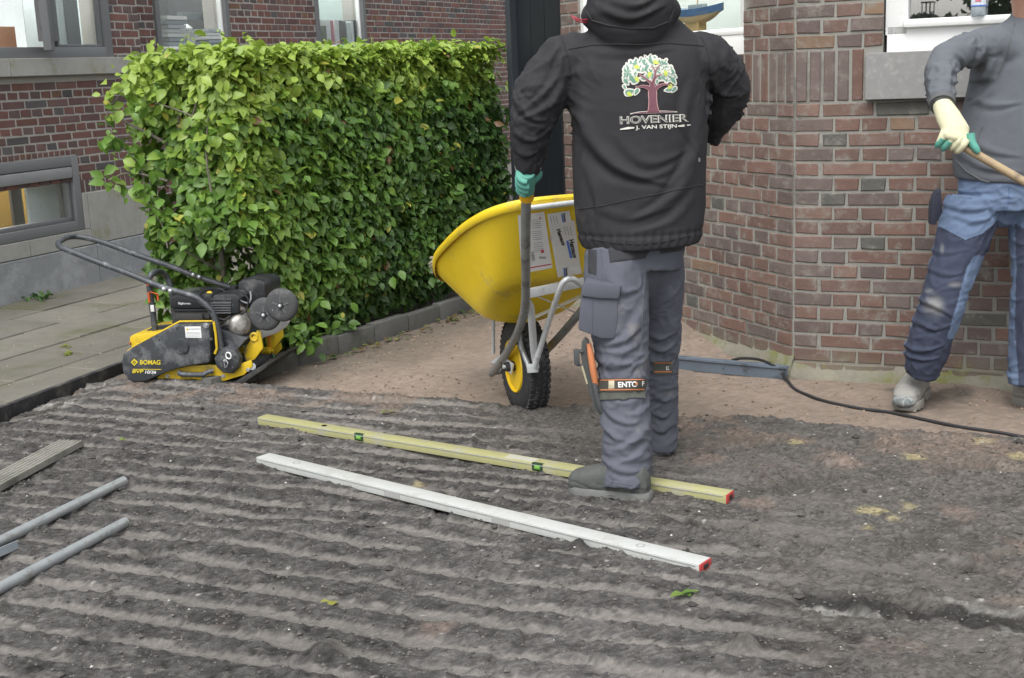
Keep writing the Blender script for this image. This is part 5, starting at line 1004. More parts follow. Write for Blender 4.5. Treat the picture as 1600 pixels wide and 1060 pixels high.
for k in range(15):
    y = 343 + k * 3.1 + (k // 5) * 2.5; x0 = 829 + k * .35; decal('label_line', [(x0, y), (x0 + random.uniform(12, 19), y - 1.6), (x0 + 15, y - .9), (x0, y + .6)], gtr, tb, tray, 0.0042)
letters('label_text', 'THREG', 832, 399, 15, 5.2, 78, gtr, tb, tray, .0044, bold=.02)
for k in range(8): decal('label_bar', [(842 + k * 1.3, 400), (842.7 + k * 1.3, 399.9), (843.3 + k * 1.3, 403.6), (842.6 + k * 1.3, 403.8)], gtr, tb, tray, 0.0042)
decal('label_sheet', [(854.5, 334), (889, 328.5), (909, 427), (871, 433)], paper, tb, tray, 0.003, 7)
decal('label_sheet', [(860, 350), (897, 343), (906, 413), (872.5, 418.5)], ink('sticker_paper_grey', (0.76, 0.74, 0.71)), tb, tray, 0.0050, 6)
def hem(cx, cy, s_, ang, off=.0065, bar=True):
    letters('label_text', 'Hemaco', cx, cy, 29 * s_, 7.5 * s_, ang, bi, tb, tray, off, bold=.035)
    if bar:
        a = math.radians(ang); dx, dy = math.cos(a), math.sin(a); nx, ny = -dy, dx
        q = [(cx - dx * 14 * s_ + nx * 4.6 * s_, cy - dy * 14 * s_ + ny * 4.6 * s_), (cx + dx * 14 * s_ + nx * 4.6 * s_, cy + dy * 14 * s_ + ny * 4.6 * s_), (cx + dx * 14 * s_ + nx * 8.3 * s_, cy + dy * 14 * s_ + ny * 8.3 * s_), (cx - dx * 14 * s_ + nx * 8.3 * s_, cy - dy * 14 * s_ + ny * 8.3 * s_)]; decal('label_bar', q, blue, tb, tray, off - .0005)
hem(895, 387, 1.0, 77); hem(876, 369, 0.92, 70, bar=False); hem(882, 340, .55, 80, .0045); hem(885, 424, .55, 84, .0045)
for k in range(3): decal('label_line', [(859 + k * 4.6, 337), (859.7 + k * 4.6, 336.9), (861.8 + k * 4.6, 348), (861.1 + k * 4.6, 348.1)], gtr, tb, tray, 0.0042)
for k in range(3): decal('label_line', [(880 + k * 4.6, 352), (880.7 + k * 4.6, 351.9), (883.8 + k * 4.6, 366), (883.1 + k * 4.6, 366.1)], gtr, tb, tray, 0.0064)
decal('tear_label', [(858.5, 368), (861.5, 367.5), (863, 375.5), (860, 376)], ink('label_pink', (0.66, 0.60, 0.62)), tb, tray, 0.004)
# frame tubes: left side read from the photograph, right side mirrored about the barrow's centre plane
gripL = at(822, 303, 4.12); noseL = at(767, 583, 5.33); cenA = gripL - lf_ * .262; mid0 = cenA; axd = (noseL - lf_ * .085) - cenA; axd = axd * [1, 1, 0]; axd = axd / np.linalg.norm(axd); mn = np.array([-axd[1], axd[0], 0])
def mir(p): return p - mn * 2 * ((p - mid0) @ mn)
hl = [at(823, 301, 4.10), at(821.5, 340, 4.19), at(821.5, 420, 4.42), at(821, 470, 4.60), at(816, 500, 4.74), at(803, 532, 4.92), at(785, 562, 5.14), at(768, 584, 5.33)]
part('handle_tube', B().tube(hl, .0165, 14, smooth=5), steel, barrow); part('handle_tube', B().tube([mir(p) for p in hl], .0165, 14, smooth=5), steel, barrow)
part('nose_bar', B().tube([hl[-1], hl[-1] + fw * .03 - lf_ * .03, mir(hl[-1]) + fw * .03 + lf_ * .03, mir(hl[-1])], .0155, 12, smooth=3), steel, barrow)
ygr = M('grip_yellow', (0.75, 0.40, 0.01), rough=0.5, bump=0.05)
gdir = (hl[0] - hl[1]); gdir /= np.linalg.norm(gdir)
def grip(p0, d): return B().tube([p0 - d * .03, p0 - d * .028, p0 - d * .015, p0, p0 + d * .082, p0 + d * .090], [.017, .024, .024, .019, .018, .010], 14)
gpos = at(823, 301, 4.10); part('grip', grip(gpos, gdir), ygr, barrow); part('grip', grip(mir(gpos), np.array(gdir) - mn * 2 * (gdir @ mn)), ygr, barrow)
# rails and straps
def flat(p, q, wd, th, up=Z): d = q - p; L = np.linalg.norm(d); d = d / L; n = np.cross(d, up); n /= np.linalg.norm(n); u = np.cross(n, d); return B().box((p + q) / 2, L, th, wd, (d, n, u), .0015)
part('rim_rail', B().tube([at(826, 325.5, 4.44), at(905, 316, 4.48), at(960, 309, 4.55)], .010, 10), zinc, barrow)
rl0, rl1 = at(824, 459, 4.60), at(948, 433, 4.80); part('cross_rail', flat(rl0, rl1, .034, .02), zinc, barrow)
part('cross_rail', flat(at(780, 497, 5.02), at(880, 480, 5.1), .024, .012), zinc, barrow)
part('strap', flat(at(827, 458, 4.62), at(912, 494, 4.86), .028, .005, fw), zinc, barrow, smooth=False); part('strap', flat(at(826, 500, 4.88), at(925, 455, 4.80), .028, .005, fw), zinc, barrow, smooth=False)
part('strap', flat(at(912, 494, 4.88), at(935, 470, 4.8), .02, .01), zinc, barrow, smooth=False)
legp = [at(835, 574, 4.80), at(855, 510, 4.72), at(872, 460, 4.62), at(879, 443, 4.60), at(889, 436, 4.60), at(902, 440, 4.62), at(925, 462, 4.68), at(950, 500, 4.80), at(985, 560, 4.95)]
part('leg', B().tube(legp, .0115, 12, smooth=4), zinc, barrow)
part('brace', B().tube([at(821.5, 458, 4.62), at(824, 470, 4.63), at(829, 480, 4.66), at(834, 545, 4.78), at(838, 575, 4.82)], [.004, .008, .0145, .0145, .012], 12, smooth=2), zinc, barrow)
part('brace', B().tube([at(811, 500, 4.90), at(812, 532, 4.93), at(818, 552, 4.90), at(829, 580, 4.86)], [.008, .0115, .0115, .009], 10, smooth=3), steel, barrow)
part('brace', B().tube([at(771, 494, 5.2), at(771, 552, 5.25)], .0075, 8), zinc, barrow)
part('foot_plate', flat(at(824, 576, 4.86), at(840, 575, 4.84), .035, .012), zinc, barrow)
part('axle_bracket', B().prism([wp(-.05, .062, AX[2] + .02), wp(.10, .062, AX[2] + .03), wp(.19, .085, AX[2] - .02), wp(.10, .062, AX[2] - .015), wp(-.02, .062, AX[2] - .03)], lf_ * .006), zinc, barrow, bevel=.001)
# wheel
tyre_prof = [(-.045, .105), (-.052, .12), (-.054, .145), (-.048, .172), (-.038, .188), (-.02, .197), (.0, .199), (.02, .197), (.038, .188), (.048, .172), (.054, .145), (.052, .12), (.045, .105)]
wheel = part('wheel', B().lathe(AX, lf_, tyre_prof, 48), rub, barrow)
kn_ = B(); u_ = np.cross(lf_, Z); 
for k in range(46):
    for j, o_ in enumerate((-.034, -.012, .012, .034)):
        a = 2 * math.pi * (k + .5 * (j % 2)) / 46; d = fw * math.cos(a) + Z * math.sin(a); t_v = np.cross(d, lf_); kn_.box(AX + d * (.198 - .006 * (abs(o_) > .03)) + lf_ * o_, .011, .018, .016, (d, (lf_ + t_v * .35 * (1 if j % 2 else -1)) / 1.06, t_v), 0)
part('tread', kn_, rub, wheel, smooth=False, kind='stuff')
rimy = M('rim_yellow', (0.80, 0.52, 0.012), rough=0.45, bump=0.05, dirt=(0.4, 0.32, 0.15), dirt_amt=.2)
part('rim', B().lathe(AX, lf_, [(.046, .112), (.054, .108), (.050, .100), (.020, .094), (.012, .055), (.030, .030), (.045, .026), (.045, .001)], 40), rimy, wheel)
part('rim', B().lathe(AX, -lf_, [(.046, .112), (.054, .108), (.050, .100), (.020, .094), (.012, .055), (.030, .030), (.045, .026), (.045, .001)], 40), rimy, wheel)
for k in range(14):
    a = 2 * math.pi * k / 14; d = fw * math.cos(a) + Z * math.sin(a); part('rib', B().box(AX + d * .062 + lf_ * .026, .062, .026, .005, (d, lf_, np.cross(d, lf_)), .001), rimy, wheel, smooth=False)
part('hub', B().tube([AX + lf_ * .03, AX + lf_ * .085], .020, 14), rub, wheel); part('axle', B().tube([AX - lf_ * .09, AX + lf_ * .095], .008, 10), zinc, wheel)

# ================================================================== LEVELS, TUBES, PLANK
def sh_soil(p, q, n=20): return max(soil_h(*(p + (q - p) * k / n)[:2]) for k in range(n + 1))
def level(name, p0, p1, wd, ht, mat, lab, vials, end_red):
    p, q = gnd(*p0, .02), gnd(*p1, .02); zz = sh_soil(p, q) - 0.011; p[2] = q[2] = zz; d = q - p; L = np.linalg.norm(d); d /= L; n = np.cross(Z, d); o = empty(name, p, label=lab, category='spirit level')
    def bx_(s0, s1, o0, o1, z0, z1): return B().box(p + d * (s0 + s1) / 2 + n * (o0 + o1) / 2 + Z * (z0 + z1) / 2, s1 - s0, o1 - o0, z1 - z0, (d, n, Z), .0022)
    part('body', bx_(.004, L - .004, 0, wd, 0, ht), mat, o)
    part('edge_line', B().box(p + d * L / 2 - n * .0008 + Z * (ht - .006), L - .03, .002, .003, (d, n, Z)), M('bare_alloy', (.62, .63, .62), rough=.35, metal=.6, bump=0), o, smooth=False)
    part('end_cap', bx_(L - .006, L, .001, wd - .001, .001, ht - .001), end_red, o); part('end_cap', bx_(0, .006, .001, wd - .001, .001, ht - .001), M('cap_grey', (.3, .3, .29), rough=.6), o)
    if end_red.name.startswith('cap_red'): part('cap_socket', bx_(L - .001, L + .002, wd * .3, wd * .7, ht * .3, ht * .75), M('cap_dark', (.03, .02, .02), rough=.6), o)
    for v in vials:
        s_ = v * L; w_ = part('vial_window', bx_(s_ - .022, s_ + .022, -.0015, .012, ht * .12, ht * 1.03), M('vial_dark', (.02, .05, .03), rough=.3, bump=0), o)
        part('vial', B().tube([p + d * (s_ - .008) - n * .001 + Z * ht * .55, p + d * (s_ + .014) - n * .001 + Z * ht * .55], .0085, 10), M('vial_green', (.13, .30, .05), rough=.15, bump=0, var=0), w_)
    return o, p, d, n, L
yal = M('level_yellow', (0.37, 0.36, 0.175), rough=.45, var=.14, scale=7, bump=.1, dirt=(.36, .35, .30), dirt_amt=.32, dscale=9)
wal = M('level_white', (0.47, 0.485, 0.465), rough=.5, var=.1, scale=7, bump=.15, dirt=(.40, .39, .36), dirt_amt=.30, dscale=12)
redc = M('cap_red', (.42, .05, .045), rough=.55, bump=.05)
o, p, d, n, L = level('spirit_level', (402, 660), (1136, 784), .054, .031, yal, 'yellow spirit level with green vials under the boot of the worker in black', [.262, .655], redc)
for s_ in (.165 * L,): part('grip_hole', B().lathe(p + d * s_ + n * .027 + Z * .0311, Z, [(0, .001), (0, .0085), (.0012, .0085), (.0012, .011), (0, .011)], 16), M('cap_dark', (.03, .02, .02)), o)
part('smear', B().box(p + d * L * .615 + n * .027 + Z * .0313, .12, .04, .001, (d, n, Z)), ink('paint_smear', (.46, .46, .38)), o)
o, p, d, n, L = level('spirit_level', (400, 721), (1094, 892), .062, .029, wal, 'long white aluminium straightedge level with a red end cap lying nearest', [], redc)
for s_ in (.10, .885): part('grip_hole', torus(p + d * s_ * L + n * .031 + Z * .0293, Z + np.array([.01, 0, 0]), .012, .0016, 18), M('cap_grey', (.3, .3, .29)), o)
for s_ in (.37, .62): part('worn_patch', B().box(p + d * s_ * L - n * .0006 + Z * .014, .07, .0018, .02, (d, n, Z)), ink('worn_grey', (.34, .34, .33)), o)
def lie(p0, p1, ext0, r_):
    p, q = gnd(*p0, .02), gnd(*p1, .02); p = p + (p - q) * ext0; zz = sh_soil(p, q) + r_ * .6 - .001; p[2] = q[2] = zz; return p, q
def pipe(name, p0, p1, ext0, lab):
    p, q = lie(p0, p1, ext0, .0165); d = (q - p) / np.linalg.norm(q - p); o = obj(name, B().tube([p, q, q, q - d * .03], [.0165, .0165, .0145, .0145], 20, cap=False).mesh(name, True), M('tube_grey', (0.33, 0.35, 0.355), rough=.42, metal=.35, var=.14, scale=22, bump=.12, dirt=(.22, .22, .20), dirt_amt=.35, dscale=25), label=lab, category='metal tube'); return o
pipe('metal_tube', (0, 849), (194, 754), .5, 'grey metal screed tube lying between the plank and the other tube')
pipe('metal_tube', (0, 921), (196, 818), .5, 'grey metal screed tube nearest the camera at the left edge')
p, q = gnd(-60, 890, .03), gnd(28, 852, .03); zz = sh_soil(p, q) + .002; p[2] = q[2] = zz; d = (q - p) / np.linalg.norm(q - p); n = np.cross(Z, d)
b = B().prism([q, q + n * .034, q + n * .034 + Z * .004, q + n * .004 + Z * .004, q + n * .004 + Z * .026, q + Z * .026], p - q); part('angle_profile', b, M('angle_blue', (0.36, 0.41, 0.45), rough=.35, metal=.4, var=.1, bump=.05), None, smooth=False, label='short bluish angle profile lying beside the upper grey tube', category='metal profile')
p, q = lie((0, 768), (131, 696), .6, .0); d = (q - p) / np.linalg.norm(q - p); n = np.cross(Z, d); n = n if n[1] > 0 else -n; p[2] = q[2] = sh_soil(p, q) + .002; L = np.linalg.norm(q - p); plank = empty('plank', q, label='weathered grey grooved decking plank at the left edge', category='plank')
wd_ = M('weathered_board', (0.245, 0.235, 0.205), rough=.85, var=.3, scale=8, bump=.5, bscale=60, dirt=(.12, .12, .10), dirt_amt=.35, stretch=(1, 1, 1))
prof_ = [(0, 0), (.105, 0), (.105, .020)] + sum([[(.105 - k * .0175 - .004, .022), (.105 - k * .0175 - .012, .022), (.105 - k * .0175 - .0145, .017)] for k in range(6)], []) + [(0, .022)]
b = B().prism([q + n * x + Z * z for x, z in prof_], p - q); part('board', b, wd_, plank, smooth=False)
# ------------------------------------------------------------------ cable, edging strip, bottle
cpts = [at(1144, 563, 5.66), at(1160, 560, 5.62), at(1185, 562, 5.56), gnd(1206, 570, .035), gnd(1222, 583, .0), gnd(1240, 603, -.02), gnd(1262, 613, -.02), gnd(1290, 624, -.022), gnd(1340, 633, -.02), gnd(1392, 640, -.02), gnd(1450, 650, -.01), gnd(1500, 657, 0), gnd(1560, 664, .004), gnd(1640, 676, .004), gnd(1760, 690, .004)]
for i in range(5, len(cpts)):
    hgt = float(sand_h(cpts[i][None, :2])[0]); v_ = cpts[i][:2] @ gv
    cpts[i][2] = max(hgt + .006, soil_h(*cpts[i][:2]) + .006 if v_ < 4.68 else -1)
obj('cable', B().tube(cpts, .0065, 8, smooth=6).mesh('cable', True), M('cable_black', (.022, .022, .024), rough=.55, bump=.1), label='black power cable snaking over the sand from the bay corner', category='cable')
e0, e1 = at(1236, 588, 5.36), gnd(1030, 574, -.03); e0[2] = -.03; e0 = gnd(1231, 594, -.03); dd = (e0 - e1); dd /= np.linalg.norm(dd); e1 = e1 - dd * .10; nn_ = np.cross(dd, Z); nn_ = nn_ if nn_[1] < 0 else -nn_
b = B().prism([e0 + nn_ * x + Z * z for x, z in [(0, 0), (.006, 0), (.010, .045), (.018, .052), (.018, .060), (-.018, .062), (-.018, .055), (-.002, .050)]], e1 - e0)
part('edging_strip', b, M('strip_blue', (0.155, 0.195, 0.245), rough=.42, metal=.25, var=.25, scale=9, bump=.2, dirt=(.05, .055, .06), dirt_amt=.3, dscale=14), None, smooth=False, label='dusty blue metal edging strip lying along the foot of the splayed wall', category='edging strip')
bb = WF.P(0.727, ZTOP + .106 , 0.006); botl = empty('water_bottle', bb, label='clear plastic water bottle standing on the white window ledge', category='bottle')
pet = M('pet', (0.62, 0.70, 0.74), rough=.12, bump=0, var=0); pet.node_tree.nodes['Principled BSDF'].inputs['Transmission Weight'].default_value = .55; pet.node_tree.nodes['Principled BSDF'].inputs['IOR'].default_value = 1.2
part('bottle_body', B().lathe(bb, Z, [(0, .024), (.006, .0275), (.03, .0275), (.034, .026), (.038, .0275), (.072, .0275), (.085, .022), (.094, .013), (.098, .012)], 24), pet, botl)
part('bottle_cap', B().lathe(bb + Z * .098, Z, [(0, .0135), (.012, .0135), (.012, .001)], 16), M('cap_white', (.75, .77, .78), rough=.4, bump=0), botl)
part('bottle_label', B().lathe(bb + Z * .036, Z, [(0, .0282), (.034, .0282)], 24), M('bottle_film', (.66, .72, .78), rough=.3, bump=0), botl)
part('label_band', B().lathe(bb + Z * .036, Z, [(0, .0286), (.005, .0286)], 24), blue, botl); part('label_print', B().box(bb + Z * .056 + nF * .0286, .022, .001, .005, (dF, nF, Z)), red, botl, smooth=False)
# ================================================================== PEOPLE
def blend(name, b, voxel=0.007, smooth=6, fac=0.6):
    """one continuous surface grown round overlapping tapered limbs"""
    me = b.mesh(name); o = bpy.data.objects.new('tmp', me); COL.objects.link(o)
    md = o.modifiers.new('r', 'REMESH'); md.mode = 'VOXEL'; md.voxel_size = voxel; md.use_smooth_shade = True
    if smooth: ms = o.modifiers.new('s', 'SMOOTH'); ms.factor = fac; ms.iterations = smooth
    bpy.context.view_layer.update(); out = bpy.data.meshes.new_from_object(o.evaluated_get(bpy.context.evaluated_depsgraph_get())); bpy.data.objects.remove(o); bpy.data.meshes.remove(me); out.name = name; return out
def coords(me): c = np.empty(len(me.vertices) * 3, np.float32); me.vertices.foreach_get('co', c); return c.reshape(-1, 3).astype(float)
def normals(me): c = np.empty(len(me.vertices) * 3, np.float32); me.vertices.foreach_get('normal', c); return c.reshape(-1, 3).astype(float)
def setco(me, c): me.vertices.foreach_set('co', c.astype(np.float32).ravel()); me.update()
def limb(b, pts, lat=(1, 0, 0), n=20, cap=True):
    """pts: (centre, half width along lat, half depth)"""
    lat = np.array(lat, float); R_ = []; P = [np.array(p[0], float) for p in pts]
    for i, (c, rx, ry) in enumerate(pts):
        t = P[min(i + 1, len(P) - 1)] - P[max(i - 1, 0)]; t /= np.linalg.norm(t); u = lat - t * (lat @ t); u /= np.linalg.norm(u); w_ = np.cross(t, u)
        R_.append([P[i] + u * math.cos(a) * rx + w_ * math.sin(a) * ry for a in np.linspace(0, 2 * math.pi, n + 1)[:-1]])
    if cap:
        for end, i, j in ((0, 0, 1), (1, -1, -2)):
            d = P[i] - P[j]; d /= np.linalg.norm(d); r_ = min(pts[i][1], pts[i][2]); ring = [P[i] + d * r_ * .5 + (q - P[i]) * .72 for q in R_[i]]; ring2 = [P[i] + d * r_ * .72 + (q - P[i]) * .3 for q in R_[i]]
            R_ = [ring2, ring] + R_ if end == 0 else R_ + [ring, ring2]
    b.rings(R_)
def folds(c, segs, seed, w=.018, slope=.10, span=None):
    """irregular slanting creases round each limb axis; segs: list of (p0, p1, radius, density, depth)"""
    d = np.zeros(len(c)); tot = np.zeros(len(c)) + 1e-6
    for si, (p0, p1, rad, n_, am) in enumerate(segs):
        p0, p1 = np.array(p0, float), np.array(p1, float); ax = p1 - p0; L = np.linalg.norm(ax); ax /= L; q = c - p0; t = q @ ax; rv = q - t[:, None] * ax; dist = np.linalg.norm(rv, axis=1); u = np.cross(ax, [0.3, 1, .2]); u /= np.linalg.norm(u); v_ = np.cross(ax, u); ca, sa = rv @ u / (dist + 1e-6), rv @ v_ / (dist + 1e-6)
        near = sstep(rad * 2.2, rad * 1.4, dist) * sstep(-.05, .03, t) * sstep(L + .05, L - .03, t); step = .62 * L / n_ * 3.0
        wx = np.column_stack([ca * 1.3 + 7 * si, sa * 1.3, t / .09]); wob = 1.9 * vnoise(wx, 1.0, seed + 3) + .9 * vnoise(wx, 2.1, seed + 4)
        k = np.column_stack([ca * 1.15, sa * 1.15, (t + slope * ca * .55 - slope * sa * .4) / step + wob * .8]); r1 = (1 - np.abs(vnoise(k, 1.0, seed + si))) ** 4.5; k2 = np.column_stack([ca * 1.7 + 3, sa * 1.7, (t - slope * ca * .7) / (step * .62) + wob]); r2 = (1 - np.abs(vnoise(k2, 1.0, seed + 40 + si))) ** 4
        mask = .15 + .85 * sstep(-.35, .45, vnoise(np.column_stack([ca, sa, t / .12]), 1.0, seed + 60))
        d += near * am * mask * (1.25 * r1 + .7 * r2 - .75); tot += near
    return d / np.maximum(1, tot)
def seam(name, bvh, pix, r_, mat, parent, off=0.0005, smooth=4):
    pts = [stick(bvh, x, y, off) for x, y in pix]; pts = [p for p in pts if p is not None]
    if len(pts) < 2: return None
    return part(name, B().tube(pts, r_, 6, smooth=smooth), mat, parent)
def fine_pix(pix, k=6):
    out = []
    for (a, b_) in zip(pix[:-1], pix[1:]):
        for i in range(k): t = i / k; out.append((a[0] + (b_[0] - a[0]) * t, a[1] + (b_[1] - a[1]) * t))
    return out + [pix[-1]]
skin = M('skin', (0.50, 0.29, 0.21), rough=.55, var=.08, bump=.1); hairm = M('hair', (0.07, 0.045, 0.03), rough=.6, var=.3, scale=40, bump=.5, bscale=200)
def head_parts(root, body_b, c, fwd, r_=.098, hair=True):
    """head, neck, nose and ears grown into the body; returns nothing, hair and eyes become parts"""
    fwd = np.array(fwd, float); fwd /= np.linalg.norm(fwd); side = np.cross(fwd, Z); up = Z
    def ell(cc, a, b_, c_): body_b.rings([[cc + side * a * math.cos(t) * math.sin(p) + fwd * b_ * math.sin(t) * math.sin(p) + up * c_ * math.cos(p) for t in np.linspace(0, 2 * math.pi, 21)[:-1]] for p in np.linspace(.08, math.pi - .08, 13)])
    ell(c + up * .02, .077, .098, .100); ell(c + fwd * .018 - up * .055, .058, .072, .065)      # skull, jaw
    ell(c + fwd * .098 - up * .018, .014, .020, .026); ell(c + fwd * .088 - up * .060, .026, .016, .010)  # nose, lips
    ell(c + fwd * .080 + up * .022, .045, .016, .010)
    for s_ in (-1, 1): ell(c + side * .080 * s_ - up * .01 - fwd * .005, .010, .020, .032)
    def late(body):
        for s_ in (-1, 1):
            e = part('eye', B().ball(c + side * .031 * s_ + fwd * .081 + up * .004, (.013, .013, .011), 10), M('eye_white', (.7, .7, .68), rough=.2, bump=0), root); part('iris', B().ball(c + side * .031 * s_ + fwd * .0905 + up * .004, (.005, .005, .005), 8), M('iris', (.05, .035, .02), rough=.2, bump=0), e)
        if hair:
            hb = B(); hb.rings([[c + up * .032 - fwd * .012 + side * .085 * math.cos(t) * math.sin(p) + fwd * (.100 * math.sin(t) * math.sin(p)) + up * .100 * math.cos(p) - (fwd * 0) for t in np.linspace(0, 2 * math.pi, 25)[:-1]] for p in np.linspace(.06, 1.75, 12)])
            part('hair', hb, hairm, root)
    return late

# ------------------------------------------------------------------ worker in black, seen from behind
p1 = empty('person', (.36, 4.05, 0), label='person in black logo hoodie and grey work trousers, seen from behind, gripping the wheelbarrow', category='person')
# body inside the clothes
bb_ = B(); limb(bb_, [(at(1000, 385, 4.07), .10, .07), (at(1000, 300, 4.05), .11, .08), (at(995, 200, 4.04), .14, .08), (at(992, 120, 4.05), .15, .07), (at(990, 80, 4.05), .09, .06)])
hc1 = at(985, -75, 4.02); limb(bb_, [(at(990, 70, 4.05), .06, .06), (hc1 - Z * .05, .055, .058)])
limb(bb_, [(at(905, 95, 4.05), .04, .04), (at(850, 130, 4.02), .036, .036), (at(830, 185, 4.02), .034, .034), (at(827, 250, 4.06), .026, .026)]); limb(bb_, [(at(1085, 95, 4.05), .04, .04), (at(1124, 120, 4.11), .036, .036), (at(1133, 145, 4.14), .034, .034), (at(1112, 185, 4.20), .032, .032), (at(1098, 210, 4.25), .03, .03), (mir(gpos) + Z * .05 - fw * .04, .026, .026)])
limb(bb_, [(at(970, 400, 4.02), .055, .06), (at(972, 590, 3.94), .042, .045), (at(977, 735, 3.89), .032, .034)]); limb(bb_, [(at(1028, 400, 4.1), .05, .06), (at(1030, 585, 4.27), .040, .042), (at(1033, 680, 4.33), .030, .032)])
late1 = head_parts(p1, bb_, hc1, (-.25, 1, -.25)); body1 = obj('body', blend('body', bb_, .012, 3), skin, p1); late1(body1)

# jacket -----------------------------------------------------------
jb = B(); JY = 4.04
def row(y, xl, xr, Yc=JY, dep=.135): a, c = at(xl, y, Yc), at(xr, y, Yc); return ((a + c) / 2, np.linalg.norm(c - a) / 2, dep)
latJ = at(1100, 200, 4.055) - at(890, 200, 4.025); latJ[2] = 0; latJ /= np.linalg.norm(latJ)
limb(jb, [row(383, 910, 1092, 4.04, .150), row(365, 903, 1098, 4.04, .152), row(330, 897, 1103, 4.04, .148), row(280, 894, 1104, 4.03, .142), row(225, 892, 1106, 4.03, .138), row(165, 886, 1110, 4.03, .136), row(115, 882, 1110, 4.03, .130), row(80, 884, 1106, 4.03, .112), row(58, 898, 1092, 4.03, .092), row(38, 925, 1066, 4.03, .080), row(20, 948, 1040, 4.02, .07)], latJ, 32, cap=False)
limb(jb, [(at(905, 92, 4.04), .088, .085), (at(880, 98, 4.04), .088, .083), (at(862, 118, 4.03), .086, .080), (at(843, 150, 4.01), .088, .078), (at(832, 185, 4.01), .074, .070), (at(827, 220, 4.03), .060, .060), (at(826, 246, 4.05), .050, .050), (at(826.5, 262, 4.06), .044, .046)], latJ, 20)
eR = at(1137, 138, 4.13); wR = mir(gpos) + Z * .04 - fw * .05
limb(jb, [(at(1085, 92, 4.05), .088, .085), (at(1106, 96, 4.07), .085, .083), (at(1124, 112, 4.10), .080, .080), (eR, .078, .080), (at(1122, 172, 4.17), .070, .074), (at(1100, 205, 4.24), .060, .062), (wR + Z * .10, .052, .052), (wR, .046, .046)], (0.6, .2, .7), 20)
# stand-up collar and hood heaped on the nape
limb(jb, [(at(990, 62, 3.97), .10, .07), (at(988, 40, 3.965), .125, .080), (at(986, 18, 3.96), .138, .088), (at(985, -6, 3.965), .135, .085), (at(985, -30, 3.99), .118, .075)], latJ, 24)
limb(jb, [(at(925, 22, 3.99), .045, .042), (at(945, 38, 3.945), .042, .034), (at(985, 42, 3.93), .044, .032), (at(1024, 34, 3.945), .042, .034), (at(1046, 14, 3.99), .042, .042)], (0, .3, 1), 14)
jme = blend('jacket', jb, .0062, 8, .6); c = coords(jme); n_ = normals(jme)
armL = [(at(885, 95, 4.04), at(840, 155, 4.01), .09, 9, .0085), (at(838, 140, 4.01), at(827, 200, 4.02), .08, 11, .0105), (at(832, 190, 4.02), at(826, 262, 4.06), .06, 10, .009)]
armR = [(at(1100, 95, 4.07), eR, .09, 9, .009), (at(1125, 110, 4.1), at(1118, 180, 4.18), .085, 12, .012), (at(1118, 178, 4.18), wR, .06, 9, .008)]
d = 1.15 * folds(c, armL + armR, 5, slope=.09)
P_ = lambda x, y: at(x, y, 3.90)
def curve_(P, k=5):
    P = [P[0]] + list(P) + [P[-1]]; out = []
    for i in range(1, len(P) - 2):
        a, b_, c_, d_ = P[i - 1], P[i], P[i + 1], P[i + 2]
        for j in range(k): t = j / k; out.append(0.5 * (2 * b_ + (c_ - a) * t + (2 * a - 5 * b_ + 4 * c_ - d_) * t * t + (-a + 3 * b_ - 3 * c_ + d_) * t ** 3))
    return out + [P[-2]]
def crease(c, pix, wpx, amp, Y=3.90):
    """one drawn fold on the side that faces the camera"""
    pts = curve_([at(x, y, Y) for x, y in pix]); best = np.full(len(c), 9.0); sgn = np.zeros(len(c)); tt = np.zeros(len(c)); acc = 0; Lt = sum(np.linalg.norm((q - p)[[0, 2]]) for p, q in zip(pts[:-1], pts[1:]))
    for p, q in zip(pts[:-1], pts[1:]):
        a, b_ = p[[0, 2]], q[[0, 2]]; e = b_ - a; L = np.linalg.norm(e); t = np.clip(((c[:, [0, 2]] - a) @ e) / L ** 2, 0, 1); v_ = c[:, [0, 2]] - (a + t[:, None] * e); dd_ = np.linalg.norm(v_, axis=1); m_ = dd_ < best; best[m_] = dd_[m_]; sgn[m_] = np.sign(v_[m_, 0] * e[1] - v_[m_, 1] * e[0]); tt[m_] = (acc + t[m_] * L) / Lt; acc += L
    w_ = wpx / 490 * (.8 + .35 * np.sin(tt * 5)); x = best * sgn / w_; env = np.sin(math.pi * np.clip(tt, .02, .98)) ** .7 * (c[:, 1] < Y + .16); return env * amp * (np.exp(-x ** 2) - .8 * np.exp(-((x - 1.4) / .9) ** 2))
for pix, wp_, am in [([(905, 180), (960, 260), (1050, 290)], 9, .009), ([(890, 140), (930, 230), (1000, 275), (1060, 262)], 10, .007), ([(1105, 215), (1060, 300), (985, 345)], 10, .008), ([(1100, 160), (1085, 240), (1040, 300)], 9, .006), ([(925, 320), (980, 340), (1060, 320)], 7, .004), ([(905, 110), (915, 200), (908, 300)], 9, .006), ([(1092, 300), (1050, 345), (990, 362)], 7, .006), ([(960, 210), (1010, 255), (1080, 235)], 8, .006), ([(915, 255), (935, 320), (930, 370)], 6, .005), ([(1085, 120), (1070, 190), (1092, 240)], 7, .006), ([(920, 80), (980, 84), (1060, 76)], 6, .004), ([(870, 70), (855, 95), (822, 118)], 7, .010), ([(880, 90), (866, 130), (820, 170)], 6, .009), ([(885, 120), (860, 165), (805, 190)], 6, .010), ([(800, 150), (830, 185), (858, 190)], 6, .010), ([(802, 205), (828, 222), (850, 212)], 5, .008), ([(803, 235), (825, 246), (848, 236)], 5, .007), ([(1108, 90), (1125, 130), (1112, 190)], 7, .010), ([(1112, 120), (1145, 150), (1172, 150)], 6, .011), ([(1112, 150), (1140, 172), (1165, 165)], 6, .010), ([(1112, 175), (1130, 190), (1150, 182)], 5, .009), ([(935, 12), (985, 28), (1040, 8)], 7, .012), ([(950, 0), (990, 10), (1030, -6)], 6, .010)]: d += crease(c, pix, wp_, am)
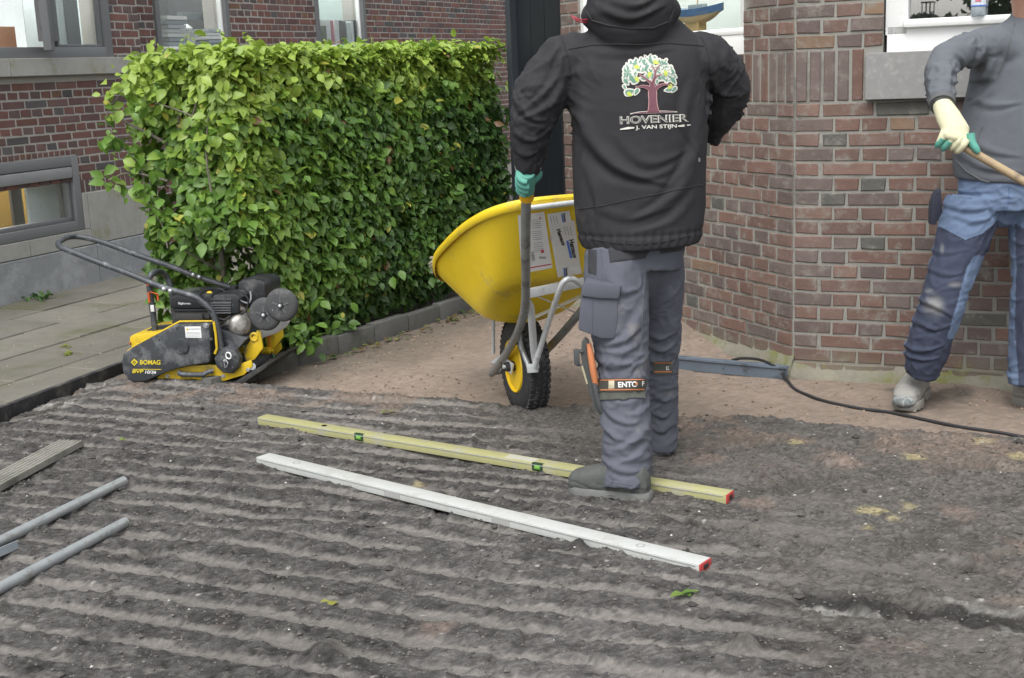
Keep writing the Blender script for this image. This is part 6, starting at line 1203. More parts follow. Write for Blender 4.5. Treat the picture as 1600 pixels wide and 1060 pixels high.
wq = c * [17, 17, 24] + 1.8 * vnoise(c, 8, 505)[:, None]; _arm = sstep(.20, .26, np.abs(c[:, 0] - .42)); d += .0045 * ((1 - np.abs(vnoise(wq, 1.0, 506))) ** 4 - .3) * (.18 + .82 * _arm); d += .0035 * fbm(c * [1, 1, .55], 7, 3, 500) + .0012 * fbm(c, 32, 3, 501)
# gathered hem
zh = at(1000, 378, 3.9)[2]; ph = np.arctan2(c[:, 1] - JY, c[:, 0] - at(1000, 380, 4.04)[0]); d += .004 * np.sin(ph * 34 + 2 * fbm(c, 9, 2, 502)) * np.exp(-((c[:, 2] - zh) / .022) ** 2) * (c[:, 2] < zh + .08)
d += -.004 * np.exp(-((c[:, 2] - (zh + .016 + .0)) / .006) ** 2) * (np.abs(c[:, 0] - .42) < .3)
c2 = c + n_ * d[:, None]; setco(jme, c2)
jm = M('jacket_black', (0.026, 0.025, 0.028), rough=.82, var=.14, scale=9, bump=.22, bscale=420, spec=.35, dirt=(0.075, 0.068, 0.062), dirt_amt=.06, dscale=5)
jacket = obj('jacket', jme, jm, p1); jv = bvh_of(jacket)
sm_ = M('seam_black', (0.020, 0.019, 0.021), rough=.85, bump=.1)
seam('seam', jv, fine_pix([(889, 77), (925, 71), (960, 69), (1000, 70), (1045, 68), (1085, 71), (1100, 72)]), .0022, sm_, jacket)
seam('seam', jv, fine_pix([(904, 327), (940, 322), (985, 312), (1030, 303), (1070, 294), (1098, 289)]), .0019, sm_, jacket)
seam('seam', jv, fine_pix([(876, 55), (882, 72), (888, 90), (890, 110), (890, 135), (888, 155)]), .0026, sm_, jacket)
seam('seam', jv, fine_pix([(1096, 58), (1103, 72), (1108, 92), (1111, 115), (1112, 140), (1111, 170), (1108, 205)]), .0026, sm_, jacket)
seam('seam', jv, fine_pix([(916, 372), (960, 380), (1000, 382), (1040, 377), (1086, 366)]), .0016, sm_, jacket)
seam('hood_edge', jv, fine_pix([(917, 18), (925, 32), (950, 40), (985, 45), (1020, 44), (1045, 34), (1053, 15)]), .0034, sm_, jacket)
seam('seam', jv, fine_pix([(806, 246), (822, 252), (846, 247)]), .002, sm_, jacket)
part('cord', B().tube([at(918, 36, 3.96), at(905, 34, 3.93), at(896, 29, 3.93), at(893, 24, 3.94)], .0022, 6, smooth=4).tube([at(918, 31, 3.95), at(905, 31, 3.92), at(897, 26, 3.92)], .0022, 6, smooth=4), M('cord_red', (.42, .03, .06), rough=.6, bump=0), jacket)
# chest-back print: a leafy tree over two lines of lettering
pk = ink('print_cream', (0.66, 0.64, 0.58)); gn1 = ink('print_green', (0.13, 0.27, 0.20)); gn2 = ink('print_pale_green', (0.24, 0.36, 0.28)); lime = ink('print_lime', (0.50, 0.58, 0.10)); mau = ink('print_mauve', (0.17, 0.065, 0.085)); pkl = ink('print_pink', (0.55, 0.33, 0.32))
def L7(x, y): return (940 + x / 7.067, 70 + y / 7.067)
def leafp(cx, cy, L, W, a):
    a = math.radians(a); pts = []
    for t in np.linspace(0, 2 * math.pi, 13)[:-1]:
        x = math.cos(t) * L; y = math.sin(t) * W * (1 - .35 * math.cos(t)); pts.append((cx + x * math.cos(a) - y * math.sin(a), cy + x * math.sin(a) + y * math.cos(a)))
    return pts
def many(name, polys, mat, off):
    V, F = [], []
    for pl in polys:
        cc = np.mean(pl, 0); q = [stick(jv, *cc, off)] + [stick(jv, *p, off) for p in pl]
        if any(v is None for v in q): continue
        n0 = len(V); V += q; F += [(n0, n0 + 1 + i, n0 + 1 + (i + 1) % len(pl)) for i in range(len(pl))]
    return obj(name, mesh_from(V, F, name), mat, jacket)
rr = random.Random(5); lv_o, l_g, l_p, l_l = [], [], [], []
for k in range(170):
    th = rr.uniform(0, 2 * math.pi); rad = math.sqrt(rr.random()); x = 530 + 285 * rad * math.cos(th); y = 330 - 195 * rad * math.sin(th) if math.sin(th) > 0 else 330 - 120 * rad * math.sin(th)
    if y > 380 and abs(x - 545) < 140: continue
    if y > 470 and abs(x - 530) < 175: continue
    L = rr.uniform(24, 38); W = L * rr.uniform(.45, .62); a = rr.uniform(20, 160) + (180 if rr.random() < .5 else 0); lv_o.append([L7(*q) for q in leafp(x, y, L + 8, W + 8, a)]); (l_g if rr.random() < .5 else l_p).append([L7(*q) for q in leafp(x, y, L * .66, W * .50, a)])
for (x, y, L, a) in [(270, 410, 45, 50), (340, 385, 55, 60), (310, 520, 60, -10), (385, 520, 42, 120), (300, 545, 45, 10), (465, 200, 40, 70), (545, 190, 42, 45), (490, 270, 34, 80), (790, 400, 48, 55), (735, 500, 45, 170), (795, 495, 40, 130), (610, 410, 28, 100), (255, 470, 30, 60), (285, 340, 30, 100), (360, 210, 30, 160), (700, 210, 34, 20), (785, 300, 34, 60)]:
    lv_o.append([L7(*q) for q in leafp(x, y, L + 9, L * .5 + 9, a)]); l_g.append([L7(*q) for q in leafp(x, y, L * .84, L * .4, a)])
for (x, y) in [(390, 250), (390, 385), (600, 200), (705, 320), (525, 335), (750, 465), (310, 548)]: l_l.append([L7(*q) for q in leafp(x, y, 34, 22, rr.uniform(0, 180))])
many('leaf_outline', lv_o, pk, .0018); many('leaf_print', l_p, gn2, .0024); many('leaf_print', l_g, gn1, .0027); many('leaf_print', l_l, lime, .0031)
def strip(name, pix, wpx, mat, off):
    V, F = [], []
    for i, (x, y, w_) in enumerate(pix):
        a = np.array(pix[max(i - 1, 0)][:2]); c_ = np.array(pix[min(i + 1, len(pix) - 1)][:2]); t = c_ - a; t = t / np.linalg.norm(t); nn = np.array([-t[1], t[0]])
        for s_ in (-1, 1): q = L7(x + nn[0] * s_ * w_ * wpx / 2, y + nn[1] * s_ * w_ * wpx / 2); V.append(stick(jv, *q, off))
    if any(v is None for v in V): return
    F = [(2 * i, 2 * i + 1, 2 * i + 3, 2 * i + 2) for i in range(len(pix) - 1)]; obj(name, mesh_from(V, F, name), mat, jacket)
trunk = [(568, 752, 148), (568, 720, 104), (565, 660, 84), (562, 600, 78), (560, 540, 84), (560, 490, 76), (556, 450, 50), (560, 420, 28)]
strip('trunk_outline', [(x, y, w_ + 16) for x, y, w_ in trunk], 1, pkl, .0030); strip('trunk_print', trunk, 1, mau, .0036)
for bp in [[(545, 500, 44), (500, 470, 36), (450, 460, 22), (400, 470, 12), (370, 462, 6)], [(580, 500, 44), (620, 465, 34), (670, 440, 20), (720, 440, 10), (760, 450, 6)], [(560, 430, 30), (585, 360, 20), (590, 300, 14), (620, 250, 8), (640, 225, 4)], [(550, 430, 26), (500, 390, 16), (450, 350, 11), (410, 330, 5)], [(575, 380, 14), (620, 340, 9), (660, 330, 4)], [(588, 300, 10), (570, 260, 7), (545, 240, 4)]]:
    strip('branch_outline', [(x, y, w_ + 9) for x, y, w_ in bp], 1, pkl, .0032); strip('branch_print', bp, 1, mau, .0038)
strip('ground_outline', [(315, 764, 10), (420, 750, 22), (560, 745, 32), (700, 742, 24), (830, 742, 10)], 1, pk, .0024); strip('ground_print', [(335, 763, 4), (430, 751, 13), (560, 746, 22), (690, 742, 14), (815, 742, 4)], 1, mau, .0034)
hx, hy = L7(580, 822); letters('lettering', 'HOVENIER', hx, hy, 107, 12.2, -2.2, pk, jv, jacket, .0018, bold=.035); letters('lettering_core', 'HOVENIER', hx, hy, 105.5, 10.4, -2.2, ink('print_dark', (.06, .06, .06)), jv, jacket, .0030, bold=-.012)
hx, hy = L7(600, 912); letters('lettering', 'J. VAN STIJN', hx, hy, 64, 7.6, -2.2, pk, jv, jacket, .0018, bold=.02)
strip('print_dash', [(205, 936, 12), (290, 922, 26), (360, 917, 14)], 1, pk, .003); strip('print_dash', [(836, 900, 10), (900, 893, 26), (978, 886, 10)], 1, pk, .003)
decal('care_mark', [(1090, 247), (1093.5, 247), (1093.5, 253), (1090, 253)], ink('print_tiny', (.25, .25, .25)), jv, jacket, .002)

# trousers ----------------------------------------------------------
tb_ = B(); latT = latJ
limb(tb_, [(at(1000, 350, 4.05), .155, .115), (at(995, 385, 4.05), .155, .12), (at(992, 415, 4.05), .150, .115)], latT, 28, cap=False)
limb(tb_, [(at(962, 390, 4.02), .100, .115), (at(962, 430, 4.0), .104, .112), (at(965, 480, 3.985), .100, .108), (at(970, 530, 3.965), .088, .098), (at(974, 575, 3.945), .080, .090), (at(975, 620, 3.93), .079, .086), (at(980, 670, 3.905), .080, .086), (at(980, 715, 3.89), .078, .085), (at(977, 748, 3.88), .082, .092), (at(977, 760, 3.875), .083, .094)], latT, 22, cap=False)
limb(tb_, [(at(1000, 395, 4.08), .11, .10), (at(1000, 425, 4.09), .085, .09), (at(1004, 450, 4.12), .05, .07)], latT, 20)
limb(tb_, [(at(1022, 390, 4.10), .092, .11), (at(1028, 430, 4.14), .088, .104), (at(1027, 480, 4.19), .084, .098), (at(1027, 530, 4.235), .078, .088), (at(1028, 575, 4.265), .070, .080), (at(1031, 620, 4.29), .062, .074), (at(1033, 660, 4.315), .058, .070), (at(1033, 696, 4.33), .056, .072)], latT, 22, cap=False)
tme = blend('trousers', tb_, .0065, 6, .6); c = coords(tme); n_ = normals(tme)
segL = [(at(975, 690, 3.89), at(977, 760, 3.875), .085, 9, .0020), (at(976, 610, 3.93), at(980, 705, 3.89), .085, 12, .0018), (at(970, 500, 3.975), at(975, 600, 3.94), .09, 7, .007), (at(965, 400, 4.0), at(968, 500, 3.98), .105, 5, .005)]
segR = [(at(1029, 500, 4.2), at(1030, 590, 4.27), .08, 10, .0035), (at(1030, 590, 4.27), at(1033, 690, 4.31), .068, 12, .002), (at(1030, 410, 4.12), at(1031, 500, 4.2), .085, 5, .006)]
d = 1.0 * folds(c, segL + segR, 21, slope=.10)
for pix, wp_, am, Y in [([(1012, 470), (985, 520), (940, 540)], 8, .010, 3.9), ([(1008, 520), (975, 545), (935, 548)], 6, .011, 3.9), ([(950, 430), (972, 455), (1000, 450)], 8, .008, 3.9), ([(925, 562), (960, 572), (1010, 555)], 6, .008, 3.87), ([(1014, 616), (985, 629), (958, 631)], 6, .008, 3.84), ([(938, 630), (956, 652), (984, 661), (1004, 655)], 5, .008, 3.84), ([(1016, 641), (996, 648), (978, 647)], 5, .007, 3.83), ([(937, 664), (960, 685), (990, 691)], 5, .007, 3.82), ([(1017, 668), (998, 684), (970, 701), (948, 705)], 6, .009, 3.82), ([(1016, 696), (990, 716), (966, 719)], 5, .007, 3.81), ([(938, 722), (960, 735), (996, 738), (1014, 730)], 5, .008, 3.8), ([(950, 744), (970, 750)], 4, .006, 3.8), ([(1012, 540), (1035, 548), (1056, 535)], 5, .010, 4.15), ([(1012, 520), (1030, 530), (1056, 522)], 5, .009, 4.12), ([(1014, 560), (1035, 566), (1054, 556)], 5, .008, 4.2), ([(1016, 640), (1035, 650), (1050, 642)], 5, .008, 4.25), ([(1018, 612), (1035, 622), (1050, 615)], 5, .008, 4.25), ([(1018, 668), (1035, 675), (1048, 668)], 5, .008, 4.25)]: d += crease(c, pix, wp_, am, Y)
d += .003 * fbm(c, 9, 3, 510) + .0011 * fbm(c, 38, 3, 511); wq = c * [16, 16, 30] + 1.6 * vnoise(c, 9, 515)[:, None]; d += .0075 * ((1 - np.abs(vnoise(wq, 1.0, 516))) ** 4 - .3) * sstep(.75, .35, c[:, 2]); setco(tme, c + n_ * (d * .85)[:, None])
tg = M('trouser_grey', (0.100, 0.106, 0.130), rough=.85, var=.10, scale=8, bump=.30, bscale=520, spec=.3, dirt=(0.19, 0.18, 0.17), dirt_amt=.14, dscale=5)
trous = obj('trousers', tme, tg, p1); tv = bvh_of(trous)
tblk = M('trouser_black', (0.035, 0.036, 0.042), rough=.85, var=.12, bump=.25, bscale=420)
def patch(name, poly, mat, bvh, parent, off, n=14, thick=True):
    """cloth panel laid on the surface: grid over a quad given in photo pixels"""
    poly = np.array(poly, float); V = []; F = []
    for i in range(n + 1):
        for j in range(n + 1):
            a, b_ = i / n, j / n; q = (poly[0] * (1 - a) + poly[1] * a) * (1 - b_) + (poly[3] * (1 - a) + poly[2] * a) * b_; edge = min(i, j, n - i, n - j); V.append(stick(bvh, *q, off * (0.15 if edge == 0 else 1)))
    for i in range(n):
        for j in range(n): F.append((i * (n + 1) + j, (i + 1) * (n + 1) + j, (i + 1) * (n + 1) + j + 1, i * (n + 1) + j + 1))
    F = [f for f in F if all(V[i] is not None for i in f)]; V = [q if q is not None else np.zeros(3) for q in V]
    bad = []
    for f in F:
        q = [V[i] for i in f]
        if max(np.linalg.norm(q[i] - q[(i + 1) % 4]) for i in range(4)) > .05: bad.append(f)
    F = [f for f in F if f not in bad]; return obj(name, mesh_from(V, F, name, True), mat, parent)
patch('side_panel', [(919, 378), (933, 378), (932, 431), (919, 427)], tblk, tv, trous, .003, 8)
patch('back_panel', [(950, 388), (1018, 388), (1008, 404), (953, 411)], tblk, tv, trous, .003, 10)
patch('back_panel', [(1030, 386), (1072, 382), (1066, 392), (1032, 397)], tblk, tv, trous, .003, 8)
pkt = part('cargo_pocket', B().prism([at(x, y, 3.872) for x, y in [(908, 462), (935, 466), (966, 466), (965, 500), (961, 530), (940, 530), (922, 523), (903, 517), (905, 490)]], np.array([.012, .075, 0])), tg, trous, bevel=.009)
seam('pocket_pleat', bvh_of(pkt), fine_pix([(926, 468), (925, 495), (924, 522)]), .0020, M('trouser_seam', (0.10, 0.104, 0.13), rough=.85, bump=.2), pkt)  # pleat and seams in the trousers' own grey
part('pocket_flap', B().prism([at(x, y, 3.862) for x, y in [(914, 440), (940, 444), (971, 446), (967, 468), (935, 467), (907, 463), (909, 450)]], np.array([.012, .085, 0])), tg, trous, bevel=.007)
seam('seam', tv, fine_pix([(938, 385), (941, 410), (940, 440)]), .0014, M('trouser_seam', (.1, .104, .13)), trous)
seam('seam', tv, fine_pix([(1008, 420), (1006, 450), (1003, 500), (1001, 560)]), .0014, M('trouser_seam', (.1, .104, .13)), trous)
seam('hem_seam', tv, fine_pix([(938, 742), (955, 753), (985, 758), (1016, 756)]), .0014, M('trouser_seam', (.1, .104, .13)), trous)
# dark mesh knee pad on the far leg
part('knee_pad', B().ball(at(1049, 485, 4.30), (.035, .05, .06), 12), M('pad_mesh', (.03, .03, .03), rough=.7, bump=.8, bscale=260), p1)
# knee straps with lettering
strapm = M('strap_dark', (0.050, 0.048, 0.038), rough=.7, var=.15, bump=.25, bscale=300); orn = ink('strap_orange', (.50, .17, .07))
def band(name, y0, y1, xl, xr, parent, off, mat=strapm, bvh=None, n=22, dy=0): 
    bvh = bvh or tv; V, F = [], []
    for i in range(n + 1):
        x = xl + (xr - xl) * i / n
        for j, y in enumerate((y0, (y0 + y1) / 2, y1)):
            p_ = stick(bvh, x, y + dy * i / n, off)
            if p_ is None or (i and V[-3] is not None and np.linalg.norm(p_ - V[-3]) > .05): p_ = V[-3] if i else p_
            V.append(p_)
    for i in range(n):
        for j in range(2): F.append((3 * i + j, 3 * i + 3 + j, 3 * i + 4 + j, 3 * i + 1 + j))
    F = [f for f in F if all(V[k] is not None for k in f)]; V = [q if q is not None else np.zeros(3) for q in V]; return obj(name, mesh_from(V, F, name, True), mat, parent)
st = band('knee_strap', 592, 612, 938, 1007, p1, .009, dy=-1); sb = bvh_of(st)
st2 = band('knee_strap', 608, 625, 938, 1006, p1, .006, M('strap_olive', (.085, .09, .075), rough=.8, bump=.2), dy=-3)
band('strap_stripe', 593.4, 595, 939, 1006.5, st, .0015, orn, sb, dy=-1); band('strap_stripe', 608.6, 610.4, 939, 1006.5, st, .0015, orn, sb, dy=-1)
letters('strap_lettering', 'ENTO', 981, 600.8, 30, 8.6, -2, wi, sb, st, .002, bold=.03); letters('strap_lettering', 'F', 1004.2, 599.7, 3.2, 7.5, -2, wi, sb, st, .002, bold=.03); decal('strap_dot', [(991.5, 599.5), (994, 597.5), (996.5, 599.5), (994, 602.5)], orn, sb, st, .0035)
patch('strap_label', [(951, 595), (960, 594.5), (960, 607), (951, 608)], ink('label_cream', (.50, .45, .32)), sb, st, .004, 3)
st3 = band('knee_strap', 565, 583, 1021, 1050, p1, .008, M('strap_olive', (.085, .09, .075)), n=14); sb3 = bvh_of(st3); band('strap_stripe', 566, 567.8, 1022, 1049, st3, .0015, orn, sb3, n=14); band('strap_stripe', 580, 581.8, 1022, 1049, st3, .0015, orn, sb3, n=14)
letters('strap_lettering', 'E', 1043, 575, 5, 6, 0, wi, sb3, st3, .002)
# trowel and folding knife in a holster hanging outside the left knee
tool = empty('tool_holster', at(915, 600, 3.95), label='dark holster with orange handled knife strapped outside the left knee', category='holster')
Yk = 3.93
part('sheath', B().prism([at(x, y, Yk) for x, y in [(915, 528), (921, 534), (926, 560), (931, 592), (940, 618), (948, 640), (941, 651), (930, 643), (922, 618), (914, 588), (908, 556), (910, 536)]], np.array([.0, .03, 0])), M('sheath_grey', (0.085, 0.092, 0.092), rough=.6, var=.25, bump=.3, bscale=150, dirt=(.2, .2, .17), dirt_amt=.3), tool, bevel=.005)
part('blade_cover', B().tube([at(929, 598, Yk - .02), at(933, 618, Yk - .02), at(939, 637, Yk - .02), at(944, 650, Yk - .018)], [.009, .011, .012, .008], 10, smooth=3), M('cover_grey', (0.07, 0.075, 0.078), rough=.45, bump=.1), tool)
part('knife_handle', B().tube([at(920, 537, Yk - .015), at(923, 555, Yk - .02), at(927, 580, Yk - .022), at(931, 602, Yk - .018)], [.007, .0105, .011, .009], 10, smooth=3), M('handle_orange', (0.55, 0.20, 0.085), rough=.5, bump=.1), tool)
part('clip', B().box(at(901, 558, Yk), .018, .02, .050, (np.array([1, 0, 0]), np.array([0, 1, 0]), Z), .004).tube([at(901, 548, Yk), at(911, 550, Yk)], .006, 8).tube([at(901, 570, Yk), at(912, 572, Yk)], .004, 8), M('cover_grey', (.07, .075, .078)), tool)
part('tag_strip', B().prism([at(x, y, Yk - .004) for x, y in [(908, 572), (911, 572), (919, 600), (916, 600)]], np.array([0, -.003, 0])), M('tag_cream', (.4, .38, .25), rough=.7), tool)
# boots
def boot(name, heel, toe, w_, col, solec, parent, shaft, y_scale=1.0, h=.10):
    """heel and toe are ground points of the sole"""
    heel, toe = np.array(heel, float), np.array(toe, float); f = toe - heel; L = np.linalg.norm(f); f /= L; s_ = np.cross(f, Z); s_ /= np.linalg.norm(s_); u = np.cross(s_, f); b = B()
    def R(t, wd, z0, z1, n=20):
        c_ = heel + f * L * t; return [c_ + s_ * wd * math.copysign(abs(math.cos(a)) ** .8, math.cos(a)) + u * ((z0 + z1) / 2 + (z1 - z0) / 2 * math.copysign(abs(math.sin(a)) ** .8, math.sin(a))) for a in np.linspace(0, 2 * math.pi, n + 1)[:-1]]
    W = w_
    b.rings([R(.015, W * .45, .02, .085), R(.06, W * .66, .015, .115), R(.16, W * .74, .012, .125), R(.30, W * .76, .012, .134), R(.42, W * .82, .012, .130), R(.54, W * .92, .012, .114), R(.68, W * 1.0, .012, .100), R(.80, W * .99, .012, .092), R(.90, W * .84, .014, .080), R(.965, W * .56, .018, .062), R(.99, W * .30, .022, .048)])
    limb(b, [(heel + f * L * .24 + u * .07, .044, .048), (heel + f * L * .27 + u * .12, .043, .046), (np.array(shaft), .043, .046)], s_)
    me = blend(name, b, .005, 5, .55); c = coords(me); n_ = normals(me); t = (c - heel) @ f / L; hh = (c - heel) @ u
    d = .0016 * fbm(c, 26, 3, 520) - .003 * np.exp(-((t - .46) / .02) ** 2) * (hh > .07) - .0035 * np.exp(-((t - .54 - .1 * hh) / .014) ** 2) * (hh > .05) - .003 * np.exp(-((hh - .040 - .012 * np.sin(t * 9)) / .003) ** 2)
    d += .004 * np.exp(-((t - .93) / .05) ** 2) * (hh > .02); setco(me, c + n_ * d[:, None]); o = obj(name, me, col, parent)
    sb_ = B(); out = []
    for a in np.linspace(0, 2 * math.pi, 41)[:-1]:
        x = .5 - .5 * math.cos(a); t_ = x; wd = np.interp(t_, [0, .04, .12, .3, .45, .6, .72, .85, .94, 1], [.35, .62, .76, .74, .74, .92, 1.02, .93, .66, .2]) * W * 1.06; out.append((t_ * L * 1.015 - .004, wd * math.copysign(1, math.sin(a)) if abs(math.sin(a)) > 1e-6 else 0))
    def ring(z, k, arch=0.0): return [heel + f * (L / 2 + (x - L / 2) * k) + s_ * (y * k) + u * (z + arch * math.exp(-((x / L - .42) / .1) ** 2)) for x, y in out]
    sb_.rings([ring(0, .97, .012), ring(.008, 1.0, .012), ring(.018, 1.0), ring(.028, 1.0), ring(.034, .975)]); so_ = part('sole', sb_, solec, o)
    for k in range(9):
        t_ = .06 + k * .105
        if .33 < t_ < .48: continue
        wd = np.interp(t_, [0, .12, .3, .45, .6, .72, .9, 1], [.5, .76, .74, .74, .92, 1.02, .8, .4]) * W; 
        for sg in (-1, 1): sb2 = B().box(heel + f * L * t_ + s_ * sg * wd * .62 - u * .001, .017, wd * .85, .010, (f, s_, u), .002); part('lug', sb2, solec, so_, smooth=False)
    return o, heel, f, s_, u, L
bg_ = M('boot_grey', (0.075, 0.080, 0.075), rough=.75, var=.2, bump=.35, bscale=160, dirt=(0.15, 0.15, 0.135), dirt_amt=.34, dscale=10); sg_ = M('sole_grey', (0.17, 0.175, 0.165), rough=.8, var=.2, bump=.3, dirt=(.10, .095, .085), dirt_amt=.35, dscale=14)
hl_ = gnd(1019, 792, .004); to_ = gnd(891, 776, .004); hs = soil_h(*hl_[:2]); hl_[2] = to_[2] = .5 * (hs + soil_h(*to_[:2])) - .010; hl_ += np.array([0, .040, 0]); to_ += np.array([0, .040, 0])
boot('boot', hl_, to_, .050, bg_, sg_, p1, at(978, 740, 3.885))
h2 = gnd(1034, 713, .004) + np.array([0.0, -.005, 0]); h2[2] = soil_h(*h2[:2]) - .002; boot('boot', h2, h2 + np.array([-.05, .27, 0]), .052, bg_, sg_, p1, h2 + np.array([-.012, .06, .16]))
# gloved left hand closed round the grip
teal = M('glove_teal', (0.10, 0.34, 0.27), rough=.6, var=.14, scale=25, bump=.3, bscale=200, dirt=(.25, .30, .27), dirt_amt=.22, dscale=20); knit = M('glove_knit', (0.42, 0.42, 0.40), rough=.9, var=.1, bump=.5, bscale=420)
gd3 = gdir; gl_c = gpos + gd3 * .052; gs = np.cross(gd3, Z); gs = gs / np.linalg.norm(gs); gs = gs if gs[0] > 0 else -gs; gu3 = np.cross(gs, gd3); gu3 = gu3 if gu3[2] > 0 else -gu3
def hand(gc, ax, side, up_, wrist, name, parent, mat, cuffm, cuff_dir=None):
    """fist round a bar: gc centre of the grip, ax along the bar, side towards the palm, up_ towards the knuckles"""
    hb = B(); rb = .019
    limb(hb, [(wrist, .026, .030), (wrist * .55 + (gc + up_ * .034 + side * .006) * .45, .030, .034), (gc + up_ * .032 + side * .004, .026, .044), (gc + up_ * .010 + side * .020, .020, .042)], ax, 16)
    hb.ball(gc + up_ * .016 + side * .004, (.030, .030, .030), 12); limb(hb, [(gc + up_ * .02 - ax * .036, .020, .022), (gc + up_ * .02 + ax * .036, .020, .022)], side, 14)
    for k, (o_, rad, ln) in enumerate([(-.033, .0100, 2.5), (-.011, .0108, 2.75), (.011, .0105, 2.7), (.033, .0092, 2.4)]):
        pts, rs = [], []
        for j in range(8):
            th = .55 + j / 7 * ln; rr_ = rb + rad * .95; pts.append(gc + ax * o_ + up_ * math.cos(th) * rr_ * 1.10 - side * math.sin(th) * rr_ * 1.04 + (up_ * .004 if j in (1, 4) else 0)); rs.append(rad * (1.1 if j in (1, 4) else .98 - .02 * j))
        hb.tube([gc + ax * o_ * .9 + up_ * .030 + side * .012] + pts, [rad * 1.05] + rs, 10)
    hb.tube([gc - ax * .020 + side * .022 + up_ * .02, gc - ax * .046 + side * .020 + up_ * .016, gc - ax * .050 - side * .008 + up_ * .018, gc - ax * .046 - side * .022 + up_ * .006], [.014, .0130, .012, .010], 10, smooth=3)
    hb.tube([gc - ax * .047, gc + ax * .047], .0255, 14)
    me = blend(name, hb, .0028, 2, .5); o = obj(name, me, mat, parent); return o
glv = hand(gl_c, gd3 * -1, gs, gu3, at(826, 256, 4.075), 'glove', p1, teal, knit)
part('glove_cuff', B().tube([at(826, 250, 4.07), at(825, 262, 4.065), at(824, 271, 4.068)], [.042, .043, .036], 16), knit, glv)
grc = mir(gpos) + (np.array(gdir) - mn * 2 * (gdir @ mn)) * .055; gd4 = np.array(gdir) - mn * 2 * (gdir @ mn)
hand(grc, gd4 * -1, -gs, gu3, wR - Z * .01, 'glove', p1, teal, knit)

# ------------------------------------------------------------------ worker in the grey sweater, facing the camera by the front wall
p2 = empty('person', (1.8, 4.95, 0), label='person in grey sweater and blue navy work trousers holding a wooden handle by the wall', category='person')
Y2 = 4.88
b2 = B(); latP = np.array([.955, -.295, 0])
limb(b2, [(at(1565, 310, Y2), .10, .06), (at(1572, 230, Y2), .11, .07), (at(1590, 130, Y2), .12, .07), (at(1602, 75, Y2), .11, .06), (at(1606, 45, Y2), .07, .05)], latP)
hc2 = at(1600, -75, 4.80); limb(b2, [(at(1606, 45, Y2), .05, .05), (hc2 - Z * .04, .055, .058)], latP)
shR = at(1552, 70, 4.84); elR = at(1478, 92, 4.72); wrR = at(1472, 160, 4.56); limb(b2, [(shR, .036, .036), (at(1500, 84, 4.77), .034, .034), (elR, .034, .034), (at(1470, 118, 4.67), .030, .03), (wrR, .026, .026)]); 
shL = at(1680, 75, 4.86); elL = at(1720, 190, 4.74); wrL = at(1660, 305, 4.55); limb(b2, [(shL, .036, .036), (at(1700, 130, 4.8), .034, .034), (elL, .034, .034), (wrL, .026, .026)])
limb(b2, [(at(1520, 330, Y2), .05, .05), (at(1472, 470, 4.82), .042, .045), (at(1442, 575, 4.88), .030, .032)], latP); limb(b2, [(at(1612, 330, Y2), .05, .05), (at(1620, 470, 4.82), .042, .045), (at(1607, 590, 4.83), .030, .032)], latP)
late2 = head_parts(p2, b2, hc2, (-.35, -1, -.35)); late2(obj('body', blend('body', b2, .012, 3), skin, p2))
# sweater
sb_ = B()
def row2(y, xl, xr, dep=.14, Yc=Y2): a, c_ = at(xl, y, Yc), at(xr, y, Yc); return ((a + c_) / 2, np.linalg.norm(c_ - a) / 2, dep)
limb(sb_, [row2(283, 1494, 1648, .135), row2(262, 1492, 1655, .145), row2(230, 1494, 1660, .145), row2(190, 1504, 1664, .14), row2(150, 1514, 1668, .135), row2(110, 1522, 1672, .13), row2(75, 1530, 1676, .115), row2(50, 1548, 1668, .095), row2(34, 1570, 1650, .08), row2(18, 1588, 1632, .065)], latP, 30, cap=False)
limb(sb_, [(at(1575, 82, 4.85), .075, .08), (shR, .074, .078), (at(1525, 74, 4.82), .066, .068), (at(1500, 82, 4.77), .062, .062), (elR, .060, .060), (at(1470, 112, 4.68), .060, .058), (at(1470, 135, 4.62), .054, .052), (at(1471, 156, 4.57), .046, .046)], (0.2, .3, .9), 20)
limb(sb_, [(at(1655, 80, 4.85), .075, .08), (shL, .074, .078), (at(1700, 130, 4.8), .066, .066), (elL, .062, .062), (at(1690, 250, 4.64), .052, .052), (wrL, .045, .045)], (0.9, .3, 0), 20)
limb(sb_, [(at(1545, 90, 4.86), .06, .09), (at(1540, 120, 4.87), .045, .08)], (1, 0, 0), 16)
limb(sb_, [(at(1610, 34, Y2), .07, .065), (at(1610, 20, Y2 - .01), .068, .063)], latP, 20)
sme = blend('sweater', sb_, .0065, 7, .6); c = coords(sme); n_ = normals(sme)
d = 1.1 * folds(c, [(shR, elR, .08, 9, .007), (elR, wrR, .062, 12, .008), (shL, elL, .07, 8, .006), (elL, wrL, .06, 8, .006)], 31, w=.013, slope=.03)
for pix, wp_, am in [([(1545, 60), (1528, 100), (1500, 125)], 6, .009), ([(1560, 75), (1548, 120), (1520, 140)], 7, .009), ([(1575, 90), (1560, 140), (1530, 170)], 7, .007), ([(1530, 150), (1560, 165), (1600, 160)], 7, .006), ([(1510, 200), (1550, 235), (1600, 245)], 8, .006), ([(1505, 230), (1545, 262), (1600, 270)], 7, .006), ([(1525, 175), (1520, 210), (1500, 240)], 6, .006), ([(1460, 105), (1480, 112), (1498, 106)], 4, .007), ([(1452, 122), (1475, 128), (1496, 122)], 4, .006), ([(1450, 138), (1470, 144), (1494, 138)], 4, .005), ([(1478, 80), (1496, 95), (1500, 112)], 4, .008)]: d += crease(c, pix, wp_, am, 4.74)
d += .003 * fbm(c, 8, 3, 530) + .001 * fbm(c, 40, 2, 531); setco(sme, c + n_ * d[:, None])
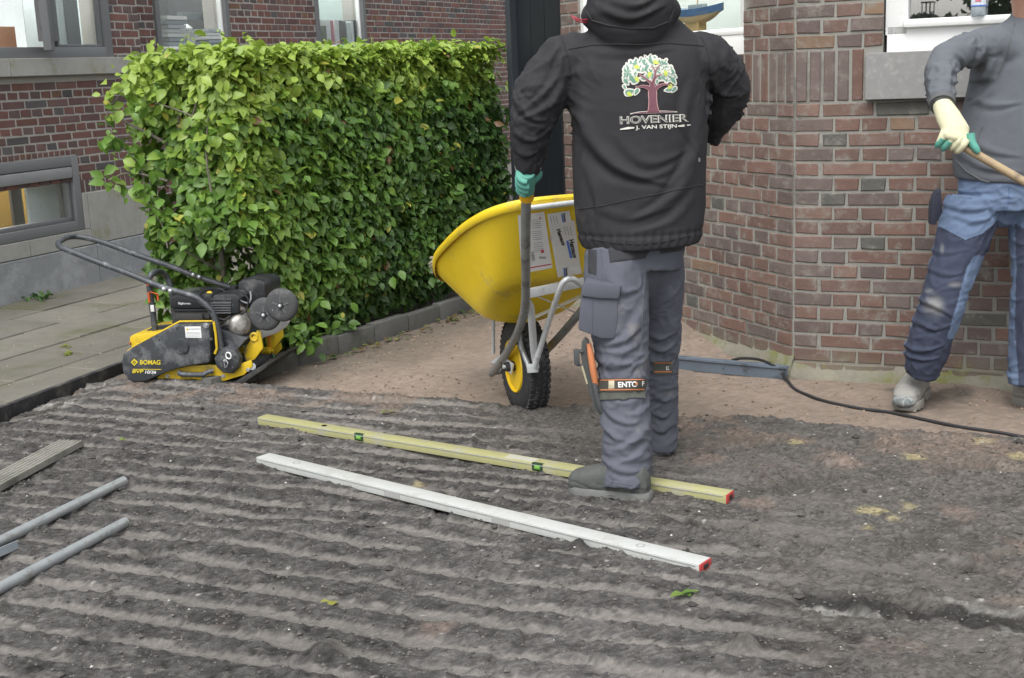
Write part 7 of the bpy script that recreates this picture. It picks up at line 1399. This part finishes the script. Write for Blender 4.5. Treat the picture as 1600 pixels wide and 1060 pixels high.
sw = obj('sweater', sme, M('sweater_grey', (0.125, 0.136, 0.152), rough=.92, var=.10, scale=12, bump=.5, bscale=380, spec=.25), p2); swv = bvh_of(sw); swd = M('sweater_rib', (0.105, 0.110, 0.112), rough=.92, bump=.5, bscale=300)
seam('armhole_seam', swv, fine_pix([(1587, 36), (1580, 55), (1574, 85), (1560, 115)]), .0018, swd, sw); seam('pocket_edge', swv, fine_pix([(1535, 198), (1525, 228)]), .002, swd, sw)
seam('hem_rib', swv, fine_pix([(1495, 252), (1510, 268), (1532, 281), (1560, 289), (1598, 292)]), .004, swd, sw)
part('cuff', B().tube([at(1471, 146, 4.60), at(1471.5, 158, 4.57), at(1472, 164, 4.555)], [.049, .047, .045], 20), swd, sw)
# trousers
t2 = B()
limb(t2, [(at(1568, 255, Y2), .155, .12), (at(1566, 290, Y2), .160, .125), (at(1565, 325, Y2), .155, .12)], latP, 28, cap=False)
limb(t2, [(at(1566, 300, Y2), .12, .10), (at(1566, 325, Y2), .09, .085), (at(1567, 342, Y2), .05, .06)], latP, 20)
limb(t2, [(at(1520, 310, Y2), .100, .115), (at(1512, 350, 4.87), .105, .11), (at(1497, 400, 4.84), .095, .10), (at(1482, 440, 4.82), .088, .094), (at(1470, 480, 4.81), .084, .090), (at(1457, 520, 4.83), .085, .088), (at(1448, 550, 4.855), .083, .088), (at(1444, 568, 4.865), .074, .080), (at(1440, 586, 4.875), .060, .066)], latP, 22, cap=False)
limb(t2, [(at(1618, 310, Y2), .105, .115), (at(1622, 350, 4.87), .108, .11), (at(1622, 400, 4.84), .098, .10), (at(1620, 440, 4.82), .092, .094), (at(1617, 480, 4.81), .090, .090), (at(1613, 530, 4.82), .086, .088), (at(1609, 575, 4.83), .080, .086), (at(1606, 603, 4.82), .074, .078)], latP, 22, cap=False)
t2m = blend('trousers', t2, .0065, 5, .6); c = coords(t2m); n_ = normals(t2m)
d = 1.0 * folds(c, [(at(1450, 530, 4.84), at(1440, 588, 4.87), .08, 10, .004), (at(1480, 440, 4.82), at(1455, 530, 4.83), .088, 8, .0025), (at(1612, 540, 4.82), at(1607, 606, 4.83), .08, 8, .008), (at(1512, 350, 4.87), at(1485, 440, 4.82), .1, 5, .005)], 41, w=.015, slope=.03)
for pix, wp_, am in [([(1480, 300), (1520, 305), (1560, 300)], 5, .006), ([(1478, 320), (1520, 330), (1565, 322)], 5, .007), ([(1482, 288), (1510, 286), (1545, 282)], 4, .005), ([(1490, 335), (1530, 348), (1572, 330)], 5, .006), ([(1432, 470), (1465, 480), (1490, 498)], 5, .008), ([(1428, 505), (1458, 514), (1480, 512)], 5, .008), ([(1415, 545), (1440, 552), (1478, 540)], 5, .010), ([(1420, 562), (1445, 566), (1474, 560)], 4, .009), ([(1450, 420), (1480, 430), (1508, 425)], 5, .006), ([(1445, 395), (1480, 398), (1515, 390)], 5, .005), ([(1600, 590), (1585, 600), (1578, 606)], 4, .008), ([(1540, 300), (1556, 330), (1566, 345)], 5, .006)]: d += crease(c, pix, wp_, am, 4.74)
d += .003 * fbm(c, 9, 3, 540) + .0011 * fbm(c, 36, 3, 541); wq = c * [15, 15, 26] + 1.6 * vnoise(c, 8, 545)[:, None]; d += .0065 * ((1 - np.abs(vnoise(wq, 1.0, 546))) ** 4 - .3); cc = c + n_ * d[:, None]; setco(t2m, cc)
# panel colours sewn in: blue hips and side strips, navy fronts
q = cc - EYE; wz = q @ CW; X_ = 800 + FPX * (q @ CR) / wz; Y_ = 530 - FPX * (q @ CU) / wz; front = (n_ @ np.array([-.1, -1, 0])) > -.15
def side(pts):  # vertical offset of each vertex below the polyline
    xs_, ys_ = zip(*pts); return Y_ - np.interp(X_, xs_, ys_)
yoke = side([(1380, 330), (1452, 344), (1462, 352), (1508, 376), (1535, 367), (1566, 340), (1590, 352), (1640, 376), (1680, 350), (1720, 340)])
xl_ = np.interp(Y_, [340, 410, 470, 520, 590], [1448, 1452, 1420, 1408, 1400]); inner = np.interp(Y_, [345, 420, 480, 510, 545, 600], [1560, 1512, 1496, 1487, 1478, 1476]); strip_in = (X_ > inner - 2) & (X_ < 1560) & (Y_ > 400) & (Y_ < 530); xr0 = np.interp(Y_, [340, 420, 520, 570, 610], [1585, 1588, 1585, 1590, 1592])
navy = (yoke > 0) & front & ~strip_in & ~((X_ > 1560) & (X_ < xr0)) & (X_ > xl_ + 1)
bl = np.array([0.140, 0.195, 0.300]); nv = np.array([0.050, 0.060, 0.095]); cl = np.where(navy[:, None], nv, bl)
kx, ky = 1462, 478; dd_ = np.hypot((X_ - kx) / 24, (Y_ - ky) / 22) + .55 * fbm(cc, 14, 4, 542); wn = sstep(1.0, .2, dd_)[:, None] * navy[:, None] * .55; cl = cl * (1 - wn) + np.array([.30, .30, .27]) * wn
for (kx, ky, sx_, sy_) in [(1472, 390, 5, 12), (1493, 445, 14, 6), (1452, 455, 10, 5)]:
    dd_ = np.hypot((X_ - kx) / sx_, (Y_ - ky) / sy_) + .5 * fbm(cc, 20, 4, 543); wn = sstep(1.0, .2, dd_)[:, None] * navy[:, None] * .4; cl = cl * (1 - wn) + np.array([.30, .30, .28]) * wn
set_cols(t2m, cl); tr2 = obj('trousers', t2m, M('trouser_panels', (.1, .1, .1), rough=.85, attr=True, var=.09, scale=9, bump=.3, bscale=480, spec=.3), p2); t2v = bvh_of(tr2); nsm = M('seam_navy', (.03, .036, .06), rough=.85, bump=.1)
seam('yoke_seam', t2v, fine_pix([(1456, 348), (1480, 361), (1508, 376), (1535, 366), (1560, 345)]), .0016, nsm, tr2); seam('fly_seam', t2v, fine_pix([(1576, 292), (1576, 315), (1570, 338)]), .0016, M('seam_blue', (.10, .16, .29), rough=.85), tr2); seam('pocket_seam', t2v, fine_pix([(1493, 262), (1484, 280), (1479, 300)]), .0016, M('seam_blue', (.1, .16, .29)), tr2); seam('knee_seam', t2v, fine_pix([(1431, 500), (1450, 513), (1475, 520), (1484, 515)]), .0018, nsm, tr2)
part('tool_pocket', B().prism([at(x, y, Y2 + .02) for x, y in [(1471, 295), (1462, 304), (1457, 320), (1456, 352), (1463, 352), (1473, 330)]], np.array([0, .05, 0])), M('pocket_navy', (.035, .04, .06), rough=.85, bump=.3), p2, bevel=.006)
# shoes
sh2 = M('shoe_grey', (0.27, 0.265, 0.245), rough=.8, var=.18, scale=14, bump=.4, bscale=200, dirt=(.17, .165, .15), dirt_amt=.28, dscale=14); so2 = M('shoe_sole', (0.24, 0.23, 0.205), rough=.85, bump=.3)
h3 = gnd(1456, 598, -.02); t3 = gnd(1410, 640, -.02); zz = max(float(sand_h(h3[None, :2])[0]), float(sand_h(t3[None, :2])[0])) ; h3[2] = t3[2] = zz - .004; _dir = (h3 - t3) / np.linalg.norm(h3 - t3); t3 = t3 + _dir * .0; h3 = t3 + _dir * .305
ob, hh_, f_, s__, u_, L_ = boot('shoe', h3, t3, .056, sh2, so2, p2, at(1441, 578, 4.90))
part('toe_cap', B().ball(hh_ + f_ * L_ * .925 + u_ * .034, (.046, .046, .026), 14), M('toe_dark', (0.13, 0.15, 0.15), rough=.6, var=.5, scale=30, bump=.5, dirt=(.45, .47, .45), dirt_amt=.42, dscale=30), ob)
lace = M('lace', (.40, .38, .36), rough=.8, bump=0); sv = bvh_of(ob)
for k in range(5):
    t_ = .36 + k * .075; a = hh_ + f_ * L_ * t_; z_ = .150 - k * .014; 
    part('lace', B().tube([a + s__ * .032 + u_ * (z_ - .028), a + s__ * .012 + u_ * (z_ - .008), a - s__ * .012 + f_ * .014 + u_ * (z_ - .010), a - s__ * .032 + f_ * .018 + u_ * (z_ - .03)], .0026, 6, smooth=3), lace, ob)
h4 = gnd(1606, 628, -.02); h4[2] = float(sand_h(h4[None, :2])[0]) - .003; h4 = gnd(1586, 621, -.02); h4[2] = float(sand_h(h4[None, :2])[0]) - .003; boot('shoe', h4, h4 + np.array([.15, -.255, 0]), .054, sh2, so2, p2, h4 + np.array([.03, -.03, .17]))
# wooden handle held in both hands and the hands themselves
r0_, r1_ = at(1492, 222, 4.50), at(1600, 284, 4.42); rd = (r1_ - r0_); rd /= np.linalg.norm(rd); rake = empty('rake', r0_, label='worn wooden tool handle held across the grey sweater', category='rake')
wood = M('handle_wood', (0.36, 0.27, 0.16), rough=.6, var=.25, scale=20, bump=.3, bscale=120, dirt=(.16, .13, .09), dirt_amt=.3, dscale=16)
tip = r0_ + rd * 1.42; part('handle', B().tube([r0_ - rd * .045, r0_, r0_ + rd * .4, tip], [.0135, .0145, .0150, .0140], 14), wood, rake)
hx_ = np.cross(rd, Z); hx_ /= np.linalg.norm(hx_); 
part('rake_head', B().box(tip, .42, .022, .03, (hx_, rd, np.cross(hx_, rd)), .004), wood, rake)
for k in range(11): part('tine', B().tube([tip + hx_ * (-.19 + k * .038), tip + hx_ * (-.19 + k * .038) - Z * .07 + rd * .01], .005, 7), steel, rake)
cream = M('glove_cream', (0.66, 0.63, 0.43), rough=.85, var=.08, scale=20, bump=.4, bscale=380)
up2 = np.array([0, 0, 1.0]) - rd * rd[2]; up2 /= np.linalg.norm(up2); sd2 = np.cross(rd, up2)
def open_glove(gc, wrist, parent):
    hb = B(); k_ = gc + up2 * .036 - rd * .012
    limb(hb, [(wrist, .034, .034), (wrist * .5 + k_ * .5 - rd * .004, .044, .036), (k_ - rd * .004, .050, .032), (gc - rd * .012 + up2 * .008 + np.array([0, -.026, 0]), .046, .020)], rd, 18)
    hb.tube([k_ - rd * .035, gc - rd * .050 + np.array([0, -.024, 0]) - up2 * .002, gc - rd * .046 + np.array([0, -.022, 0]) - up2 * .030], [.017, .015, .013], 10, smooth=3)
    return obj('glove', blend('glove', hb, .003, 3, .5), cream, parent)
gc2 = r0_ + rd * -.004; gv2 = open_glove(gc2, at(1472, 164, 4.555), p2)
fb_ = np.array([0, -1.0, 0])
fing = B()
for k, o_ in enumerate((-.044, -.020, .004, .026)):
    a0 = gc2 + rd * o_ + up2 * .024 + fb_ * .026; fing.tube([a0, gc2 + rd * o_ + up2 * .002 + fb_ * .031, gc2 + rd * o_ - up2 * .022 + fb_ * .018, gc2 + rd * o_ - up2 * .026 - fb_ * .004], [.0115, .0112, .0105, .009], 10, smooth=4)
fo = obj('fingers', blend('fingers', fing, .003, 2, .5), cream, gv2)
part('finger_tips', B().tube([gc2 - rd * .046 - up2 * .012 + fb_ * .029, gc2 - rd * .046 - up2 * .034 + fb_ * .022, gc2 - rd * .042 - up2 * .046 + fb_ * .012], [.0125, .0125, .009], 10, smooth=3).tube([gc2 - rd * .022 - up2 * .010 + fb_ * .031, gc2 - rd * .022 - up2 * .034 + fb_ * .022, gc2 - rd * .020 - up2 * .044 + fb_ * .010], [.012, .0122, .009], 10, smooth=3), teal, gv2)
part('thumb', B().tube([gc2 + rd * .030 + up2 * .048 + fb_ * .006, gc2 + rd * .048 + up2 * .026 + fb_ * .012, gc2 + rd * .070 + up2 * .014 + fb_ * .016, gc2 + rd * .086 + up2 * .006 + fb_ * .016], [.017, .015, .0135, .009], 12, smooth=4), teal, gv2)
hand(r0_ + rd * .82, rd, sd2 * -1, up2, wrL, 'glove', p2, cream, knit)
# ================================================================== what stands behind the camera and shows in the front window's glass
_gp = WF.P(0, 0, -0.068)
def mirror_pt(px, py, Y):
    p = at(px, py, Y); return p - nF * 2 * ((p - _gp) @ nF)
def tree(name, base, hgt, rad, zc, n, lab, seed):
    r = np.random.default_rng(seed); root = empty(name, base, label=lab, category='tree'); b = B(); b.tube([base, base + Z * hgt * .3, base + Z * hgt * .75], [.18, .15, .05], 9)
    for k in range(7): a = k * .9; q = base + Z * hgt * (.3 + .05 * k); b.tube([q, q + np.array([math.cos(a), math.sin(a), .7]) * rad * .6], [.06, .02], 6)
    part('trunk', b, bark, root); cl = r.normal(0, 1, (26, 3)); cl = cl / np.linalg.norm(cl, axis=1)[:, None] * r.uniform(.3, 1, (26, 1)) * [rad, rad, hgt * .32] + base + Z * zc
    P = cl[r.integers(0, 26, n)] + r.normal(0, rad * .2, (n, 3)); s_ = .16; x = r.normal(0, 1, (n, 3)); x /= np.linalg.norm(x, axis=1)[:, None]; y = np.cross(x, r.normal(0, 1, (n, 3))); y /= np.linalg.norm(y, axis=1)[:, None]; nn = np.cross(x, y)
    V = P[:, None, :] + (x[:, None] * lv[None, :, 0:1] + y[:, None] * lv[None, :, 1:2] + nn[:, None] * lv[None, :, 2:3]) * s_; F = (np.array(lf)[None] + 10 * np.arange(n)[:, None, None]).reshape(-1, 3)
    obj('crown', fast_mesh(V.reshape(-1, 3), F, 'crown', True, np.repeat(np.array([.05, .085, .025])[None] * r.uniform(.6, 1.3, (n, 1)), 10, 0)), leafm, root)
tb0 = mirror_pt(1600, 20, 24); tree('tree', np.array([tb0[0], tb0[1], 0.0]), 7.5, 1.5, 3.6, 6000, 'broad green tree across the yard mirrored in the right window', 71)
r = np.random.default_rng(77); V = []; 
for k in range(900):
    px = r.uniform(1330, 1900); hh = 12 * (0.55 + .45 * math.sin(px * .03) * math.sin(px * .011 + 1)); py = 30 - r.random() * hh + (px - 1400) * -.045 * .5; p = mirror_pt(px, py + 12, 150 + r.uniform(-6, 6)); V.append(p)
V = np.array(V); n = len(V); x = r.normal(0, 1, (n, 3)); x /= np.linalg.norm(x, axis=1)[:, None]; y = np.cross(x, r.normal(0, 1, (n, 3))); y /= np.linalg.norm(y, axis=1)[:, None]; nn = np.cross(x, y)
VV = V[:, None, :] + (x[:, None] * lv[None, :, 0:1] + y[:, None] * lv[None, :, 1:2] + nn[:, None] * lv[None, :, 2:3]) * 1.3; F = (np.array(lf)[None] + 10 * np.arange(n)[:, None, None]).reshape(-1, 3)
obj('treeline', fast_mesh(VV.reshape(-1, 3), F, 'treeline', True, np.tile([.05, .07, .04], (n * 10, 1))), leafm, kind='stuff', label='far line of low trees mirrored in the right window')
lp = mirror_pt(1450, 14, 62); lamp = empty('street_lamp', (lp[0], lp[1], 0), label='black lantern street lamp mirrored in the right window', category='street lamp')
part('pole', B().tube([np.array([lp[0], lp[1], 0]), lp - Z * .33], [.06, .035], 10), M('black_metal', (.02, .02, .02)), lamp)
lb_ = B()
for sx in (-1, 0, 1):
    for sy in (-1, 1): lb_.box(lp + np.array([sx * .2, sy * .2, 0]), .035, .035, .58)
lb_.box(lp + Z * .3, .5, .5, .06).box(lp - Z * .3, .5, .5, .06); part('lantern', lb_, M('black_metal', (.02, .02, .02)), lamp, smooth=False)
